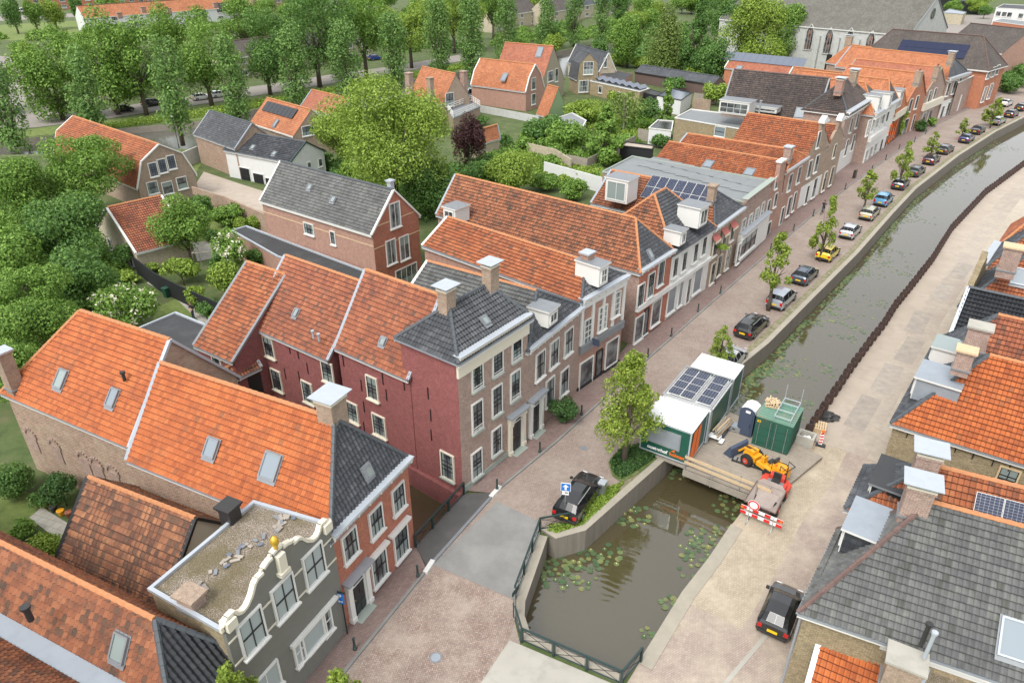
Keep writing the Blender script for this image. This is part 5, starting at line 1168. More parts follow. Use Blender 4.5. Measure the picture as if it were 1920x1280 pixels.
# ------------------------------------------------------------------ ground, canal, streets
def PL(pts, z=0.0): return [V2(x, y, z) for x, y in pts]
def extend(p, q, d): return q+(q-p).normalized()*d
quayL = PL([(1042, 1011), (1097, 996), (1250, 860), (1393, 683), (1440, 645), (1527, 557), (1607, 477), (1673, 402), (1717, 355), (1797, 293), (1867, 248), (1920, 221)])
quayL.append(extend(quayL[-2], quayL[-1], 120))
pileL = PL([(1512, 797), (1530, 770), (1560, 727), (1590, 683), (1627, 633), (1657, 595), (1677, 563), (1710, 523), (1747, 477), (1783, 420), (1847, 353), (1920, 300)], .95)
pileL.append(extend(pileL[-2], pileL[-1], 140))
bankR = PL([(1198, 1243), (1280, 1110), (1330, 1046), (1372, 983), (1425, 915)])
bridge_edge = PL([(1012, 1003), (968, 1125), (966, 1155), (980, 1200), (1165, 1281)])
canal = quayL+pileL[::-1]+bankR[::-1]+bridge_edge[::-1]
sideA, sideB = V2(780, 1025), V2(866, 930); sd = Vector((-.83, .557)); side = [sideA, sideB, sideB+sd*13, sideA+sd*13]
side = [sideA+Vector((-.05, .1)), sideB-Vector((.02, .12)), V2(868, 925)+Vector((-.824, .566))*4.6-Vector((.03, .03)), V2(868, 925)+Vector((-.824, .566))*13-Vector((.03, .03)), V2(778, 1023)+Vector((-.87, .49))*13]
backw = PL([(-260, 330), (0, 292), (100, 290), (380, 280), (560, 232), (760, 190), (900, 195), (1150, 118), (1215, 98), (1205, 70), (1130, 78), (900, 128), (600, 178), (380, 226), (250, 238), (0, 264), (-260, 300)])
def sheet_with_holes(outer, holes, z, mat):
    loops = [[Vector((p.x, p.y, 0)) for p in outer]]+[[Vector((p.x, p.y, 0)) for p in h] for h in holes]
    tris = tessellate_polygon(loops); flatv = [v for l in loops for v in l]; m = MB()
    for t in tris:
        q = [(flatv[i].x, flatv[i].y, z) for i in t]
        if area(q) < 0: q = q[::-1]
        m.face(q, mat)
    return m
outer = [Vector((-1500, -300)), Vector((1500, -300)), Vector((1500, 2500)), Vector((-1500, 2500))]
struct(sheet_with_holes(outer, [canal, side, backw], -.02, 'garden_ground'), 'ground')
WZ = -1.55
m = MB(); m.face([(p.x*1.0, p.y, WZ) for p in [Vector((-40, -20)), Vector((330, -20)), Vector((330, 420)), Vector((-40, 420))]], 'water'); struct(m, 'water')
bb = [min(p.x for p in backw)-2, max(p.x for p in backw)+2, min(p.y for p in backw)-2, max(p.y for p in backw)+2]
m = MB(); m.face([(bb[0], bb[2], WZ+.35), (bb[1], bb[2], WZ+.35), (bb[1], bb[3], WZ+.35), (bb[0], bb[3], WZ+.35)], 'far_water'); struct(m, 'back_canal_water')
def sheet(name, pts, z, mat):
    m = sheet_with_holes(pts, [], z, mat); return struct(m, name)
def ribbon(m, line, w0, w1, z0, z1, mat, topmat=None, closed=False):     # offsets to the left of travel
    n = len(line); L = []
    for i, p in enumerate(line):
        a = line[max(i-1, 0)]; b = line[min(i+1, n-1)]; d1 = (p-a).normalized() if i else (b-p).normalized(); d2 = (b-p).normalized() if i < n-1 else d1
        nn = Vector((-(d1+d2).y, (d1+d2).x)).normalized(); k = 1/max(.5, nn.dot(Vector((-d1.y, d1.x)))); L.append(nn*k)
    A = [p+q*w0 for p, q in zip(line, L)]; B = [p+q*w1 for p, q in zip(line, L)]
    for i in range(n-1):
        q = [A[i], A[i+1], B[i+1], B[i]]
        m.face([(*A[i], z1), (*A[i+1], z1), (*B[i+1], z1), (*B[i], z1)], topmat or mat)
        m.face([(*A[i], z0), (*A[i+1], z0), (*A[i+1], z1), (*A[i], z1)], mat); m.face([(*B[i+1], z0), (*B[i], z0), (*B[i], z1), (*B[i+1], z1)], mat)
    for X_ in ((A[0], B[0]), (A[-1], B[-1])): m.face([(*X_[0], z0), (*X_[1], z0), (*X_[1], z1), (*X_[0], z1)], mat)
    return A, B
kerb = PL([(520, 1415), (627, 1280), (700, 1190), (808, 1056), (930, 920), (1043, 827), (1208, 677), (1407, 503), (1527, 400), (1600, 342), (1700, 272), (1760, 232), (1830, 197), (1905, 165)])
fac = PL([(566, 1280), (648, 1180), (778, 1023), (868, 925), (987, 827), (1081, 735), (1160, 680), (1187, 647), (1246, 602), (1322, 543), (1375, 497), (1427, 450), (1493, 397), (1532, 370), (1558, 342), (1572, 326), (1603, 296), (1640, 280), (1684, 256), (1718, 241), (1757, 224), (1795, 209), (1832, 192), (1890, 160)])
fac = [extend(fac[1], fac[0], 14)]+fac
fac = [p+Vector((-.35, .25)) for p in fac]
road = [extend(kerb[1], kerb[0], 6)]+kerb+[extend(kerb[-2], kerb[-1], 80)]
edgeL = [p+Vector((-.25, .2)) for p in quayL]
nearb = PL([(1012, 985), (966, 1118), (963, 1156), (975, 1205), (1163, 1285), (1200, 1245)])
roadpoly = road+[extend(quayL[-2], quayL[-1], 60)+Vector((-4, 4))]+edgeL[::-1]+nearb[:4]+PL([(900, 1400)])
sheet('brick_street', roadpoly, .0, 'brick_street')
sheet('herringbone_paving', PL([(640, 1290), (815, 1062), (963, 1125), (966, 1160), (950, 1215), (900, 1290), (840, 1400), (560, 1400)]), .004, 'brick_herring')
sheet('bridge_deck', PL([(812, 1058), (932, 940), (1012, 978), (1012, 1003), (968, 1125)]), .012, 'asphalt')
sheet('concrete_apron', PL([(900, 1282), (955, 1200), (976, 1208), (1163, 1287), (1200, 1345), (1180, 1420), (820, 1420)]), .010, 'concrete_pale')
m = MB(); m.prism([p for p in [fac[0]]+fac[1:3]+[V2(778, 1023)]+[V2(812, 1050), V2(808, 1056)]+kerb[:3][::-1]+[extend(kerb[1], kerb[0], 6)]], -.01, .10, 'brick_walk'); 
walk = MB()
def strip_between(mm, L1, L2, z, mat):
    loops = L1+L2[::-1]; s_ = sheet_with_holes(loops, [], z, mat)
    for f in s_.f: mm.face([s_.v[i] for i in f], mat)
strip_between(walk, [extend(fac[1], fac[0], 2)]+fac[0:3]+[V2(778, 1023)+Vector((-.3, .2)), V2(782, 1030)], [extend(kerb[1], kerb[0], 6)]+kerb[:3]+[V2(800, 1068)], .10, 'brick_walk')
strip_between(walk, fac[4:], [V2(925, 926)]+kerb[5:], .10, 'brick_walk')
struct(walk, 'pavement')
m = MB(); strip_between(m, [V2(780, 1029), V2(868, 930), V2(872, 927)], [V2(802, 1066), V2(928, 925)], .104, 'asphalt_dark'); struct(m, 'bridge_footway')
m = MB(); ribbon(m, [extend(kerb[1], kerb[0], 6)]+kerb[:4], -.14, .02, -.01, .112, 'asphalt'); ribbon(m, kerb[4:], -.14, .02, -.01, .112, 'asphalt'); ribbon(m, [kerb[3], kerb[4]], -.16, .02, -.01, .118, 'lead')
struct(m, 'kerb')
for a_, b_ in (((797, 1075), (812, 1052)), ((920, 933), (938, 913))):
    m = MB(); m.bar((*V2(*a_), .08), (*V2(*b_), .08), .28, .16, 'paint_white'); solo(m, 'kerb_stone', 'white painted kerb stone at the %s end of the bridge footway' % ('near' if a_[0] < 850 else 'far'), 'kerb', (*V2(*a_), 0))
# parking strip grass and quay coping
m = MB(); g0 = quayL[1:-1]; ribbon(m, g0, .5, 1.1, -.01, .03, 'quay_grass'); struct(m, 'quay_verge')
sheet('quay_corner_grass', [quayL[0]+Vector((.0, .45)), quayL[1]+Vector((0, .5)), V2(1165, 905), V2(1130, 925), V2(1095, 960), V2(1062, 978), V2(1030, 985)], .05, 'grass_rough')
sheet('tree_bed', PL([(1140, 868), (1165, 838), (1215, 835), (1238, 858), (1195, 890), (1165, 905), (1148, 893)]), .09, 'grass_rough')
m = MB(); A_, B_ = ribbon(m, [V2(1012, 992)]+quayL, -.06, .42, -2.2, .16, 'quay_concrete', 'coping'); o = solo(m, 'quay_wall', 'long concrete quay wall along the left side of the canal', 'quay wall', (*quayL[3], 0))
m = MB(); ribbon(m, bankR[::-1][1:]+[], -.05, .7, -2.2, .03, 'quay_concrete', 'coping'); solo(m, 'quay_wall', 'low pale sand-covered quay edge on the right bank before the barrier', 'quay wall', (*bankR[2], 0))
m = MB(); ribbon(m, bridge_edge, -.02, .5, -2.2, .05, 'quay_concrete', 'coping'); solo(m, 'bridge_wall', 'concrete wall under the green railing at the near end of the canal', 'wall', (*bridge_edge[2], 0))
m = MB(); ribbon(m, side[:2], -.3, .0, -2.2, .02, 'brick_brown'); ribbon(m, [side[0], side[4]], -.3, .0, -2.2, .02, 'brick_brown'); ribbon(m, side[1:4], -.3, 0, -2.2, .02, 'brick_maroon'); solo(m, 'canal_wall', 'brick walls of the small side canal between red and maroon houses', 'wall', (*side[0], 0))
m = MB(); ribbon(m, backw+[backw[0]], -.4, .4, -2.2, .02, 'wood_grey', 'grass_rough'); solo(m, 'bank_lining', 'low grassy bank lining of the back canal by the poplars', 'bank', (*backw[2], 0))
# right bank
rline = [V2(1440, 1330), V2(1471, 1279), V2(1520, 1180), V2(1650, 868), V2(1745, 700), V2(1800, 600), V2(1870, 480), V2(1925, 395)]
rr_ = r0.X(-.05, 0), r0.X(-.05, 10), r1.X(0, 0), r1.X(0, 7), r3.X(0, 3), r4.X(0, 7), r6.X(0, 7)
rline = [r0.X(0, 0)+Vector((-6, -9))]+[Vector(p) for p in rr_]; rline.append(extend(rline[-2], rline[-1], 120)); rline = [p+Vector((.5, -.4)) for p in rline]
bR = [extend(bankR[1], bankR[0], 8)]+bankR+pileL
sheet('right_bank_road', bR+rline[::-1], -.004, 'brick_pink_road')
def mid(L1, L2, t): return None
def off_line(line, d):
    out = []
    for i, p in enumerate(line):
        a = line[max(i-1, 0)]; b = line[min(i+1, len(line)-1)]; q = (b-a).normalized(); out.append(p+Vector((q.y, -q.x))*d)
    return out
pc = pileL[:]
sheet('sand_covered_road', bankR+[V2(1500, 815)]+PL([(1610, 800), (1560, 905), (1500, 985), (1440, 1100), (1392, 1178), (1290, 1130), (1275, 1178), (1215, 1235)]), .0, 'sand_road')
sheet('rubble_strip', pc+off_line(pc, 2.4)[::-1], .004, 'gravel')
sheet('plank_road', off_line(pc, 2.2)+off_line(pc, 4.6)[::-1], .008, 'worn_track')
sheet('concrete_track', off_line(pc, 4.4)+off_line(pc, 7.6)[::-1], .012, 'concrete_track')
for i, (px, py, L_, W_, mm) in enumerate([(1570, 800, 3.4, 2.2, 'slabs'), (1700, 600, 4.5, 2.0, 'asphalt_dark'), (1760, 505, 5, 1.8, 'slabs')]):
    pass
m = MB(); m.bar((*V2(1352, 1290), .004), (*V2(1445, 1180), .004), .22, .02, 'concrete_pale'); struct(m, 'gutter_strip')
m = MB(); p = V2(817, 1232); m.disc((p.x, p.y), .32, .0, .018, 'lead', 20); m.disc((p.x, p.y), .24, .018, .024, 'zinc', 20); solo(m, 'manhole_cover', 'round grey manhole cover in the herringbone paving', 'manhole cover', (p.x, p.y, 0))
m = MB(); p = V2(1095, 840); m.disc((p.x, p.y), .28, .0, .01, 'lead', 20); solo(m, 'manhole_cover', 'small round manhole cover in the street beside the ivy house', 'manhole cover', (p.x, p.y, 0))
# yards, lawns, back roads
sheet('yard_gravel', PL([(367, 345), (382, 322), (448, 344), (505, 362), (500, 400), (420, 372), (366, 356)]), .0, 'gravel')
sheet('lawn', PL([(330, 560), (378, 590), (330, 600), (280, 615), (295, 575)]), .0, 'grass'); sheet('lawn', PL([(0, 905), (60, 925), (92, 960), (55, 1000), (0, 1010)]), .0, 'grass')
sheet('lawn', PL([(365, 400), (460, 410), (430, 450), (370, 470)]), .0, 'grass'); sheet('lawn', PL([(1165, 245), (1215, 240), (1210, 262), (1175, 262)]), .0, 'grass')
sheet('garden_path', PL([(275, 530), (300, 520), (385, 590), (392, 606), (375, 603), (330, 560)]), .004, 'slabs'); sheet('terrace', PL([(55, 970), (78, 950), (135, 985), (125, 1010), (100, 1005)]), .004, 'terrace')
sheet('terrace', PL([(360, 455), (405, 450), (420, 480), (370, 490)]), .004, 'terrace')
sheet('back_road', PL([(-60, 250), (75, 238), (207, 222), (400, 192), (540, 170), (627, 156), (740, 138), (900, 108), (900, 96), (740, 124), (620, 140), (540, 153), (400, 173), (205, 203), (125, 215), (75, 195), (45, 150), (35, 110), (0, 105), (-60, 120)]), .0, 'roadfar')
sheet('grass_bank', PL([(-60, 262), (75, 240), (207, 224), (400, 194), (627, 158), (900, 110), (900, 126), (600, 176), (380, 224), (250, 236), (0, 262)]), .0, 'grass')
sheet('far_lawn', PL([(-80, 52), (165, 38), (165, 62), (60, 75), (-80, 78)]), .0, 'grass'); sheet('far_lawn', PL([(440, 24), (480, 14), (480, 30), (455, 34)]), .0, 'grass')
sheet('far_street', PL([(-80, 34), (180, 24), (180, 30), (-80, 44)]), .0, 'roadfar'); sheet('far_yards', PL([(1510, 130), (1515, 100), (1760, 60), (1790, 30), (1960, 20), (1960, 60), (1800, 110)]), -.004, 'roadfar')
sheet('near_bank_lawn', PL([(200, 300), (340, 285), (560, 240), (900, 202), (900, 215), (560, 262), (380, 300), (365, 330), (330, 310)]), -.004, 'grass')
# sheet piles
pt = []
for i in range(len(pileL)-1):
    p, q = pileL[i], pileL[i+1]; L = (q-p).length; k = max(1, round(L/1.15))
    for j in range(k): pt.append((p.lerp(q, j/k), (q-p).normalized()))
sp = thing('sheet_pile_wall', 'rusty brown steel sheet pile wall along the right bank of the canal', 'sheet pile wall', (*pt[0][0], 0))
rr = random.Random(5)
for (p, d) in pt[:96]:
    n = Vector((d.y, -d.x)); m = MB(); zt = .95+rr.uniform(-.06, .06)
    prof = [p, p+d*.25+n*.0, p+d*.42+n*.38, p+d*.82+n*.38, p+d*1.0+n*0, p+d*1.16]
    th_ = .05
    for a_, b_ in zip(prof, prof[1:]): m.bar((a_.x, a_.y, (zt-2.4)/2), (b_.x, b_.y, (zt-2.4)/2), th_, zt+2.4, 'sheetpile')
    part(m, 'steel_pile', sp)
m = MB()
for (p, d) in pt[96:]:
    n = Vector((d.y, -d.x)); prof = [p, p+d*.25, p+d*.42+n*.38, p+d*.82+n*.38, p+d*1.0, p+d*1.16]
    for a_, b_ in zip(prof, prof[1:]): m.bar((a_.x, a_.y, -.7), (b_.x, b_.y, -.7), .05, 3.3, 'sheetpile')
if m.v: part(m, 'steel_piles', sp)['kind'] = 'stuff'
# railings
def railing(name, label, line, h=1.05, cat='railing', gate=True):
    th = thing(name, label, cat, (*line[0], 0))
    for i in range(len(line)-1):
        p, q = line[i], line[i+1]; L = (q-p).length; m = MB()
        m.bar((*p, h), (*q, h), .09, .09, 'iron_green'); part(m, 'top_rail', th); m = MB(); m.bar((*p, .18), (*q, .18), .05, .05, 'iron_green'); part(m, 'bottom_rail', th)
        k = max(1, round(L/2.0))
        for j in range(k+1):
            if j == k and i < len(line)-2: continue
            c = p.lerp(q, j/k); m = MB(); m.box((c.x, c.y, h/2+.02), (.12, .12, h), 'iron_green', math.atan2((q-p).y, (q-p).x)); part(m, 'post', th)
        m = MB()
        for j in range(k):
            a_, b_ = p.lerp(q, (j+.06)/k), p.lerp(q, (j+.94)/k)
            m.bar((*a_, .2), (*b_, h-.1), .022, .022, 'iron_black'); m.bar((*a_, h-.1), (*b_, .2), .022, .022, 'iron_black')
            m.bar((*a_, .85), (*b_, .85), .022, .022, 'iron_black'); m.bar((*a_, .18), (*a_, h-.1), .022, .022, 'iron_black'); m.bar((*b_, .18), (*b_, h-.1), .022, .022, 'iron_black')
        part(m, 'cross_bars', th)
    return th
railing('railing', 'dark green railing around the near end of the canal', [V2(1068, 985), V2(1012, 995), V2(966, 1122), V2(964, 1156), V2(978, 1203), V2(1164, 1284), V2(1201, 1240)])
railing('railing', 'dark green railing of the footway over the small side canal', [V2(780, 1027), V2(870, 928)])
# ------------------------------------------------------------------ trees and shrubs
def leaf_mesh(name, C, N, S, mat, rs, mats2=None, frac2=0, elong=1.5):
    n = len(C); t = np.cross(N, rs.normal(size=(n, 3))); t /= np.linalg.norm(t, axis=1)[:, None]+1e-9; u = np.cross(N, t)
    s = S[:, None]; V = np.empty((n, 4, 3)); V[:, 0] = C-t*s*elong*.5; V[:, 1] = C-u*s*.42+N*s*.12; V[:, 2] = C+t*s*elong*.5; V[:, 3] = C+u*s*.42+N*s*.12
    me = bpy.data.meshes.new(name); me.vertices.add(n*4); me.vertices.foreach_set('co', V.astype(np.float32).ravel())
    me.loops.add(n*4); me.loops.foreach_set('vertex_index', np.arange(n*4, dtype=np.int32)); me.polygons.add(n)
    me.polygons.foreach_set('loop_start', np.arange(0, n*4, 4, dtype=np.int32)); me.polygons.foreach_set('loop_total', np.full(n, 4, dtype=np.int32))
    me.materials.append(mat)
    if mats2: me.materials.append(mats2); me.polygons.foreach_set('material_index', (rs.random(n) < frac2).astype(np.int32))
    me.update(calc_edges=True); return me
def crown(rx, rz, leaf, count, mat, seed, shape='round', blossom=0, lobes=16):
    rs = np.random.RandomState(seed); K = lobes
    d = rs.normal(size=(K, 3)); d /= np.linalg.norm(d, axis=1)[:, None]
    if shape == 'poplar':
        zz = np.linspace(-.92, .92, K); rad = .50*np.sqrt(np.clip(1-(np.abs(zz)**2.2), .02, 1)); an = rs.rand(K)*6.28
        cen = np.stack([np.cos(an)*rad*.9, np.sin(an)*rad*.9, zz], 1); lr = .40+.26*rs.rand(K); lzr = lr*.5
    elif shape == 'cone':
        zz = np.linspace(-.85, .9, K); rad = .75*(1-(zz+.85)/1.9); an = np.arange(K)*2.4
        rad = rad*(.6+.6*rs.rand(K)); cen = np.stack([np.cos(an)*rad*.9, np.sin(an)*rad*.9, zz], 1); lr = .13+.27*(1-(zz+.85)/1.85)*(.4+.9*rs.rand(K)); lzr = lr*.6
    elif shape == 'egg':
        zz = -.80+1.65*rs.rand(K); rad = .80*np.sqrt(np.clip(1-np.abs((zz+.3)/1.25)**2, .02, 1))*(1-.62*np.clip((zz+.3)/1.15, 0, 1))*(.4+.65*rs.rand(K)); an = np.arange(K)*2.4+rs.rand(K)
        cen = np.stack([np.cos(an)*rad, np.sin(an)*rad, zz], 1); lr = .12+.22*rs.rand(K)*(1-(zz+.8)/2.2); lzr = lr*.7
    elif shape == 'tier':
        zz = -.9+1.85*rs.rand(K)**1.15; rad = (.95-.85*((zz+.9)/1.85)**1.4)*(.55+.6*rs.rand(K)); an = np.arange(K)*2.4+rs.rand(K)
        cen = np.stack([np.cos(an)*rad*.85, np.sin(an)*rad*.85, zz], 1); lr = .12+.24*(1-(zz+.9)/2.2)*(.5+rs.rand(K)); lzr = lr*.45
    elif shape == 'ball': cen = d*.32; lr = .62+.08*rs.rand(K); lzr = lr
    elif K >= 20: cen = d*(.45+.38*rs.rand(K, 1)); lr = .20+.2*rs.rand(K); lzr = lr*.85; cen[0] = 0; lr[0] = .5
    else:
        cen = d*(.46+.24*rs.rand(K, 1)); cen[:, 2] = cen[:, 2]*.9; lr = .30+.2*rs.rand(K); lzr = lr*.9
        cen[0] = (0, 0, .1); lr[0] = .55
    w_ = lr**2; w_ /= w_.sum(); k = rs.choice(K, count, p=w_)
    v = rs.normal(size=(count, 3)); v /= np.linalg.norm(v, axis=1)[:, None]; v[:, 2] = np.where((v[:, 2] < -.5) & (rs.rand(count) < .5), -v[:, 2]*rs.rand(count), v[:, 2])
    r = 1-.38*rs.rand(count)**2+rs.normal(size=count)*.05
    Cn = cen[k]+v*(r*lr[k])[:, None]*np.stack([np.ones(count), np.ones(count), lzr[k]/lr[k]], 1)
    if shape == 'willow':
        drop = rs.rand(count)**1.3*1.5; low = np.linalg.norm(Cn[:, :2], axis=1) > .35; Cn[:, 2] -= drop*low
        ang = np.round(np.arctan2(Cn[:, 1], Cn[:, 0])*16)/16; rr = np.linalg.norm(Cn[:, :2], axis=1); f = .55*low
        Cn[:, 0] = Cn[:, 0]*(1-f)+np.cos(ang)*rr*f; Cn[:, 1] = Cn[:, 1]*(1-f)+np.sin(ang)*rr*f
    clump = rs.normal(size=(count, 3))*.02; Cn = Cn+clump
    Cn = Cn*np.array([rx, rx, rz]); N = v*.75+rs.normal(size=(count, 3))*.5+np.array([0, 0, .35]); N /= np.linalg.norm(N, axis=1)[:, None]
    S = leaf*(.65+.7*rs.rand(count))
    if blossom:
        me = leaf_mesh('crown', Cn, N, S, mat, rs); 
        me.materials.append(LEAF['flower']); cl = np.sin(Cn[:, 0]*5.1)+np.sin(Cn[:, 1]*6.3)+np.sin(Cn[:, 2]*5.7); b = (cl+rs.normal(size=count)*.5 > 1.2) & (N[:, 2] > .1) & (rs.rand(count) < blossom)
        me.polygons.foreach_set('material_index', b.astype(np.int32)); return me
    return leaf_mesh('crown', Cn, N, S, mat, rs)
def trunk_mesh(h, zc, rx, rz, seed, mat='bark', r0=None, stems=5):
    rs = random.Random(seed); m = MB(); r0 = r0 or max(.05, .021*h)
    top = zc+rz*.35; pts = [(0, 0, -.1), (rs.uniform(-.05, .05), rs.uniform(-.05, .05), h*.15), (rs.uniform(-.1, .1), rs.uniform(-.1, .1), zc-rz*.4), (rs.uniform(-.2, .2)*rx*.3, rs.uniform(-.2, .2)*rx*.3, top)]
    m.tube(pts, [r0*1.25, r0, r0*.7, r0*.2], mat, 7)
    for i in range(stems):
        a = 6.28*i/stems+rs.random(); z0 = zc-rz*rs.uniform(.45, .9); z0 = max(z0, .3); e = (math.cos(a)*rx*.62, math.sin(a)*rx*.62, zc+rz*rs.uniform(-.2, .4))
        m.tube([(0, 0, z0), (e[0]*.5, e[1]*.5, (z0+e[2])/2), e], [r0*.45, r0*.28, r0*.08], mat, 5)
    return m.mesh('trunk', smooth=True)
TC = {}
def tree(cx, cy, rx, ry, gap, kind, label, cat='tree', name='tree', shape='round', group=None, dens=1.0, blossom=0, bark='bark', base=None, seed=None, lobes=16, cache=False, zc=None, leafk=1.0):
    """crown centre and half sizes in photo px; gap: clear trunk in metres"""
    if base:                                       # photo point of the foot
        b = P(*base); d = b.y*CS+CH*SN
        zc_ = 0; f = onwall(cx, cy, (b.x-1, b.y), (b.x+1, b.y)); zc = f[1]; 
        x, y = b.x, b.y; dd = y*CS+(CH-zc)*SN; rw, rh = rx*dd/CF, ry*dd/CF/.93
    else:
        z = 3.0
        for _ in range(12):
            p = P(cx, cy, z); dd = p.y*CS+(CH-z)*SN; rw, rh = rx*dd/CF, ry*dd/CF/.93; z = gap+rh*.92
        x, y, zc = p.x, p.y, z
    seed = seed or int(cx*7+cy); key = None
    leaf = (.15 if dd < 60 else .21 if dd < 110 else .34)*leafk
    if rw < 1.5: leaf *= .7
    area_ = 4*math.pi*(((rw*rh)**1.6*2+(rw*rw)**1.6)/3)**(1/1.6); cnt = int(min(34000, max(700, dens*area_*2.6/(leaf*leaf))))
    th = thing(name, label, cat, (x, y, 0), 0, group)
    cm = crown(rw, rh, leaf, cnt, LEAF[kind], seed, shape, blossom, lobes); link('crown', cm, th, (0, 0, zc))
    link('trunk', trunk_mesh(zc+rh, zc, rw, rh, seed, bark, None if rw > 1.2 else .04, 6), th)
    return th
SHR = dict(cat='shrub', name='shrub')
# left gardens
tree(160, 318, 92, 62, 2.5, 'mid', 'spreading green tree in front of the long gambrel roof', dens=.8, lobes=26)
tree(30, 350, 72, 62, 2, 'mid', 'tree at the left edge beside the gambrel house tree'); tree(112, 425, 92, 62, 2, 'dark', 'dark green tree left of the small cream garden house')
tree(22, 478, 62, 62, 1.5, 'mid', 'tree crown cut by the left edge above the garden'); tree(150, 522, 62, 60, 1.5, 'dark', 'dense tree left of the white flowering shrub', seed=12)
tree(58, 580, 98, 82, 1.5, 'mid', 'largest bright tree of the left garden above the orange roofs', lobes=24); tree(20, 690, 60, 62, 1, 'mid', 'tree behind the left chimney of the old brick house')
tree(232, 572, 66, 52, .4, 'mid', 'tall shrub covered in white blossom beside the lawn', blossom=.75, **SHR); tree(343, 424, 55, 55, 1.2, 'mid', 'round light green tree in front of the small cream garden house', leafk=.8, seed=5)
tree(430, 468, 33, 44, .8, 'mid', 'slim shrub with creamy blossom beside the black flat roof', blossom=.9, **SHR); tree(421, 518, 33, 31, .5, 'bright', 'round clipped yellow green ball tree near the black fence', shape='ball', seed=8)
tree(338, 505, 34, 22, .6, 'bright', 'bright pergola creeper above the black fence', **SHR); tree(368, 553, 24, 18, .3, 'bright', 'bright bush right of the green bin', **SHR)
tree(388, 575, 26, 14, .2, 'dark', 'low dark bush beside the rearmost orange wing', **SHR); tree(228, 480, 22, 24, .3, 'dark', 'dark shrub by the garden house wall', **SHR)
tree(235, 518, 28, 10, .1, 'bright', 'low green border plants near the garden house door', **SHR); tree(375, 385, 28, 24, .3, 'dark', 'blue green bush between gambrel house and villa', **SHR)
tree(425, 402, 34, 20, .3, 'mid', 'overgrown bushes along the concrete garden wall', **SHR); tree(452, 420, 16, 14, .2, 'bright', 'clipped round bush before the black extension', shape='ball', **SHR); tree(478, 415, 18, 14, .2, 'bright', 'second clipped bush by the villa wall', shape='ball', **SHR)
tree(478, 484, 20, 22, .3, 'dark', 'dark cut-leaved shrub behind the rear wings', **SHR); tree(408, 500, 16, 30, .3, 'dark', 'dark upright shrub behind the ball tree', **SHR)
tree(24, 900, 38, 34, .1, 'dark', 'big clipped bush on the lawn at the left edge', shape='ball', **SHR); tree(113, 915, 32, 36, .2, 'ivy', 'dark laurel beside the old brick wall', **SHR)
tree(82, 1025, 40, 22, .1, 'bright', 'low rounded hedge bush beside the terrace', shape='ball', **SHR); tree(45, 990, 26, 16, .1, 'mid', 'flower border bush left of the terrace', **SHR); tree(75, 935, 24, 14, .1, 'dark', 'small shrub at the foot of the old brick wall', **SHR)
# centre
tree(735, 265, 134, 120, 2.2, 'bright', 'huge round light green tree in the middle of the gardens', dens=.85, lobes=34, seed=21); tree(640, 248, 52, 60, 2, 'bright', 'left side crown of the huge garden tree', seed=4)
tree(800, 345, 62, 50, 1, 'dark', 'dark tree between the huge tree and the wide weathered roof'); tree(878, 266, 34, 52, .6, 'plum', 'dark purple leaved tree'); tree(966, 312, 62, 46, 1.5, 'bright', 'yellow green maple right of the purple tree', seed=3)
tree(905, 330, 40, 34, .6, 'dark', 'dark bush under the purple tree', **SHR); tree(1022, 340, 36, 14, .2, 'mid', 'hedge plants behind the wide weathered roof', **SHR); tree(1075, 352, 30, 20, .2, 'mid', 'bush beside the dormer with the gravel top', **SHR)
tree(1135, 250, 44, 52, .3, 'mid', 'dense cone shaped yew in the middle gardens', shape='cone', seed=6); tree(1172, 200, 46, 32, 1.5, 'willow', 'pale airy birch with white trunk', dens=.28, bark='bark_pale', seed=9); tree(1095, 207, 36, 22, .3, 'bright', 'bright shrubs below the long cream annex', **SHR)
tree(1020, 238, 40, 26, .3, 'dark', 'dark leafy shrub left of the green gable', **SHR); tree(1060, 252, 42, 30, .3, 'mid', 'climbing rose thicket below the grey annex', **SHR); tree(1252, 195, 18, 38, .5, 'mid', 'slender conifer in front of the white shed', shape='cone')
tree(1265, 158, 24, 14, .3, 'dark', 'rounded bush in front of the long dark shed', **SHR); tree(1345, 172, 26, 22, .3, 'bright', 'bright bush beside the wide dark roof', **SHR); tree(1215, 205, 24, 22, .3, 'dark', 'garden bush right of the birch', **SHR); tree(1240, 262, 24, 12, .2, 'dark', 'bush in front of the black garden shed', **SHR)
tree(1050, 270, 50, 14, .1, 'mid', 'allotment plants along the pale garden wall', **SHR); tree(975, 180, 20, 16, .3, 'mid', 'bush beside the white balcony', **SHR)
tree(1180, 68, 40, 50, 1, 'mid', 'round leafy tree left of the willow', seed=31); tree(1250, 68, 40, 60, 1.5, 'willow', 'weeping willow at the top centre', shape='willow', dens=1.3); tree(1310, 62, 34, 72, 1, 'dark', 'tall dark pine right of the willow', shape='cone'); tree(1345, 112, 34, 40, .5, 'dark', 'dark shrubby tree behind the red solar roof')
tree(1420, 62, 66, 66, 2, 'bright', 'big bright tree left of the church', lobes=26); tree(1375, 40, 44, 56, 2, 'dark', 'blue green tree between pine and bright tree'); tree(1478, 62, 40, 52, 2, 'mid', 'tree touching the church roof'); tree(1405, 108, 30, 24, .3, 'flower', 'cream flowering shrub beside the red solar roof', dens=.5, **SHR)
for i, (x, y) in enumerate([(1118, 118), (1160, 112), (1205, 116), (1240, 122), (1275, 128), (1305, 134)]): tree(x, y, 26, 10, .1, 'bright', 'clipped bright hedge section behind the long dark shed', cat='hedge', name='hedge', group='hedge sections behind the long dark shed', shape='ball')
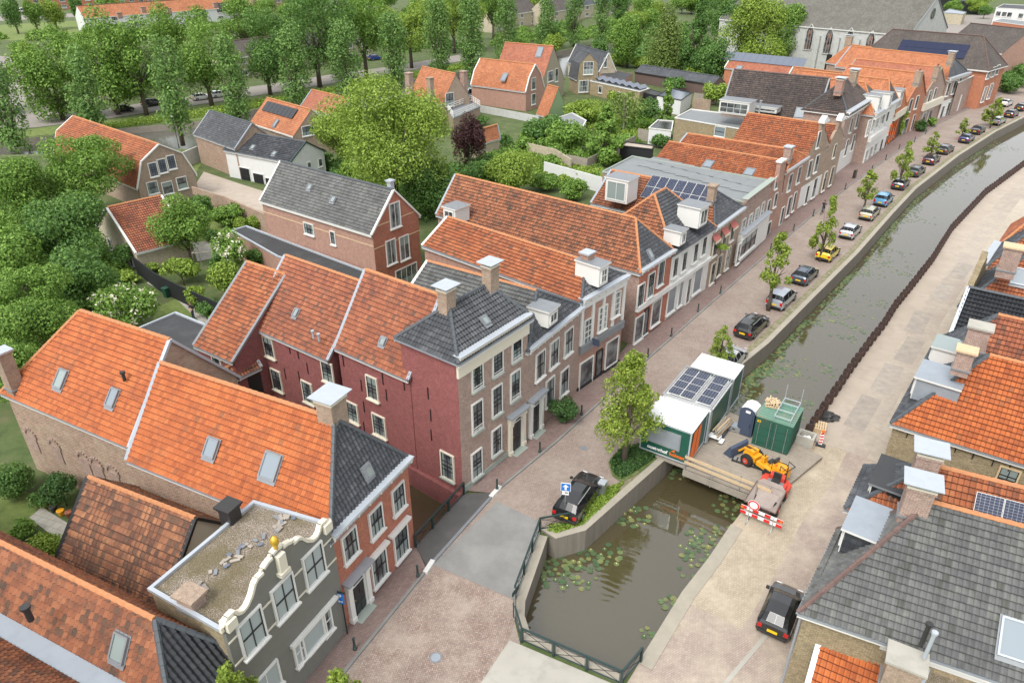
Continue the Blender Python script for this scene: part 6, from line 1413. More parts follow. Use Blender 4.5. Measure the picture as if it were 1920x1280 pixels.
# columnar poplars
PO = [(30, 205, 36, 66, (30, 275)), (172, 178, 33, 64, (176, 250)), (325, 160, 36, 70, (343, 272)), (445, 152, 30, 66, (449, 232)), (556, 128, 32, 62, (560, 200)), (651, 118, 32, 58, (655, 190)), (740, 98, 29, 56, (742, 170)), (821, 72, 28, 58, (823, 150)), (885, 70, 28, 62, (886, 150)), (946, 58, 25, 52, (948, 124)), (1020, 38, 21, 42, (1020, 96)), (1075, 26, 20, 46, (1076, 88)), (1127, 36, 20, 50, (1124, 94))]
PW = ['at the far left edge', 'above the gambrel roof', 'beside the lamp post', 'left of the black and white parked cars', 'before the two big dark trees', 'above the big round tree', 'behind the huge garden tree', 'left of its twin by the balcony house', 'right of its twin by the balcony house', 'behind the tall pale red roof', 'before the grey roofed cream house', 'between two cream houses', 'rightmost by the back canal water']
for (x, y, rx, ry, b), wd in zip(PO, PW): tree(x, y, rx*1.02, ry*1.04, 1, 'popl', 'columnar poplar '+wd, name='poplar', cat='poplar', shape='poplar', base=b, group='columnar poplars along the back canal', lobes=26, dens=.8)
# park trees over the far road
PK = [(22, 125, 55, 70, 'dark', 'at the upper left edge', (-10, 215)), (115, 140, 72, 88, 'mid', 'left of the first full poplar', (118, 225)), (215, 118, 70, 92, 'mid', 'behind the second poplar', (222, 215)), (275, 108, 58, 78, 'mid', 'whose trunk stands beside the black car', (275, 216)), (397, 92, 66, 80, 'mid', 'whose trunk stands between the white cars', (397, 198)), (500, 86, 62, 78, 'dark', 'with the slim dark trunk on the road verge', (507, 178)), (592, 48, 74, 88, 'dark', 'tallest and darkest of the row', (600, 164)), (692, 40, 56, 78, 'mid', 'behind the poplar above the big tree', (688, 148)), (770, 38, 56, 64, 'bright', 'yellow green at the top', (772, 128)), (852, 12, 60, 60, 'bright', 'yellow green beyond the poplar twins', (852, 100)), (925, 6, 40, 50, 'mid', 'near the grey roofed cream house', (925, 78)), (470, 40, 60, 55, 'mid', 'in front of the orange terrace end', (470, 120)), (330, 55, 44, 55, 'mid', 'below the orange terrace', (330, 135))]
for x, y, rx, ry, k, wd, b in PK: tree(x, y+6, rx*1.04, ry*.98, 3, k, 'large park tree '+wd, base=b, group='large trees along the far road', lobes=22, name='park_tree', dens=.55)
for i, (x, y, rx, ry, wd) in enumerate([(22, 22, 18, 34, 'beside the parked van'), (60, 22, 20, 30, 'behind the far street'), (98, 22, 24, 26, 'left of the red building'), (140, 14, 14, 22, 'before the red building'), (205, 16, 32, 26, 'before the brick terrace'), (302, 0, 14, 12, 'over the orange terrace'), (560, -5, 40, 30, 'at the top edge'), (700, -10, 50, 30, 'at the top behind the yellow green tree'), (1000, 2, 20, 22, 'between the cream houses'), (1160, 8, 22, 30, 'right of the top poplars'), (1790, 12, 18, 12, 'beyond the church gable'), (1835, 8, 28, 14, 'before the dark warehouse'), (1848, 20, 14, 10, 'bright by the white villa'), (1545, -8, 30, 22, 'behind the church roof')]):
    tree(x, y, rx, ry, 1, ['dark', 'mid', 'bright'][i % 3], 'small distant tree '+wd, name='distant_tree')
# street trees
tree(1183, 748, 72, 104, 1.5, 'street', 'largest street tree beside the site cabins', base=(1170, 868), shape='egg', lobes=64, dens=.5, group='street trees along the quay', seed=44, name='street_tree', leafk=.85)
for x, y, rx, ry, b, wd in [(1331, 643, 30, 36, (1345, 702), 'half hiding the silver car behind the cabins'), (1457, 492, 34, 60, (1440, 582), 'tall between black estate and silver people carrier'), (1553, 422, 27, 56, (1537, 490), 'beside the yellow car'), (1626, 352, 24, 34, (1616, 402), 'by the champagne car'), (1687, 302, 21, 38, (1683, 355), 'between dark cars near the cafe board'), (1748, 266, 15, 22, (1742, 298), 'small one by the maroon car'), (1803, 236, 14, 15, (1800, 262), 'small thin one by the dark blue car'), (1863, 206, 22, 24, (1856, 240), 'by the farthest silver estate')]:
    tree(x, y, rx, ry, 2, 'street', 'young street tree '+wd, base=b, shape='egg', lobes=30, dens=.42, group='street trees along the quay', name='street_tree', leafk=.85)
tree(465, 1302, 56, 84, 1.5, 'street', 'street tree top poking in at the bottom edge before the grey house', base=(480, 1440), shape='egg', lobes=40, dens=.55, group='street trees along the quay', name='street_tree'); tree(655, 1312, 56, 84, 1.5, 'street', 'street tree top poking in at the bottom edge by the bollard', base=(665, 1430), shape='egg', lobes=40, dens=.5, group='street trees along the quay', name='street_tree')
tree(1056, 768, 34, 26, .05, 'ivy', 'ivy and shrubs growing by the door of the narrow brown house', base=(1054, 792), **SHR); tree(1728, 234, 12, 12, .1, 'ivy', 'dark shrub before the brown gabled shop', **SHR); tree(1746, 228, 10, 9, .1, 'mid', 'smaller shrub before the brown gabled shop', **SHR); tree(1815, 188, 12, 10, .1, 'willow', 'pale ball shrub before the white extension', shape='ball', **SHR)
tree(1692, 228, 9, 22, .5, 'bright', 'climbing ivy column between coach house and orange gable', shape='poplar', cat='climber', name='climber'); tree(1337, 492, 5, 34, .3, 'bright', 'climbing plant on the corner of the awning house', shape='poplar', cat='climber', name='climber')
tree(1352, 462, 14, 4, 4.1, 'bright', 'wisteria strand over the awning house doors', cat='climber', name='climber', dens=.6)
tree(1895, 152, 32, 20, .1, 'dark', 'tall dark hedge behind the large corner house', **SHR); tree(1915, 140, 26, 22, .1, 'dark', 'dark hedge end at the right edge', **SHR)
# ground cover patches
def tufts(name, label, pts, z, count, size, kind, cat, gap=.15):
    poly = [V2(x, y) if not isinstance((x, y), Vector) else x for x, y in pts]; rs = np.random.RandomState(count)
    x0, x1, y0, y1 = min(p.x for p in poly), max(p.x for p in poly), min(p.y for p in poly), max(p.y for p in poly); out = []
    while len(out) < count:
        x, y = x0+rs.rand()*(x1-x0), y0+rs.rand()*(y1-y0); ins = False
        for i in range(len(poly)):
            a, b = poly[i], poly[i-1]
            if (a.y > y) != (b.y > y) and x < (b.x-a.x)*(y-a.y)/(b.y-a.y)+a.x: ins = not ins
        if ins: out.append((x, y, z+rs.rand()*gap))
    C = np.array(out); N = rs.normal(size=C.shape)+np.array([0, 0, .6]); N /= np.linalg.norm(N, axis=1)[:, None]
    o = link(name, leaf_mesh(name, C, N, size*(.6+.8*rs.rand(len(C))), LEAF[kind], rs)); tag(o, label, cat, None, 'stuff'); return o
tufts('quay_plants', 'green ground cover in the tree bed at the quay corner', [(1143, 868), (1167, 842), (1212, 838), (1232, 858), (1190, 886), (1165, 900), (1150, 890)], .1, 5200, .11, 'ivy', 'ground cover', .35)
tufts('quay_weeds', 'grass and weeds on the quay corner beside the black estate car', [(1025, 998), (1045, 1003), (1095, 986), (1150, 935), (1170, 905), (1140, 915), (1095, 962), (1062, 985), (1030, 985)], .05, 4200, .09, 'bright', 'grass', .18)
# ------------------------------------------------------------------ cars
def lpart(mb, name, parent, smooth=False, label=None):              # geometry already in the thing's own frame
    o = link(name, mb.mesh(name, (0, 0, 0), smooth), parent)
    if label: o['label'] = label
    return o
CARS = {
 'estate': [(-2.33, .38, .62, .70, .70, .60), (-2.30, .25, .86, .90, .86, .72), (-2.2, .2, .95, 1.10, .89, .70), (-1.85, .2, .98, 1.43, .91, .62), (-.7, .2, .95, 1.49, .91, .66), (.2, .2, .93, 1.44, .91, .64), (1.05, .2, .93, 1.0, .91, .74), (1.7, .22, .84, .90, .89, .62), (2.15, .25, .72, .76, .82, .5), (2.33, .38, .52, .58, .66, .40)],
 'hatch': [(-1.98, .38, .62, .70, .70, .60), (-1.95, .25, .88, .95, .84, .70), (-1.85, .2, .98, 1.12, .87, .68), (-1.45, .2, 1.0, 1.46, .88, .60), (-.5, .2, .97, 1.52, .88, .62), (.25, .2, .95, 1.45, .88, .60), (1.0, .2, .95, 1.02, .87, .72), (1.5, .22, .86, .92, .85, .62), (1.85, .25, .72, .78, .78, .5), (1.98, .38, .52, .58, .64, .4)],
 'mpv': [(-2.15, .38, .62, .75, .72, .62), (-2.12, .25, .92, 1.0, .86, .74), (-2.05, .2, 1.0, 1.2, .89, .72), (-1.85, .2, 1.03, 1.6, .90, .64), (-.6, .2, 1.0, 1.68, .90, .66), (.35, .2, .98, 1.6, .90, .64), (1.35, .2, .97, 1.05, .89, .72), (1.75, .22, .88, .94, .86, .60), (2.05, .25, .75, .80, .78, .5), (2.15, .38, .52, .6, .66, .42)],
 'saloon': [(-2.25, .38, .62, .68, .70, .60), (-2.22, .25, .90, .95, .84, .70), (-2.0, .2, .97, 1.02, .88, .70), (-1.35, .2, .96, 1.08, .90, .66), (-.75, .2, .95, 1.40, .90, .60), (.1, .2, .93, 1.42, .90, .60), (.95, .2, .93, 1.0, .90, .72), (1.6, .22, .84, .90, .88, .60), (2.1, .25, .72, .76, .80, .5), (2.25, .38, .52, .58, .66, .4)],
 'van': [(-2.5, .35, .62, .75, .80, .80), (-2.48, .25, 1.0, 1.2, .92, .86), (-2.42, .2, 1.1, 1.9, .95, .84), (-2.3, .2, 1.1, 2.1, .95, .82), (-.6, .2, 1.1, 2.15, .95, .82), (.9, .2, 1.1, 2.1, .95, .80), (1.6, .2, 1.1, 1.25, .94, .8), (2.1, .22, .95, 1.02, .9, .7), (2.4, .25, .8, .85, .84, .6), (2.5, .38, .55, .62, .7, .5)]}
CG = {}
def car(kind, px, py, color, label, ang=None, L=None, wh=1.0, front=False, group='cars parked along the quay', rails=False, dx=0, z=.72, name='parked_car', vname=None, plate=True):
    mname = 'car_%02d' % int(sum(color)*100+color[0]*37+color[2]*71)
    if mname not in MAT:
        n = NT(mname); n.out(color, .22, Metallic=.25 if max(color) > .1 else .0); n.b.inputs['Coat Weight'].default_value = 1.0; n.b.inputs['Coat Roughness'].default_value = .04
    p = P(px, py, z).to_2d()
    if ang is None:
        best = None
        for i in range(len(quayL)-1):
            a, b = quayL[i], quayL[i+1]; t = max(0, min(1, (p-a).dot(b-a)/(b-a).length_squared)); d = (a.lerp(b, t)-p).length
            if best is None or d < best[0]: best = (d, math.atan2((b-a).y, (b-a).x))
        ang = best[1]
    if front: ang += math.pi
    th = thing(name, label, 'car' if kind != 'van' else 'van', (p.x, p.y, 0), ang, group)
    st = CARS[kind]; Lk = st[-1][0]-st[0][0]; s = (L or Lk)/Lk
    def ring(t): x, zb, zs, zt, ws, wt = t; return [(ws*.86, zb), (ws, zb+.2), (ws*1.0, (zb+zs)/2+.08), (ws*.965, zs), (wt, zt-.05), (wt*.62, zt), (0, zt+.012)]
    if (kind, round(s, 2)) not in CG:
        m = MB(); V = []
        for t in st:
            r = ring(t); full = [(t[0]*s, y, z_) for y, z_ in r]+[(t[0]*s, -y, z_) for y, z_ in r[-2::-1]]; V.append(full)
        n = len(V[0]); glass = []
        for i in range(len(V)-1):
            for k in range(n-1):
                q = [V[i][k], V[i+1][k], V[i+1][k+1], V[i][k+1]]
                cab = st[i][3] > st[i][2]+.08 or st[i+1][3] > st[i+1][2]+.08
                m.face(q, 'car_paint_slot')
                mid_ = n//2
                if k in (3, n-5) and cab: glass.append((q, 'side', i))
                lowi, lowj = st[i][3]-st[i][2], st[i+1][3]-st[i+1][2]
                if 4 <= k <= n-6 and ((st[i][3] > st[i+1][3]+.25) or (st[i+1][3] > st[i][3]+.25 and lowi < .35 and i > 0 and st[i+1][3] > 1.2)): glass.append((q, 'scr', i))
        m.face(V[0][::-1], 'car_paint_slot'); m.face(V[-1], 'car_paint_slot')
        for a, b in ((0, 1),): pass
        for i in range(len(V)-1): m.face([V[i][0], V[i][-1], V[i+1][-1], V[i+1][0]], 'rubber')
        g = MB()
        for q, ty, i in glass:
            q = [Vector(v) for v in q]; nn = (q[1]-q[0]).cross(q[2]-q[0]).normalized(); c = sum(q, Vector())/4
            if nn.dot(c-Vector((c.x, 0, .8))) < 0: nn = -nn
            k_ = .90 if ty == 'side' else .97
            g.face([c+(v-c)*k_+nn*.012 for v in q], 'car_glass')
        w = MB(); rmb = MB(); W_ = st[4][4]
        def wheel(x, sy):
            a = MB(); a.tube([(x, sy*(W_-.20), .32), (x, sy*(W_-.18), .32), (x, sy*(W_+.015), .32), (x, sy*(W_+.02), .32)], [.29, .325, .325, .29], 'rubber', 18)
            b = MB(); b.tube([(x, sy*(W_+.0), .32), (x, sy*(W_+.03), .32)], [.21, .19], 'alloy', 10); return a.mesh('tyre', smooth=False), b.mesh('rim')
        xs = (st[0][0]*s*.62, st[-1][0]*s*.66)
        wm = [wheel(x, sy) for x in xs for sy in (-1, 1)]
        bp = MB(); pl = MB(); SP = []; bq = MB()
        xr, xf = V[1][3][0], V[-2][3][0]
        for sy in (-1, 1):
            for nm, c_, z_, mt in (('tail_light', (st[1][0]*s, sy*st[1][4]*.80, st[1][2]-.10), (.14, .24, .2 if kind != 'mpv' else .34), 'tail_red'), ('headlight', (st[-2][0]*s+.02, sy*st[-2][4]*.72, st[-2][2]-.08), (.16, .3, .12), 'head_light'), ('mirror', (st[6][0]*s-.15, sy*(W_+.1), .98), (.16, .18, .12), 'paint_black')):
                q_ = MB(); q_.box(c_, z_, mt); SP.append((nm, q_.mesh(nm)))
            q_ = MB(); q_.bar((-1.7*s, sy*.63, 1.46 if kind != 'mpv' else 1.65), (.1*s, sy*.65, 1.46 if kind != 'mpv' else 1.62), .04, .05, 'steel_grey'); SP.append(('roof_rail', q_.mesh('roof_rail')))
        bp.box((st[0][0]*s+.02, 0, .42), (.16, W_*1.66, .16), 'plastic_black'); bq.box((st[-1][0]*s-.02, 0, .40), (.16, W_*1.5, .14), 'plastic_black')
        pl.box((st[0][0]*s-.03, 0, .66), (.06, .52, .12), 'plate_yellow')
        CG[(kind, round(s, 2))] = (m, g.mesh('windows'), wm, SP+[('bumper', bp.mesh('bumper')), ('bumper', bq.mesh('bumper')), ('number_plate', pl.mesh('number_plate'))])
    m, g, wm, rest = CG[(kind, round(s, 2))]
    MAT['car_paint_slot'] = MAT[mname]; body = link('body', m.mesh('body', smooth=True), th)
    md = body.modifiers.new('s', 'SUBSURF'); md.levels = md.render_levels = 0
    link('windows', g, th)
    for a, b in wm: t = link('wheel', a, th); link('rim', b, t)
    for nm, me in rest:
        if nm == 'roof_rail' and not rails: continue
        if nm == 'number_plate' and not plate: continue
        link(nm, me, th)
    return th
BK, DG, SV = (.008, .009, .01), (.03, .035, .045), (.45, .47, .48)
car('estate', 1087, 925, BK, 'black estate car with silver roof rails behind the one way sign', ang=math.atan2(*(lambda d: (d.y, d.x))(V2(1130, 893)-V2(1079, 968))), rails=True)
car('saloon', 1370, 668, (.5, .52, .53), 'silver car half hidden by a small tree behind the site cabins')
car('estate', 1411, 606, BK, 'black estate car nearest the site cabins with upright red tail lights', rails=True, L=4.7)
car('mpv', 1466, 556, (.40, .44, .50), 'pale blue silver people carrier between two street trees', L=4.2)
car('hatch', 1510, 512, (.05, .075, .11), 'slate blue hatchback between people carrier and yellow car', L=4.3)
car('hatch', 1553, 471, (.75, .58, .03), 'bright yellow small car', L=3.8)
car('hatch', 1595, 430, (.50, .53, .56), 'silver hatchback beyond the yellow car', L=4.2)
car('estate', 1631, 396, (.42, .41, .31), 'champagne coloured estate car', L=4.5)
car('mpv', 1657, 372, (.12, .36, .60), 'light blue compact car near the champagne estate', L=4.0)
car('hatch', 1689, 342, (.02, .025, .05), 'dark navy hatchback next to the light blue car', L=4.2)
car('estate', 1718, 318, (.03, .045, .045), 'dark green grey estate with tall tail lights', rails=True)
car('hatch', 1747, 297, (.05, .012, .025), 'maroon hatchback parked under a small tree', L=4.3)
car('estate', 1773, 278, (.055, .05, .045), 'dark brown grey estate with roof rails beyond the maroon car', rails=True, L=4.5)
car('hatch', 1813, 258, (.015, .03, .12), 'deep blue hatchback before the black red saloon', L=4.2)
car('saloon', 1834, 242, (.03, .02, .025), 'black red saloon beyond the deep blue hatchback', L=4.4)
car('estate', 1872, 225, (.5, .52, .54), 'silver estate farthest along the quay', rails=True)
car('hatch', 1897, 212, (.02, .028, .03), 'dark car after the farthest silver estate', L=4.3)
car('hatch', 1887, 192, (.75, .76, .76), 'white car parked across the street from the quay', front=False, L=4.2)
car('hatch', 1916, 200, BK, 'black car cut by the right edge of the photo', L=4.3)
car('hatch', 1466, 1136, BK, 'small black hatchback under the eaves of the slate roof on the right bank', ang=R_(57), L=3.55, group='cars parked on the right bank', z=.8)
ra = math.atan2(*(lambda d: (d.y, d.x))(V2(400, 185)-V2(230, 208)))
for px, py, kd, cl, lb in [(231, 203, 'hatch', BK, 'black hatchback on the far road left of the park tree trunk'), (285, 192, 'mpv', (.02, .02, .025), 'dark car behind the park tree trunk on the far road'), (377, 181, 'hatch', (.7, .71, .72), 'white hatchback on the far road left of the trunk'), (411, 176, 'hatch', (.7, .71, .72), 'white hatchback on the far road right of the trunk')]:
    car(kd, px, py, cl, lb, ang=ra, group='cars on the far road')
for px, py, kd, cl, lb in [(43, 21, 'van', (.75, .76, .78), 'white van at the upper left'), (12, 28, 'saloon', (.3, .34, .35), 'grey green car at the upper left edge'), (158, 25, 'hatch', (.7, .7, .7), 'white car left of the orange terrace chimney'), (86, 30, 'hatch', (.7, .7, .7), 'white car roof between treetops at the upper left')]:
    car(kd, px, py, cl, lb, ang=R_(20 if px != 43 else 80), group='cars in the far upper left street')
car('van', 887, 176, (.5, .55, .6), 'pale blue grey van by the white balcony house', ang=R_(50), group='cars on the far road'); car('hatch', 703, 108, (.02, .06, .3), 'blue car glimpsed between the far park trees', ang=ra, group='cars on the far road')
# ------------------------------------------------------------------ building site on the canal
def text_mesh(s, size, ext, mat, bold=.0):
    cu = bpy.data.curves.new('lettering', 'FONT'); cu.body = s; cu.size = size; cu.extrude = ext; cu.offset = bold; cu.align_x = 'LEFT'
    o = bpy.data.objects.new('tmp', cu); COL.objects.link(o); dg = bpy.context.evaluated_depsgraph_get(); me = bpy.data.meshes.new_from_object(o.evaluated_get(dg)); bpy.data.objects.remove(o); me.materials.clear(); me.materials.append(MAT[mat]); return me
CA = R_(-33.5); cu_, cv_ = Vector((math.cos(CA), math.sin(CA))), Vector((math.cos(R_(54)), math.sin(R_(54))))
def cabin(O, wu, wv, z0, z1, label, roofmat='unit_white', overlap=.08):
    c = O+cu_*wu/2+cv_*wv/2; th = thing('site_cabin', label, 'site cabin', (c.x, c.y, z0), math.atan2(cu_.y, cu_.x), 'green site cabins on the canal deck')
    m = MB(); m.box((0, 0, (z1-z0)/2), (wu, wv, z1-z0), 'green_paint'); lpart(m, 'body', th)
    r = MB(); r.box((0, 0, z1-z0+.06), (wu+.1, wv-.02, .14), 'zinc_bright', topmat=roofmat); lpart(r, 'roof', th)
    f = MB()
    for sx in (-1, 1):
        for sy in (-1, 1): f.box((sx*wu/2, sy*(wv/2-.02), (z1-z0)/2), (.1, .1, z1-z0), 'zinc_bright')
    for sx in (-1, 1): f.box((sx*wu/2, 0, .05), (.11, wv-.14, .1), 'zinc_bright')
    for sy in (-1, 1): f.box((0, sy*(wv/2-.02), .05), (wu-.1, .11, .1), 'zinc_bright')
    lpart(f, 'frame', th); return th
OA = Vector((9.0, 40.75)); zc0 = .45
ca = cabin(OA, 3.5, 3.05, zc0, 3.0, 'front green site cabin with orange stripes, grey shutter and company lettering')
m = MB(); m.box((-.15, -1.56, 1.55), (2.5, .05, 1.35), 'steel_grey'); m.box((-.15, -1.585, 1.55), (2.35, .03, 1.2), 'zinc'); lpart(m, 'shutter', ca)
for k in range(3):
    pass
m = MB()
m.solid([(1.79, -1.35, .15), (1.79, -.55, .15), (1.79, -.35, 2.4), (1.79, -.75, 2.4)], [(1.81, -1.35, .15), (1.81, -.55, .15), (1.81, -.35, 2.4), (1.81, -.75, 2.4)], 'orange_paint')
m.solid([(1.79, -.42, .15), (1.79, .25, .15), (1.79, .35, 2.4), (1.79, -.15, 2.4)], [(1.81, -.42, .15), (1.81, .25, .15), (1.81, .35, 2.4), (1.81, -.15, 2.4)], 'orange_paint')
m.solid([(1.79, -1.4, .2), (1.79, -1.35, .2), (1.79, -.85, 2.4), (1.79, -1.0, 2.4)], [(1.81, -1.4, .2), (1.81, -1.35, .2), (1.81, -.85, 2.4), (1.81, -1.0, 2.4)], 'orange_paint'); lpart(m, 'orange_stripes', ca)
for s_, x, mt in (('oosterhof', -1.22, 'sign_white'), ('holman', .42, 'orange_paint')):
    o = link('lettering', text_mesh(s_, .37, .008, mt, .012), ca, (x, -1.56, .32)); o.rotation_euler = (R_(90), 0, 0)
m = MB(); m.solid([(.5, -1.55, .66), (.8, -1.55, .66), (.76, -1.55, .86)], [(.5, -1.57, .66), (.8, -1.57, .66), (.76, -1.57, .86)], 'orange_paint'); lpart(m, 'logo', ca)
OB = OA+cv_*3.08+cu_*.0
cb = cabin(OB, 3.5, 4.55, zc0, 3.0, 'middle green site cabin carrying a frame of solar panels'); cc = cabin(OB+cv_*4.6+cu_*.1, 3.3, 2.45, zc0, 3.25, 'rear green site cabin with plain white roof')
cb.location.z = zc0; m = MB()
for x0, x1, nx, ny in ((-1.6, .25, 2, 4), (.55, 1.6, 1, 4)):
    for i in range(nx):
        for j in range(ny):
            w_, h_ = (x1-x0)/nx, 4.0/ny; m = MB(); c_ = (x0+(i+.5)*w_, -2.0+(j+.5)*h_, 2.95); m.box(c_, (w_-.03, h_-.03, .05), 'unit_white'); m.box((c_[0], c_[1], 2.97), (w_-.08, h_-.08, .05), 'panel_blue')
            for k in range(1, 6): m.box((c_[0], c_[1]-h_/2+h_*k/6, 2.998), (w_-.1, .012, .004), 'zinc')
            for k in range(1, 5): m.box((c_[0]-w_/2+w_*k/5, c_[1], 2.999), (.012, h_-.1, .004), 'zinc')
            lpart(m, 'solar_panel', cb)
m = MB()
for x in (-1.78, .4, 1.72): m.bar((x, -2.25, 2.9), (x, 2.25, 2.9), .08, .1, 'steel_grey')
for y in (-2.25, 2.25): m.bar((-1.85, y, 2.93), (1.8, y, 2.93), .08, .1, 'steel_grey'); m.bar((1.85, y, -.6), (1.85, y, 2.9), .1, .1, 'steel_grey')
lpart(m, 'steel_frame', cb)
# deck over the canal
dk = [V2(1250, 862), V2(1420, 908), V2(1500, 860), V2(1528, 775), V2(1398, 730)]
D0, D1 = Vector((11.2, 38.6)), Vector((17.0, 36.3))
m = MB(); d0 = OA+cu_*1.0; deck = [d0+cv_*-.02, d0+cu_*8.3-cv_*.25, d0+cu_*9.8+cv_*6.3, d0+cv_*8.5+cu_*.6]; m.prism(deck, .12, .30, 'wood_grey')
for k in range(22):
    a_, b_ = deck[0].lerp(deck[3], (k+.5)/22), deck[1].lerp(deck[2], (k+.5)/22); m.bar((*a_, .302), (*b_, .302), .02, .012, 'wood')
o = solo(m, 'deck', 'grey timber work platform laid across the canal', 'platform', (*deck[0], 0))
m = MB(); e0, e1 = deck[0]+cu_*2.4-cv_*.12, deck[1]+cv_*-.08
for dz, hh in ((-.0, .3), (.38, .05)): m.bar((*e0, dz), (*e1, dz), .07, hh+.1 if dz == 0 else .05, 'wood_new' if dz else 'wood_grey')
sc_ = thing('edge_barrier', 'scaffold tube and plank barrier along the near edge of the timber platform', 'barrier', (*e0, 0))
m = MB(); m.bar((*e0, -.15), (*e1, -.15), .08, .5, 'wood_grey'); part(m, 'side_board', sc_)
for zz in (.75, 1.2): m = MB(); m.bar((*e0, zz), (*e1, zz-.1), .05, .22, 'wood_new'); part(m, 'plank', sc_)
for k in range(4):
    c = e0.lerp(e1, (k+.05)/3.1); m = MB(); m.tube([(*c, -.5), (*c, 1.45)], .028, 'steel_grey'); m.tube([(*c, .3), (c.x+.5*cv_.x, c.y+.5*cv_.y, .35)], .028, 'steel_grey'); part(m, 'post', sc_)
# portable toilet, container and loads
tp = P(1403, 790, 1.2).to_2d(); tth = thing('portable_toilet', 'dark blue portable toilet with a white arched roof', 'portable toilet', (tp.x, tp.y, .3), R_(-38))
m = MB(); m.box((0, 0, 1.0), (1.1, 1.15, 2.0), 'toilet_blue'); lpart(m, 'cabin', tth)
r = MB(); pr_ = [(-.57, 1.98), (-.5, 2.2), (-.25, 2.36), (0, 2.4), (.25, 2.36), (.5, 2.2), (.57, 1.98)]; r.solid([(x, -.58, z) for x, z in pr_], [(x, .62, z) for x, z in pr_], 'toilet_blue', 'unit_white'); r.solid([(x*1.01, -.52, z+.01) for x, z in pr_], [(x*1.01, .62, z+.012) for x, z in pr_], 'unit_white'); lpart(r, 'roof', tth)
d = MB(); d.box((0, -.6, 1.0), (.86, .05, 1.85), 'toilet_blue'); d.box((.34, -.63, 1.0), (.05, .04, .3), 'paint_black'); lpart(d, 'door', tth); d = MB(); d.box((.05, -.6, 2.08), (.34, .05, .18), 'sign_white'); lpart(d, 'sticker', tth)
gO = P(1418, 777, 2.75).to_2d(); gc = gO+cu_*1.25+cv_*1.3; gt = thing('storage_container', 'dark green steel storage container with rusty ribbed roof', 'container', (gc.x, gc.y, .28), CA)
m = MB(); m.box((0, 0, 1.2), (2.5, 2.7, 2.4), 'green_old')
for k in range(14): m.box((1.27, -1.25+k*.19, 1.2), (.06, .09, 2.1), 'green_old')
lpart(m, 'body', gt); m = MB(); m.box((0, 0, 2.43), (2.56, 2.76, .08), 'green_roof')
for k in range(9): m.box((0, -1.2+k*.3, 2.49), (2.4, .13, .05), 'green_roof')
lpart(m, 'roof', gt)
for sx in (-1, 1):
    m = MB(); m.box((sx*.61, -1.37, 1.2), (1.16, .05, 2.2), 'green_old')
    for zz in (.5, 1.1, 1.75): m.box((sx*.61, -1.41, zz), (1.1, .04, .07), 'green_old')
    for q in (.2, .95): m.tube([(sx*q, -1.43, .15), (sx*q, -1.43, 2.25)], .022, 'steel_grey')
    lpart(m, 'door', gt)
m = MB(); m.box((-1.0, -1.40, 2.1), (.24, .02, .16), 'plate_yellow'); m.box((-1.0, -1.405, 2.1), (.1, .02, .08), 'sign_red'); lpart(m, 'warning_sticker', gt)
pp = gc+cu_*-.75+cv_*.55; pal = thing('wood_pallet_load', 'pallet of broken timber pieces on the container roof', 'pallet', (pp.x, pp.y, 2.80), CA+.2); m = MB(); rr = random.Random(2)
for k in range(6): m.box((-.4+k*.16, 0, .1), (.11, 1.2, .03), 'wood_new')
for k in (-.5, 0, .5): m.box((0, k, .04), (.95, .1, .08), 'wood_new')
lpart(m, 'pallet', pal); m = MB()
for k in range(26): m.box((rr.uniform(-.35, .35), rr.uniform(-.4, .4), .16+k*.008), (rr.uniform(.3, .75), .08, .04), 'wood_new', rr.uniform(-.9, .9)+1.2)
lpart(m, 'timber_pieces', pal)
lp = gc+cu_*.45-cv_*.0; ld = thing('scaffold_frame', 'light aluminium frame with four uprights lying on the container roof', 'scaffold frame', (lp.x, lp.y, 2.80), CA); m = MB()
for x in (-.55, .55): m.tube([(x, -1.3, .35), (x, 1.3, .35)], .03, 'zinc_bright')
for y in (-1.3, -.4, .6, 1.3): m.tube([(-.55, y, .35), (.55, y, .35)], .03, 'zinc_bright')
for x in (-.55, .55):
    for y in (-1.3, .55, 1.3): m.tube([(x, y, .0), (x, y, .35 if y != 1.3 else 1.45)], .025, 'zinc_bright')
lpart(m, 'frame', ld)
# concrete block, pallets, beacon, tarpaulin on the bank
def at_ground(px, py, z=0): return P(px, py, z).to_2d()
c = at_ground(1508, 835); t = thing('concrete_box', 'light grey hollow concrete box standing on a pallet beside the container', 'concrete box', (c.x, c.y, 0), CA); m = MB()
for k in range(8): m.box((-.6+k*.17, 0, .13), (.1, 1.1, .03), 'wood_new')
for k in (-.45, 0, .45): m.box((0, k, .06), (1.3, .1, .1), 'wood_new')
lpart(m, 'pallet', t); m = MB()
for sx in (-1, 1): m.box((sx*.52, 0, .58), (.16, 1.0, .85), 'concrete_pale')
for sy in (-1, 1): m.box((0, sy*.42, .58), (.88, .16, .85), 'concrete_pale')
m.box((0, 0, .3), (.9, .7, .3), 'concrete_pale'); lpart(m, 'box', t); m = MB()
for k in range(6): m.box((-.2+.08*k, .1*math.sin(k*2), .62+.03*k), (.25, .2, .12), 'sign_white', k)
lpart(m, 'plastic_wrap', t)
def pallet(px, py, label, ang, zz=0, n=3):
    c = at_ground(px, py); t = thing('pallet', label, 'pallet', (c.x, c.y, zz), ang)
    for q in range(n):
        m = MB()
        for k in range(7): m.box((-.5+k*.165, 0, .13+q*.15), (.11, 1.15, .025), 'wood_new')
        for k in (-.5, 0, .5): m.box((0, k, .065+q*.15), (1.1, .1, .1), 'wood_new')
        lpart(m, 'pallet_board', t)
pallet(1533, 805, 'wooden pallets stacked beside the sheet pile wall', CA+.15)
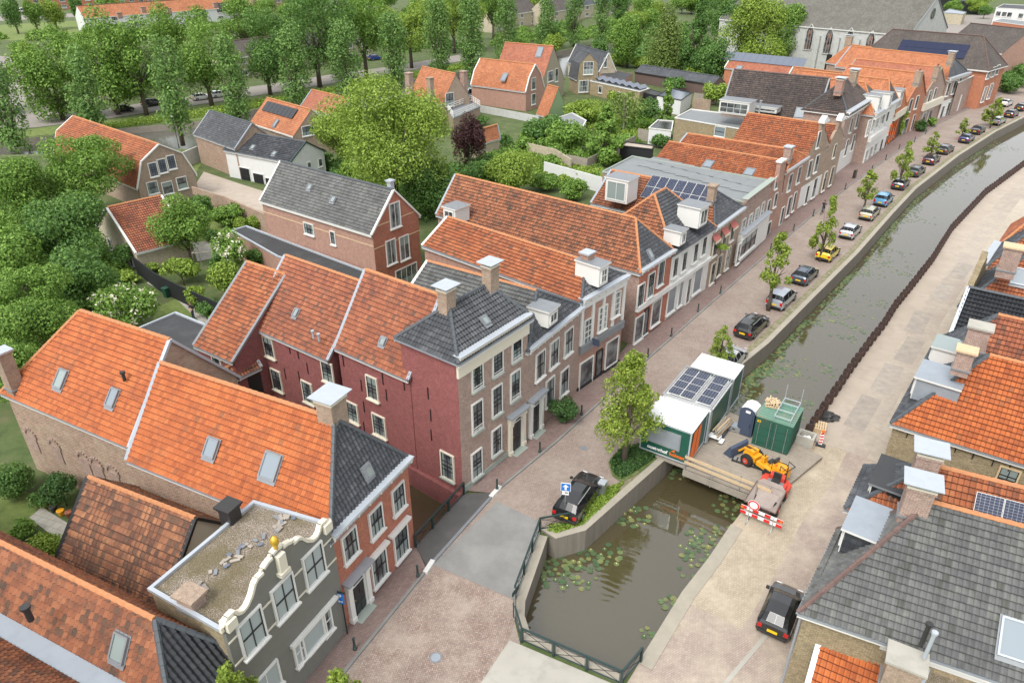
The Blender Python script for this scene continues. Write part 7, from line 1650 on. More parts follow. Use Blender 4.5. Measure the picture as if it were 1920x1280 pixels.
c = at_ground(1537, 835); t = thing('beacon', 'red and white striped beacon board with orange lamp in a black foot', 'beacon', (c.x, c.y, 0), R_(-30)); m = MB()
m.box((0, 0, .06), (.75, .35, .12), 'plastic_black'); lpart(m, 'foot', t); m = MB(); m.box((0, 0, .62), (.25, .04, 1.0), 'sign_white'); lpart(m, 'board', t); m = MB()
for k in range(4): m.bar((-.11, -.025, .25+k*.25), (.11, -.025, .35+k*.25), .01, .11, 'sign_red', up=Vector((0, 0, 1)))
lpart(m, 'red_stripes', t); m = MB(); m.tube([(0, 0, 1.12), (0, 0, 1.2), (0, 0, 1.34)], [.06, .11, .08], 'orange_paint'); lpart(m, 'lamp', t)
c = at_ground(1550, 783); rs_ = random.Random(9); bm_ = bmesh.new(); bmesh.ops.create_icosphere(bm_, subdivisions=3, radius=.75)
for v in bm_.verts: v.co = Vector((v.co.x*1.2, v.co.y*.9, max(0, v.co.z)*.5))*(1+rs_.uniform(-.22, .22))
me = bpy.data.meshes.new('tarpaulin'); bm_.to_mesh(me); bm_.free(); me.materials.append(MAT['plastic_black']); o = link('tarpaulin', me, None, (c.x, c.y, 0)); tag(o, 'crumpled black tarpaulin heap beside the pallets', 'tarpaulin')
# loads on the deck
def dth(name, label, cat, px, py, ang=0, z=.3): c = P(px, py, z).to_2d(); return thing(name, label, cat, (c.x, c.y, z), ang)
t = dth('timber_stack', 'pile of planks on a blue steel trestle beside the middle cabin', 'timber stack', 1352, 812, R_(54)); m = MB()
for x in (-.7, .7):
    for y in (-.35, .35): m.tube([(x, y, 0), (x, y, .55)], .035, 'blue_paint' if False else 'toilet_blue')
    m.tube([(x, -.4, .5), (x, .4, .5)], .035, 'toilet_blue')
for y in (-.35, .35): m.tube([(-.7, y, .1), (.7, y, .1)], .035, 'toilet_blue')
lpart(m, 'trestle', t); m = MB()
for k in range(11): m.box((rr.uniform(-.2, .3), -.3+.06*k, .58+.05*(k % 3)), (rr.uniform(1.8, 2.6), .12, .045), rr.choice(['wood', 'wood_new', 'wood_grey']), rr.uniform(-.08, .08))
lpart(m, 'planks', t)
t = dth('toolbox', 'flat grey metal toolbox between trestle and toilet', 'toolbox', 1377, 806, CA); m = MB(); m.box((0, 0, .25), (.9, .6, .4), 'steel_grey'); m.box((0, 0, .47), (.94, .64, .05), 'zinc'); lpart(m, 'box', t); m = MB(); m.box((0, -.33, .3), (.2, .05, .06), 'paint_black'); lpart(m, 'latch', t)
t = dth('folding_step', 'pale aluminium step stand beside the front cabin', 'step', 1338, 826, CA); m = MB(); m.box((0, 0, .45), (.9, .6, .05), 'unit_white'); m.box((.55, 0, .22), (.3, .6, .04), 'unit_white'); lpart(m, 'tread', t)
for x in (-.42, .42):
    for y in (-.27, .27): m = MB(); m.tube([(x, y, 0), (x, y, .43)], .02, 'steel_grey'); lpart(m, 'leg', t)
t = dth('crate_of_fittings', 'tray of dark fittings lying along the plank barrier', 'crate', 1408, 872, CA+.05, .3); m = MB(); m.box((0, 0, .08), (2.6, .45, .12), 'plastic_black')
for k in range(8): m.box((-1.1+k*.3, .0, .17), (.2, .3, .08), rr.choice(['lead', 'steel_grey', 'plastic_green']))
lpart(m, 'tray', t)
# machines
def ltube(m, a, b, r, mat, n=14): m.tube([a, b], r, mat, n)
def bigwheel(th, x, y, r, w_, rim='red_paint', name='wheel'):
    sy = 1 if y > 0 else -1; m = MB(); m.tube([(x, y-w_/2, r), (x, y-w_/2+.05, r), (x, y+w_/2-.05, r), (x, y+w_/2, r)], [r*.86, r, r, r*.86], 'rubber', 20)
    for k in range(18):
        a = 6.283*k/18; m.box((x+math.cos(a)*r*.99, y, r+math.sin(a)*r*.99), (.06, w_*.9, .06), 'rubber')
    o = lpart(m, name, th); m = MB(); m.tube([(x, y+sy*w_/2*.8, r), (x, y+sy*(w_/2+.02), r)], [r*.55, r*.5], rim, 14); m.tube([(x, y+sy*w_/2, r), (x, y+sy*(w_/2+.06), r)], r*.18, 'steel_grey', 8); lpart(m, 'rim', o)
a0, a1 = P(1450, 893, .4).to_2d(), P(1398, 858, .4).to_2d(); ctr = P(1433, 868, .9).to_2d()
la = math.atan2((a1-a0).y, (a1-a0).x); wl_ = thing('wheel_loader', 'small yellow articulated wheel loader with dark bucket and red rims on the platform', 'wheel loader', (ctr.x, ctr.y, .3), la)
for x, y in ((1.0, -.55), (1.0, .55), (-.85, -.55), (-.85, .55)): bigwheel(wl_, x, y, .42, .32)
m = MB(); m.box((1.0, 0, .62), (1.0, .75, .42), 'yellow_paint'); m.box((.95, 0, .95), (.35, .62, .35), 'yellow_paint'); lpart(m, 'front_chassis', wl_)
m = MB(); m.box((-.1, 0, .55), (.95, .8, .30), 'yellow_paint'); m.box((-1.2, 0, .82), (1.0, .9, .62), 'yellow_paint'); m.box((-1.2, 0, 1.17), (.9, .72, .14), 'yellow_paint'); m.box((-1.74, 0, .8), (.1, .8, .62), 'yellow_paint'); m.box((-1.79, .2, .8), (.02, .18, .5), 'plastic_black'); lpart(m, 'rear_body', wl_)
for sy in (-1, 1): m = MB(); m.box((-.85, sy*.55, .92), (.85, .34, .06), 'yellow_paint'); lpart(m, 'mudguard', wl_)
m = MB(); m.box((-.62, 0, 1.1), (.5, .5, .14), 'plastic_black'); m.box((-.86, 0, 1.35), (.12, .5, .45), 'plastic_black'); lpart(m, 'seat', wl_)
m = MB(); m.tube([(-.05, 0, .7), (.02, 0, 1.25)], .03, 'plastic_black'); m.tube([(0, -.17, 1.25), (.05, 0, 1.29), (0, .17, 1.25)], .02, 'plastic_black'); m.box((.05, 0, .95), (.25, .4, .4), 'yellow_paint'); lpart(m, 'steering_column', wl_)
m = MB(); m.tube([(-1.5, -.42, 1.2), (-1.5, -.42, 1.55), (-2.0, -.42, 1.45)], .035, 'plastic_black'); m.tube([(-1.5, .42, 1.2), (-1.5, .42, 1.55), (-2.0, .42, 1.45), (-2.0, -.42, 1.45)], .035, 'plastic_black'); lpart(m, 'folded_roll_bar', wl_)
m = MB()
for y in (-.2, .2): m.bar((.75, y, 1.05), (1.6, y, .95), .1, .16, 'yellow_paint'); m.bar((1.6, y, .95), (2.0, y, .45), .1, .14, 'yellow_paint')
m.tube([(.8, 0, 1.15), (1.65, 0, 1.05)], .04, 'plastic_black'); lpart(m, 'lift_arm', wl_)
m = MB(); pf = [(2.05, .1), (2.12, .75), (2.3, .85), (2.18, .2), (2.75, .05), (2.75, .0), (2.1, 0.0)]; m.solid([(x, -.85, z) for x, z in pf], [(x, .85, z) for x, z in pf], 'toilet_blue')
for sy in (-.86, .86): m.solid([(2.1, sy-.02, 0), (2.75, sy-.02, 0), (2.3, sy-.02, .85), (2.12, sy-.02, .75)], [(2.1, sy+.02, 0), (2.75, sy+.02, 0), (2.3, sy+.02, .85), (2.12, sy+.02, .75)], 'toilet_blue')
lpart(m, 'bucket', wl_); m = MB(); m.tube([(-1.1, .3, 1.22), (-1.1, .3, 1.38)], [.07, .05], 'orange_paint'); lpart(m, 'beacon_lamp', wl_)
c = P(1443, 925, .8).to_2d(); dm = thing('site_dumper', 'red site dumper with worn grey skip and black roll bar behind the barrier', 'dumper', (c.x, c.y, 0), R_(54+180))
for x, y in ((.85, -.75), (.85, .75), (-1.0, -.7), (-1.0, .7)): bigwheel(dm, x, y, .46, .36, 'red_paint')
m = MB(); m.box((.75, 0, .62), (1.3, .7, .25), 'plastic_black'); m.box((-.3, 0, .55), (.8, .6, .3), 'plastic_black'); lpart(m, 'chassis', dm)
m = MB(); q0 = [(.05, -.72, .95), (.05, .72, .95), (1.55, .55, .80), (1.55, -.55, .80)]; q1 = [(-.1, -.92, 1.35), (-.1, .92, 1.35), (2.0, .98, 1.12), (2.0, -.98, 1.12)]; m.solid(q0, q1, 'dirty_grey', caps=False); m.face(q0[::-1], 'dirty_grey')
qi0 = [(.1, -.68, .99), (.1, .68, .99), (1.5, .52, .84), (1.5, -.52, .84)]; m.face(qi0, 'dirty_grey')
for a_, b_ in zip(q1, q1[1:]+q1[:1]): m.bar(a_, b_, .06, .06, 'rust_light')
m.solid([(-.1, -.92, 1.35), (-.1, .92, 1.35), (-.2, .6, 1.62), (-.2, -.6, 1.62)], [(-.05, -.92, 1.35), (-.05, .92, 1.35), (-.15, .6, 1.62), (-.15, -.6, 1.62)], 'dirty_grey'); lpart(m, 'skip', dm)
m = MB(); pb = [(-.4, -.55), (-.75, -.92), (-1.35, -.95), (-1.75, -.6), (-1.8, 0), (-1.75, .6), (-1.35, .95), (-.75, .92), (-.4, .55)]; m.prism(pb, .72, 1.0, 'red_paint'); m.box((-1.45, 0, 1.15), (.5, .95, .4), 'red_paint'); m.box((-.75, .65, 1.1), (.5, .2, .3), 'red_paint'); lpart(m, 'body', dm)
m = MB(); m.box((-.85, 0, 1.02), (.8, 1.0, .06), 'lead'); m.box((-1.0, 0, 1.18), (.45, .5, .15), 'plastic_black'); m.box((-1.22, 0, 1.42), (.12, .5, .5), 'plastic_black'); lpart(m, 'seat', dm)
m = MB(); m.tube([(-1.3, -.5, .9), (-1.35, -.5, 2.3), (-1.35, -.35, 2.45), (-1.35, .35, 2.45), (-1.35, .5, 2.3), (-1.3, .5, .9)], .035, 'plastic_black'); lpart(m, 'roll_bar', dm)
m = MB(); m.tube([(-.45, 0, .9), (-.55, 0, 1.4)], .03, 'plastic_black'); m.tube([(-.55, -.2, 1.4), (-.5, 0, 1.44), (-.55, .2, 1.4)], .02, 'plastic_black'); lpart(m, 'steering_wheel', dm)
# barrier with round sign
b0_, b1_ = V2(1390, 972), V2(1457, 1000); bl = (b1_-b0_); ba = math.atan2(bl.y, bl.x); Lb = bl.length+.35; c = (b0_+b1_)/2
bt = thing('road_barrier', 'red and white road closure barrier standing in front of the dumper', 'barrier', (c.x, c.y, 0), ba)
for zz in (.62, 1.02):
    m = MB(); m.box((0, 0, zz), (Lb, .04, .22), 'sign_white'); o = lpart(m, 'board', bt); m = MB(); n_ = 7
    for k in range(0, n_, 2): m.box((-Lb/2+(k+.5)*Lb/n_, -.022, zz), (Lb/n_, .012, .222), 'sign_red'); m.box((-Lb/2+(k+.5)*Lb/n_, .022, zz), (Lb/n_, .012, .222), 'sign_red')
    lpart(m, 'red_blocks', o)
for x in (-.75, .75): m = MB(); m.bar((x, 0, 0), (x, 0, 1.15), .05, .05, 'steel_grey'); m.bar((x, -.4, .03), (x, .4, .03), .06, .06, 'steel_grey'); lpart(m, 'post', bt)
for x in (-Lb/2+.1, Lb/2-.1): m = MB(); m.tube([(x, -.04, 1.02), (x, -.09, 1.02)], .09, 'orange_paint'); lpart(m, 'warning_lamp', bt)
m = MB(); M = Matrix.Translation((-.55, -.04, 1.45)) @ Matrix.Rotation(R_(90), 4, 'X')
for r_, mt, dz in ((.36, 'sign_white', 0), (.34, 'sign_red', .012), (.25, 'sign_white', .024)): m.solid([M @ Vector((r_*math.cos(k*.2618), r_*math.sin(k*.2618), dz)) for k in range(24)], [M @ Vector((r_*math.cos(k*.2618), r_*math.sin(k*.2618), dz+.012)) for k in range(24)], mt)
o = lpart(m, 'round_sign', bt)
# ------------------------------------------------------------------ street furniture
def bollard_mb():
    m = MB(); m.tube([(0, 0, 0), (0, 0, .1), (0, 0, .12), (0, 0, .75), (0, 0, .78), (0, 0, .84), (0, 0, .9)], [.11, .11, .075, .06, .08, .08, .03], 'iron_green', 10); return m
BM = bollard_mb().mesh('bollard', smooth=True)
BP = [(666, 1215, 'nearest the bottom edge'), (784, 1078, 'by the white kerb stone'), (932, 915, 'at the corner of the brown mansion'), (1012, 845, 'in front of the mansion door'), (1090, 775, 'beside the ivy'), (1214, 667, 'between shopfront and street'), (1258, 628, 'before the red brick shop'), (1308, 582, 'before the white house'), (1350, 548, 'below the climbing plant'), (1444, 467, 'right of the white shopfront'), (1487, 430, 'before the corniced brick house'), (1524, 402, 'before the white ground floor'), (1584, 352, 'by the black cafe board'), (1634, 318, 'before the ornate shop house'), (1660, 297, 'near the plain white shop house'), (1685, 277, 'in front of the coach doors'), (1714, 263, 'before the orange gable house'), (1735, 248, 'by the brown gable shrubs')]
for px, py, wd in BP: p = V2(px, py+4); o = link('bollard', BM, None, (p.x, p.y, .1)); tag(o, 'dark bollard '+wd, 'bollard', 'bollards along the left pavement')
def lamp(px, py, label, h=6):
    p = V2(px, py); t = thing('street_lamp', label, 'street lamp', (p.x, p.y, 0)); m = MB(); m.tube([(0, 0, 0), (0, 0, .8), (0, 0, .85), (0, 0, h)], [.09, .09, .055, .045], 'iron_black', 8); lpart(m, 'pole', t); m = MB(); m.tube([(0, 0, h), (0, 0, h+.12), (0, 0, h+.3), (0, 0, h+.42)], [.1, .26, .22, .05], 'lamp_glass', 12); lpart(m, 'lamp_head', t)
lamp(336, 278, 'slim black lamp post by the back canal beside the poplar', 5.2); lamp(1370, 505, 'slim lamp post on the pavement before the awning house', .9) if False else None
# signs
p = V2(1058, 975); t = thing('one_way_sign', 'blue one way sign with white arrow on a pole behind the black estate car', 'traffic sign', (p.x, p.y, 0), R_(-10)); m = MB(); m.tube([(0, 0, 0), (0, 0, 2.6)], .035, 'steel_grey', 8); lpart(m, 'pole', t)
m = MB(); m.box((0, -.05, 2.75), (.62, .03, .62), 'sign_white'); m.box((0, -.068, 2.75), (.56, .012, .56), 'blue_paint'); o = lpart(m, 'sign_plate', t); m = MB(); m.box((0, -.082, 2.67), (.13, .012, .26), 'sign_white')
m.solid([(-.19, -.088, 2.78), (.19, -.088, 2.78), (0, -.088, 2.97)], [(-.19, -.076, 2.78), (.19, -.076, 2.78), (0, -.076, 2.97)], 'sign_white'); lpart(m, 'arrow', o)
m = MB(); m.box((0, -.05, 2.28), (.4, .03, .28), 'sign_white'); m.box((.05, -.068, 2.32), (.2, .01, .07), 'paint_black'); lpart(m, 'lower_plate', t)
p = V2(652, 1190); t = thing('parking_sign', 'blue parking sign on a dark post before the grey shop house', 'traffic sign', (p.x, p.y, .1), R_(-15)); m = MB(); m.tube([(0, 0, 0), (0, 0, 2.9)], .04, 'iron_black', 8); lpart(m, 'pole', t)
m = MB(); m.box((-.05, -.05, 2.7), (.42, .03, .72), 'blue_paint'); o = lpart(m, 'sign_plate', t); q = link('lettering', text_mesh('P', .42, .006, 'sign_white', .01), o, (-.18, -.07, 2.72)); q.rotation_euler = (R_(90), 0, 0); m = MB(); m.box((-.05, -.07, 2.5), (.24, .012, .05), 'sign_white'); m.box((-.13, -.07, 2.5), (.06, .014, .12), 'sign_white'); lpart(m, 'arrow', o)
m = MB(); m.box((0, -.05, 3.15), (.5, .03, .12), 'iron_green'); lpart(m, 'small_plate', t)
p = V2(965, 1160); t = thing('street_name_post', 'leaning green name board on a grey post by the railing corner', 'sign', (p.x, p.y, 0), R_(60)); m = MB(); m.tube([(0, 0, 0), (0, 0, 2.3)], .04, 'steel_grey', 8); lpart(m, 'pole', t); m = MB(); m.box((0, -.05, 2.2), (.7, .03, .3), 'iron_green'); lpart(m, 'sign_plate', t)
c = P(1129, 915, .5).to_2d(); t = thing('utility_cabinet', 'small light grey utility cabinet at the front of the black estate car', 'utility cabinet', (c.x, c.y, 0), R_(60)); m = MB(); m.box((0, 0, .5), (.5, .42, 1.0), 'steel_grey'); lpart(m, 'cabinet', t); m = MB(); m.box((0, 0, 1.03), (.56, .48, .06), 'zinc_bright'); lpart(m, 'lid', t)
c = V2(1601, 335); t = thing('cafe_board', 'black pavement board in front of the striped corner house', 'sign', (c.x, c.y, .1), R_(50)); m = MB(); m.box((0, -.12, .6), (.9, .05, 1.2), 'paint_black'); m.box((0, .12, .6), (.9, .05, 1.2), 'paint_black'); lpart(m, 'board', t)
c = V2(315, 556); t = thing('wheelie_bin', 'dark green wheelie bin beside the black garden fence', 'bin', (c.x, c.y, 0), R_(-30)); m = MB(); m.solid([(-.24, -.28, 0), (.24, -.28, 0), (.24, .28, 0), (-.24, .28, 0)], [(-.3, -.36, .95), (.3, -.36, .95), (.3, .36, .95), (-.3, .36, .95)], 'plastic_green'); lpart(m, 'bin_body', t); m = MB(); m.box((0, 0, 1.0), (.64, .78, .08), 'plastic_green'); lpart(m, 'lid', t)
# ladder-like projecting shop sign
a_, b_ = b5.walls['F']; s, z = onwall(1105, 672, a_, b_); n_ = b5.nrm['F']; d_ = (b_-a_).normalized(); p = a_+d_*s
m = MB(); m.box((p.x+n_.x*.5, p.y+n_.y*.5, 4.1), (.06, .7, .5), 'toilet_blue', math.atan2(d_.y, d_.x)); m.bar((p.x, p.y, 4.4), (p.x+n_.x*.85, p.y+n_.y*.85, 4.4), .03, .03, 'iron_black'); part(m, 'hanging_sign', b5.th)
# garden fences and walls
def wallrun(name, label, pts, h, mat, cat='fence', th_=.12, z0=0):
    L = [V2(*q) for q in pts]; m = MB()
    for i, (a, b) in enumerate(zip(L, L[1:])): m.bar((*a, (h+z0)/2+.001*i), (*b, (h+z0)/2+.001*i), th_, h-z0, mat)
    solo(m, name, label, cat, (*L[0], 0))
wallrun('garden_fence', 'black painted garden fence running from the cream garden house to the rear wings', [(258, 512), (300, 545), (345, 568), (420, 603)], 1.9, 'fence_black')
wallrun('garden_wall', 'old brick and concrete garden wall below the gravel yard', [(368, 385), (430, 405), (505, 440)], 2.6, 'brick_old', 'wall', .25)
wallrun('garden_wall', 'pale grey garden wall crossing the allotments', [(988, 288), (1040, 300), (1070, 320)], 1.8, 'brick_cream', 'wall', .2); wallrun('garden_wall', 'long whitewashed garden wall behind the yellow green maple', [(1020, 330), (1130, 362)], 2.2, 'render_white', 'wall', .2)
wallrun('garden_fence', 'weathered timber fence behind the yew', [(1190, 275), (1100, 320), (1060, 312)], 1.9, 'wood_grey'); wallrun('garden_fence', 'brown timber fence under the willow side gardens', [(1195, 262), (1262, 275)], 2, 'wood_grey')
wallrun('garden_wall', 'concrete wall beside the pale red roofed brick house', [(897, 210), (960, 222), (1010, 232)], 1.4, 'render_church', 'wall', .2); wallrun('garden_wall', 'concrete canal side wall behind the gambrel house', [(340, 318), (375, 302)], 2.4, 'render_church', 'wall', .25)
wallrun('garden_wall', 'panel wall beside the white shed', [(1297, 208), (1330, 212)], 2.6, 'brick_tan', 'wall', .2)
wallrun('garden_fence', 'timber planks edging the terrace of the white shed', [(1300, 190), (1340, 196)], 1.8, 'wood_grey')
m = MB(); m.tube([(0, 0, 0), (0, 0, 2.2), (2.2, .4, 2.3), (2.2, .4, 0)], .05, 'wood_grey'); m.tube([(0, 1.6, 0), (0, 1.6, 2.2), (2.2, 2.0, 2.3), (2.2, 2.0, 0)], .05, 'wood_grey'); m.tube([(0, 0, 2.2), (0, 1.6, 2.2)], .05, 'wood_grey'); m.tube([(2.2, .4, 2.3), (2.2, 2.0, 2.3)], .05, 'wood_grey')
c = V2(368, 510); solo(m, 'pergola', 'open timber pergola posts behind the bright creeper', 'pergola', (0, 0, 0)).location = (c.x, c.y, 0)
for i, (px, py, cl, lb) in enumerate([(90, 948, 'yellow_paint', 'yellow plant pot at the terrace corner'), (102, 958, 'plastic_black', 'dark grey plant pot on the terrace edge'), (116, 965, 'yellow_paint', 'smaller yellow plant pot beside the terrace'), (131, 968, 'tile_red', 'large terracotta plant pot beside the brown roof')]):
    c = V2(px, py); m = MB(); m.tube([(c.x, c.y, 0), (c.x, c.y, .4), (c.x, c.y, .42)], [.16, .24, .2], cl, 12); solo(m, 'plant_pot', lb, 'plant pot', (c.x, c.y, 0))
# ------------------------------------------------------------------ people
def person(px, py, label, top, legs, hair='hair_brown', ang=0, ride=False, zoff=0.0, arms='folded', name='person'):
    p = V2(px, py); t = thing(name, label, 'person', (p.x, p.y, zoff), ang)
    if ride: J = {'pel': (0, 0, .98), 'ch': (.14, 0, 1.35), 'nk': (.22, 0, 1.5), 'hd': (.26, 0, 1.58), 'ls': (.18, .19, 1.42), 'le': (.35, .24, 1.2), 'lh': (.58, .22, 1.1), 'rs': (.18, -.19, 1.42), 're': (.35, -.24, 1.2), 'rh': (.58, -.22, 1.1), 'lk': (.38, .11, .75), 'la': (.2, .12, .35), 'lf': (.34, .12, .3), 'rk': (.4, -.11, .95), 'ra': (.25, -.12, .55), 'rf': (.4, -.12, .5)}
    else: J = {'pel': (0, 0, .95), 'ch': (.0, 0, 1.32), 'nk': (0, 0, 1.5), 'hd': (.03, 0, 1.58), 'ls': (0, .19, 1.43), 'le': (.05, .28, 1.15), 'lh': (.25, .08, 1.12), 'rs': (0, -.19, 1.43), 're': (.05, -.28, 1.15), 'rh': (.25, -.05, 1.08), 'lk': (.04, .1, .5), 'la': (0, .11, .08), 'lf': (.14, .12, .03), 'rk': (.02, -.1, .5), 'ra': (-.02, -.11, .08), 'rf': (.12, -.12, .03)}
    E_ = [('pel', 'ch', .14, .16), ('ch', 'nk', .15, .06), ('nk', 'hd', .055, .055), ('ch', 'ls', .09, .07), ('ls', 'le', .06, .045), ('le', 'lh', .042, .03), ('ch', 'rs', .09, .07), ('rs', 're', .06, .045), ('re', 'rh', .042, .03), ('pel', 'lk', .10, .065), ('lk', 'la', .062, .04), ('la', 'lf', .045, .035), ('pel', 'rk', .10, .065), ('rk', 'ra', .062, .04), ('ra', 'rf', .045, .035)]
    names = list(J); bmx = bmesh.new(); vs = {k: bmx.verts.new(J[k]) for k in names}
    for a, b, _, _ in E_: bmx.edges.new((vs[a], vs[b]))
    # head and fingers
    hd = bmx.verts.new((J['hd'][0]+.01, J['hd'][1], J['hd'][2]+.1)); bmx.edges.new((vs['hd'], hd)); hd2 = bmx.verts.new((J['hd'][0]+.0, 0, J['hd'][2]+.2)); bmx.edges.new((hd, hd2))
    fing = []
    for hnd in ('lh', 'rh'):
        hx = Vector(J[hnd])
        for k in range(5):
            f = bmx.verts.new(hx+Vector((.07 if k else .04, (k-2)*.018, -.01 if k else .03))); bmx.edges.new((vs[hnd], f)); fing.append(f)
    bmx.verts.index_update(); idx = {k: v.index for k, v in vs.items()}; hi, hi2, fi = hd.index, hd2.index, [f.index for f in fing]
    me = bpy.data.meshes.new('body'); bmx.to_mesh(me); bmx.free(); o = bpy.data.objects.new('body', me); COL.objects.link(o)
    sk = o.modifiers.new('skin', 'SKIN'); rad = {}
    for a, b, r1, r2 in E_: rad.setdefault(a, r1); rad[b] = r2
    rad['pel'] = .15; rad['ch'] = .155
    L_ = me.skin_vertices[0].data if me.skin_vertices else None
    if L_ is None: bpy.context.view_layer.objects.active = o; bpy.ops.mesh.customdata_skin_add(); L_ = me.skin_vertices[0].data
    for k, i in idx.items(): L_[i].radius = (rad[k], rad[k]*(.75 if k in ('pel', 'ch') else 1))
    L_[hi].radius = (.095, .085); L_[hi2].radius = (.07, .065)
    for i in fi: L_[i].radius = (.009, .009)
    L_[idx['pel']].use_root = True
    o.modifiers.new('sub', 'SUBSURF').levels = 1; o.modifiers['sub'].render_levels = 1
    dg = bpy.context.evaluated_depsgraph_get(); bm2 = bpy.data.meshes.new_from_object(o.evaluated_get(dg)); bpy.data.objects.remove(o)
    for mt in ('skin', top, legs): bm2.materials.append(MAT[mt])
    for f in bm2.polygons:
        c = f.center; f.use_smooth = True
        if c.z > J['nk'][2]+.02: f.material_index = 0
        elif (Vector((c.x, c.y, c.z))-Vector(J['lh'])).length < .2 or (Vector((c.x, c.y, c.z))-Vector(J['rh'])).length < .2: f.material_index = 0
        elif c.z > .92 and not (ride and c.x > .2 and c.z < 1.0): f.material_index = 1
        else: f.material_index = 2
    link('body', bm2, t); m = MB(); hx, hz = J['hd'][0], J['hd'][2]
    m.tube([(hx-.03, 0, hz+.07), (hx-.035, 0, hz+.15), (hx-.02, 0, hz+.23), (hx-.01, 0, hz+.265)], [.09, .105, .085, .03], hair, 10); lpart(m, 'hair', t, smooth=True)
    m = MB(); m.box((hx+.095, 0, hz+.09), (.03, .025, .04), 'skin'); lpart(m, 'nose', t)
    m = MB()
    for sy in (-1, 1): m.box((hx+.088, sy*.033, hz+.125), (.012, .024, .012), 'paint_black')
    lpart(m, 'eyes', t); return t
person(364, 598, 'person in a black t-shirt standing with arms together on the garden path', 'cloth_black', 'cloth_blue', ang=R_(-110))
ba_ = R_(54)
cy = person(1541, 401, 'person in dark clothes riding a bicycle up the street', 'cloth_black', 'cloth_blue', ang=ba_, ride=True)
p = V2(1541, 401); t = thing('bicycle', 'dark bicycle ridden up the street past the white ground floor', 'bicycle', (p.x, p.y, 0), ba_)
for x in (-.5, .55):
    m = MB(); m.tube([(x+.34*math.cos(k*math.pi/10), 0, .35+.34*math.sin(k*math.pi/10)) for k in range(21)], .022, 'rubber', 6)
    for k in range(8): m.tube([(x, 0, .35), (x+.33*math.cos(k*.785), 0, .35+.33*math.sin(k*.785))], .004, 'steel_grey', 4)
    lpart(m, 'wheel', t)
m = MB(); m.tube([(-.5, 0, .35), (0, 0, .32), (.42, 0, .85), (-.15, 0, .85), (0, 0, .32)], .02, 'iron_black', 6); m.tube([(-.5, 0, .35), (-.15, 0, .85)], .016, 'iron_black', 6); m.tube([(.55, 0, .35), (.42, 0, .95)], .02, 'iron_black', 6); lpart(m, 'frame', t)
m = MB(); m.tube([(.4, -.25, 1.0), (.45, 0, 1.05), (.4, .25, 1.0)], .015, 'steel_grey', 6); m.tube([(.42, 0, .9), (.44, 0, 1.05)], .015, 'steel_grey', 6); lpart(m, 'handlebar', t); m = MB(); m.box((-.17, 0, .93), (.25, .14, .06), 'rubber'); m.tube([(-.15, 0, .82), (-.16, 0, .92)], .015, 'steel_grey', 6); lpart(m, 'saddle', t)
# ------------------------------------------------------------------ water lilies
def pads(n, region, seed, r0, r1, clumps):
    rs = random.Random(seed); out = []
    cl = [(P(px, py, WZ).to_2d(), rad, wt) for px, py, rad, wt in clumps]; tot = sum(c[2] for c in cl)
    while len(out) < n:
        x = rs.random()*tot
        for c, rad, wt in cl:
            x -= wt
            if x < 0: break
        a, r = rs.random()*6.283, math.sqrt(rs.random())*rad; q = c+Vector((math.cos(a)*r, math.sin(a)*r)); s = rs.uniform(r0, r1)
        if any((q-o[0]).length < (s+o[1])*.72 for o in out) and rs.random() < .93: continue
        out.append((q, s, rs.random()*6.28))
    return out
near = pads(230, None, 4, .12, .21, [(1045, 1072, 1.3, 5), (1080, 1080, 1.2, 4), (1110, 1050, 1.2, 4), (1140, 1040, .9, 2), (1020, 1062, .9, 3), (1185, 965, 1.25, 5), (1320, 1010, 1.1, 4), (1300, 1040, 1.0, 4), (1345, 995, .9, 3), (1370, 950, 1.2, 4), (1400, 915, 1.2, 4), (1290, 1070, .6, 1), (1250, 1128, .5, 1), (1215, 1185, .45, 1)])
far = pads(70, None, 5, .13, .2, [(1350, 760, 1.6, 3), (1385, 720, 1.6, 3), (1415, 700, 1.4, 2), (1450, 665, 1.4, 2)])
pm = []
for v in range(4):
    rs = random.Random(v+40); m = MB(); n = 12; m.face([(math.cos(k*6.0/n+.14)*(1+rs.uniform(-.08, .08)), math.sin(k*6.0/n+.14)*(1+rs.uniform(-.08, .08)), rs.uniform(0, .04)) for k in range(n+1)]+[(.1, 0, .01)], 'lily'); pm.append(m.mesh('lily_pad'))
def inside(q, poly):
    r = False
    for i in range(len(poly)):
        a, b = poly[i], poly[i-1]
        if (a.y > q.y) != (b.y > q.y) and q.x < (b.x-a.x)*(q.y-a.y)/(b.y-a.y)+a.x: r = not r
    return r
for i, (q, s, a) in enumerate(near+far):
    if not inside(q, canal): continue
    o = link('lily_pad', pm[i % 4], None, (q.x, q.y, WZ+.012+.006*(i % 5))); o.scale = (s, s, s); o.rotation_euler = (0, 0, a); tag(o, 'round green lily pad floating on the canal', 'lily pad', 'lily pads floating on the canal')
m = MB(); rs = random.Random(77)
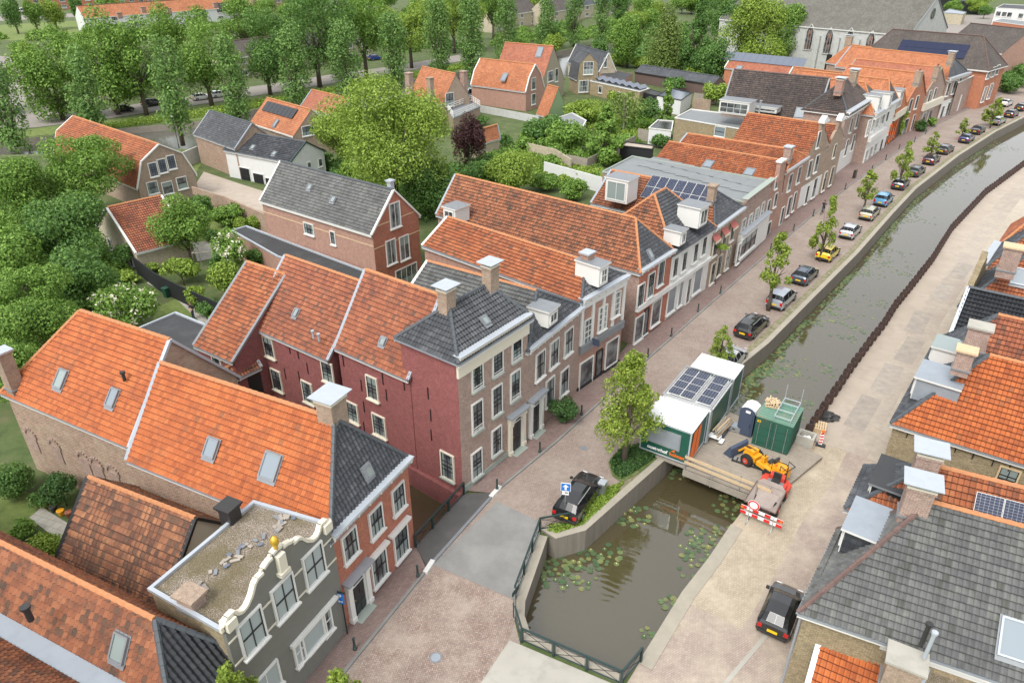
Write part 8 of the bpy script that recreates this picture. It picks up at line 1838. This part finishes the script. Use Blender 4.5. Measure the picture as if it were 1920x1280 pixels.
for i in range(2600):
    if i < 2000:
        t_ = rs.random(); k = 2+t_*8; j = int(k); q = quayL[j].lerp(quayL[min(j+1, len(quayL)-1)], k-j); d = (quayL[min(j+1, len(quayL)-1)]-quayL[j]).normalized(); wv = 1.0+.9*math.sin(k*5.3)+.6*math.sin(k*13)
        q = q+Vector((d.y, -d.x))*(.25+abs(rs.gauss(0, .9))*max(.3, wv))
    else:
        k = rs.random()*9; j = int(k); q = pileL[j].lerp(pileL[j+1], k-j); d = (pileL[j+1]-pileL[j]).normalized()
        if math.sin(k*4.1)+math.sin(k*9.7) < .5: continue
        q = q-Vector((d.y, -d.x))*(1.2+abs(rs.gauss(0, 1.6)))
    if not inside(q, canal): continue
    s = rs.uniform(.07, .19); a = rs.random()*6
    m.face([(q.x+s*math.cos(a+u*1.047), q.y+s*math.sin(a+u*1.047), WZ+.01+.004*rs.random()) for u in range(6)], 'lily')
o = link('lily_carpet', m.mesh('lily_carpet')); tag(o, 'scattered carpet of water lilies along the farther canal banks', 'water lilies', None, 'stuff')
m = MB()
for q, s, a in near[::5]:
    if inside(q, canal): m.box((q.x, q.y, WZ+.07), (.05, .05, .05), 'petal', a)
o = link('lily_flowers', m.mesh('lily_flowers')); tag(o, 'tiny pale yellow lily flowers between the nearer lily pads', 'flowers', None, 'stuff')

for nm_, lb_, pts_, n_, sz_, kd_, gp_ in [
    ('garden_plants', 'mixed garden planting between the middle garden walls', [(900, 290), (1000, 262), (1060, 270), (1130, 300), (1130, 350), (1020, 325), (960, 350)], 9000, .24, 'mid', .7),
    ('garden_plants', 'overgrown beds below the cream annex and the yew', [(1060, 200), (1110, 190), (1230, 215), (1210, 262), (1150, 262), (1090, 240)], 7000, .26, 'bright', .8),
    ('garden_plants', 'undergrowth around the left garden trees', [(0, 380), (190, 400), (240, 520), (270, 600), (200, 640), (0, 760)], 14000, .22, 'dark', .6),
    ('garden_plants', 'border planting beside the garden path and black fence', [(285, 520), (330, 540), (430, 600), (400, 606), (340, 560)], 3500, .16, 'mid', .5),
    ('bank_plants', 'reeds and rough grass along the back canal bank', [(200, 236), (400, 205), (640, 165), (900, 116), (900, 124), (640, 172), (400, 218), (200, 244)], 9000, .3, 'bright', .7),
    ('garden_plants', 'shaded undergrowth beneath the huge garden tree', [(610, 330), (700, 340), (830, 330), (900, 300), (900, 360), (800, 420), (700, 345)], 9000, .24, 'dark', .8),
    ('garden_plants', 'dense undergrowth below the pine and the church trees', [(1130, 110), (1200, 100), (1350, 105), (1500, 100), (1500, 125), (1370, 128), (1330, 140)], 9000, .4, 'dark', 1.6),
    ('garden_plants', 'hedge bottom plants near the yard and villa', [(366, 372), (420, 385), (480, 420), (470, 440), (400, 410), (360, 400)], 3500, .2, 'mid', .6)]:
    tufts(nm_, lb_, pts_, 0, n_, sz_, kd_, 'plants', gp_)

rs_ = random.Random(12)
for k in range(46):
    px, py = rs_.choice([(rs_.uniform(930, 1200), rs_.uniform(52, 92)), (rs_.uniform(1120, 1340), rs_.uniform(2, 40)), (rs_.uniform(-10, 440), rs_.uniform(66, 130)), (rs_.uniform(1200, 1500), rs_.uniform(-8, 20)), (rs_.uniform(440, 930), rs_.uniform(-10, 30))])
    tree(px, py, rs_.uniform(14, 30), rs_.uniform(12, 24), .5, rs_.choice(['mid', 'dark', 'bright', 'mid']), 'small distant garden tree among the far houses', name='distant_tree', group='small garden trees among the far houses', dens=.6, seed=k+500)
for k, (px, py, rx, ry) in enumerate([(1035, 300, 18, 12), (1090, 330, 20, 14), (945, 262, 16, 12), (985, 270, 22, 14), (1140, 335, 16, 12), (600, 300, 30, 24), (655, 318, 26, 20), (1150, 180, 16, 9), (1180, 215, 20, 12), (1215, 232, 16, 10), (430, 240, 14, 9), (905, 225, 14, 9), (310, 470, 16, 12), (285, 500, 14, 10), (395, 440, 16, 12), (270, 560, 14, 10)]):
    tree(px, py, rx, ry, .1, ['mid', 'bright', 'dark'][k % 3], 'small leafy garden bush in the back gardens', cat='shrub', name='garden_bush', group='small bushes in the back gardens', seed=k+900)

for x, k in ((3.2, 0), (9.5, 1), (15.8, 2), (22, 0), (31, 1), (38, 2)):
    d_ = 0
    for a, b in zip(pileL, pileL[1:]):
        L = (b-a).length
        if d_+L > x: u = (b-a)/L; p = a+u*(x-d_); n = Vector((u.y, -u.x)); break
        d_ += L
    q = p+n*(1.9+.3*k); m = MB(); m.face([(*v, .018+.002*k) for v in (q, q+n*1.5, q+n*1.5+u*5.2, q+u*5.2)], ['worn_plate', 'slab_plate', 'worn_plate'][k]); struct(m, 'road_plate')
def thicket(label, pts, n, r, h, kind, seed):
    rs = random.Random(seed); C, N, S = [], [], []; r_ = np.random.RandomState(seed); P_ = [V2(*q) for q in pts]; x0, x1, y0, y1 = min(p.x for p in P_), max(p.x for p in P_), min(p.y for p in P_), max(p.y for p in P_); k = 0
    while k < n:
        q = Vector((rs.uniform(x0, x1), rs.uniform(y0, y1)))
        if not inside(q, P_): continue
        k += 1; rr_, hh = r*rs.uniform(.5, 1.3), h*rs.uniform(.5, 1.3); c = 420; v = r_.normal(size=(c, 3)); v /= np.linalg.norm(v, axis=1)[:, None]; v[:, 2] = np.abs(v[:, 2])
        w_ = v*(.75+.3*r_.rand(c, 1)); C.append(w_*np.array([rr_, rr_, hh])+np.array([q.x, q.y, 0])); nn = v+r_.normal(size=(c, 3))*.6; N.append(nn/np.linalg.norm(nn, axis=1)[:, None]); S.append(np.full(c, .14*r+.1)*(.6+.8*r_.rand(c)))
    o = link('thicket', leaf_mesh('thicket', np.concatenate(C), np.concatenate(N), np.concatenate(S), LEAF[kind], r_)); tag(o, label, 'shrubbery', None, 'stuff')
thicket('dense garden shrubbery between the far cream houses and the poplars', [(930, 66), (1190, 40), (1200, 62), (1100, 84), (940, 104)], 60, 3.0, 2.6, 'mid', 1)
thicket('packed shrubs filling the middle gardens around the yew', [(985, 262), (1060, 225), (1220, 215), (1230, 262), (1140, 300), (1050, 318)], 60, 1.5, 1.3, 'mid', 2)
thicket('bright mixed bushes in the allotments near the pale walls', [(1000, 300), (1120, 325), (1125, 352), (1030, 345), (930, 325)], 34, 1.1, 1.0, 'bright', 3)
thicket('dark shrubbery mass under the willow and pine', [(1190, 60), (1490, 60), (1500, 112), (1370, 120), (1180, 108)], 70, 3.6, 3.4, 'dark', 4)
thicket('shrubbery beyond the far road between the park trees', [(190, 140), (440, 110), (900, 60), (900, 86), (560, 128), (200, 180)], 70, 3.0, 2.4, 'dark', 5)
thicket('low shrubs around the far upper left lawns', [(-60, 66), (160, 60), (440, 40), (930, 10), (930, 34), (440, 72), (-60, 100)], 60, 3.6, 3.0, 'mid', 6)
thicket('undergrowth filling the left edge garden', [(-10, 420), (170, 380), (200, 470), (250, 560), (200, 640), (-10, 740)], 90, 1.6, 1.5, 'mid', 7)
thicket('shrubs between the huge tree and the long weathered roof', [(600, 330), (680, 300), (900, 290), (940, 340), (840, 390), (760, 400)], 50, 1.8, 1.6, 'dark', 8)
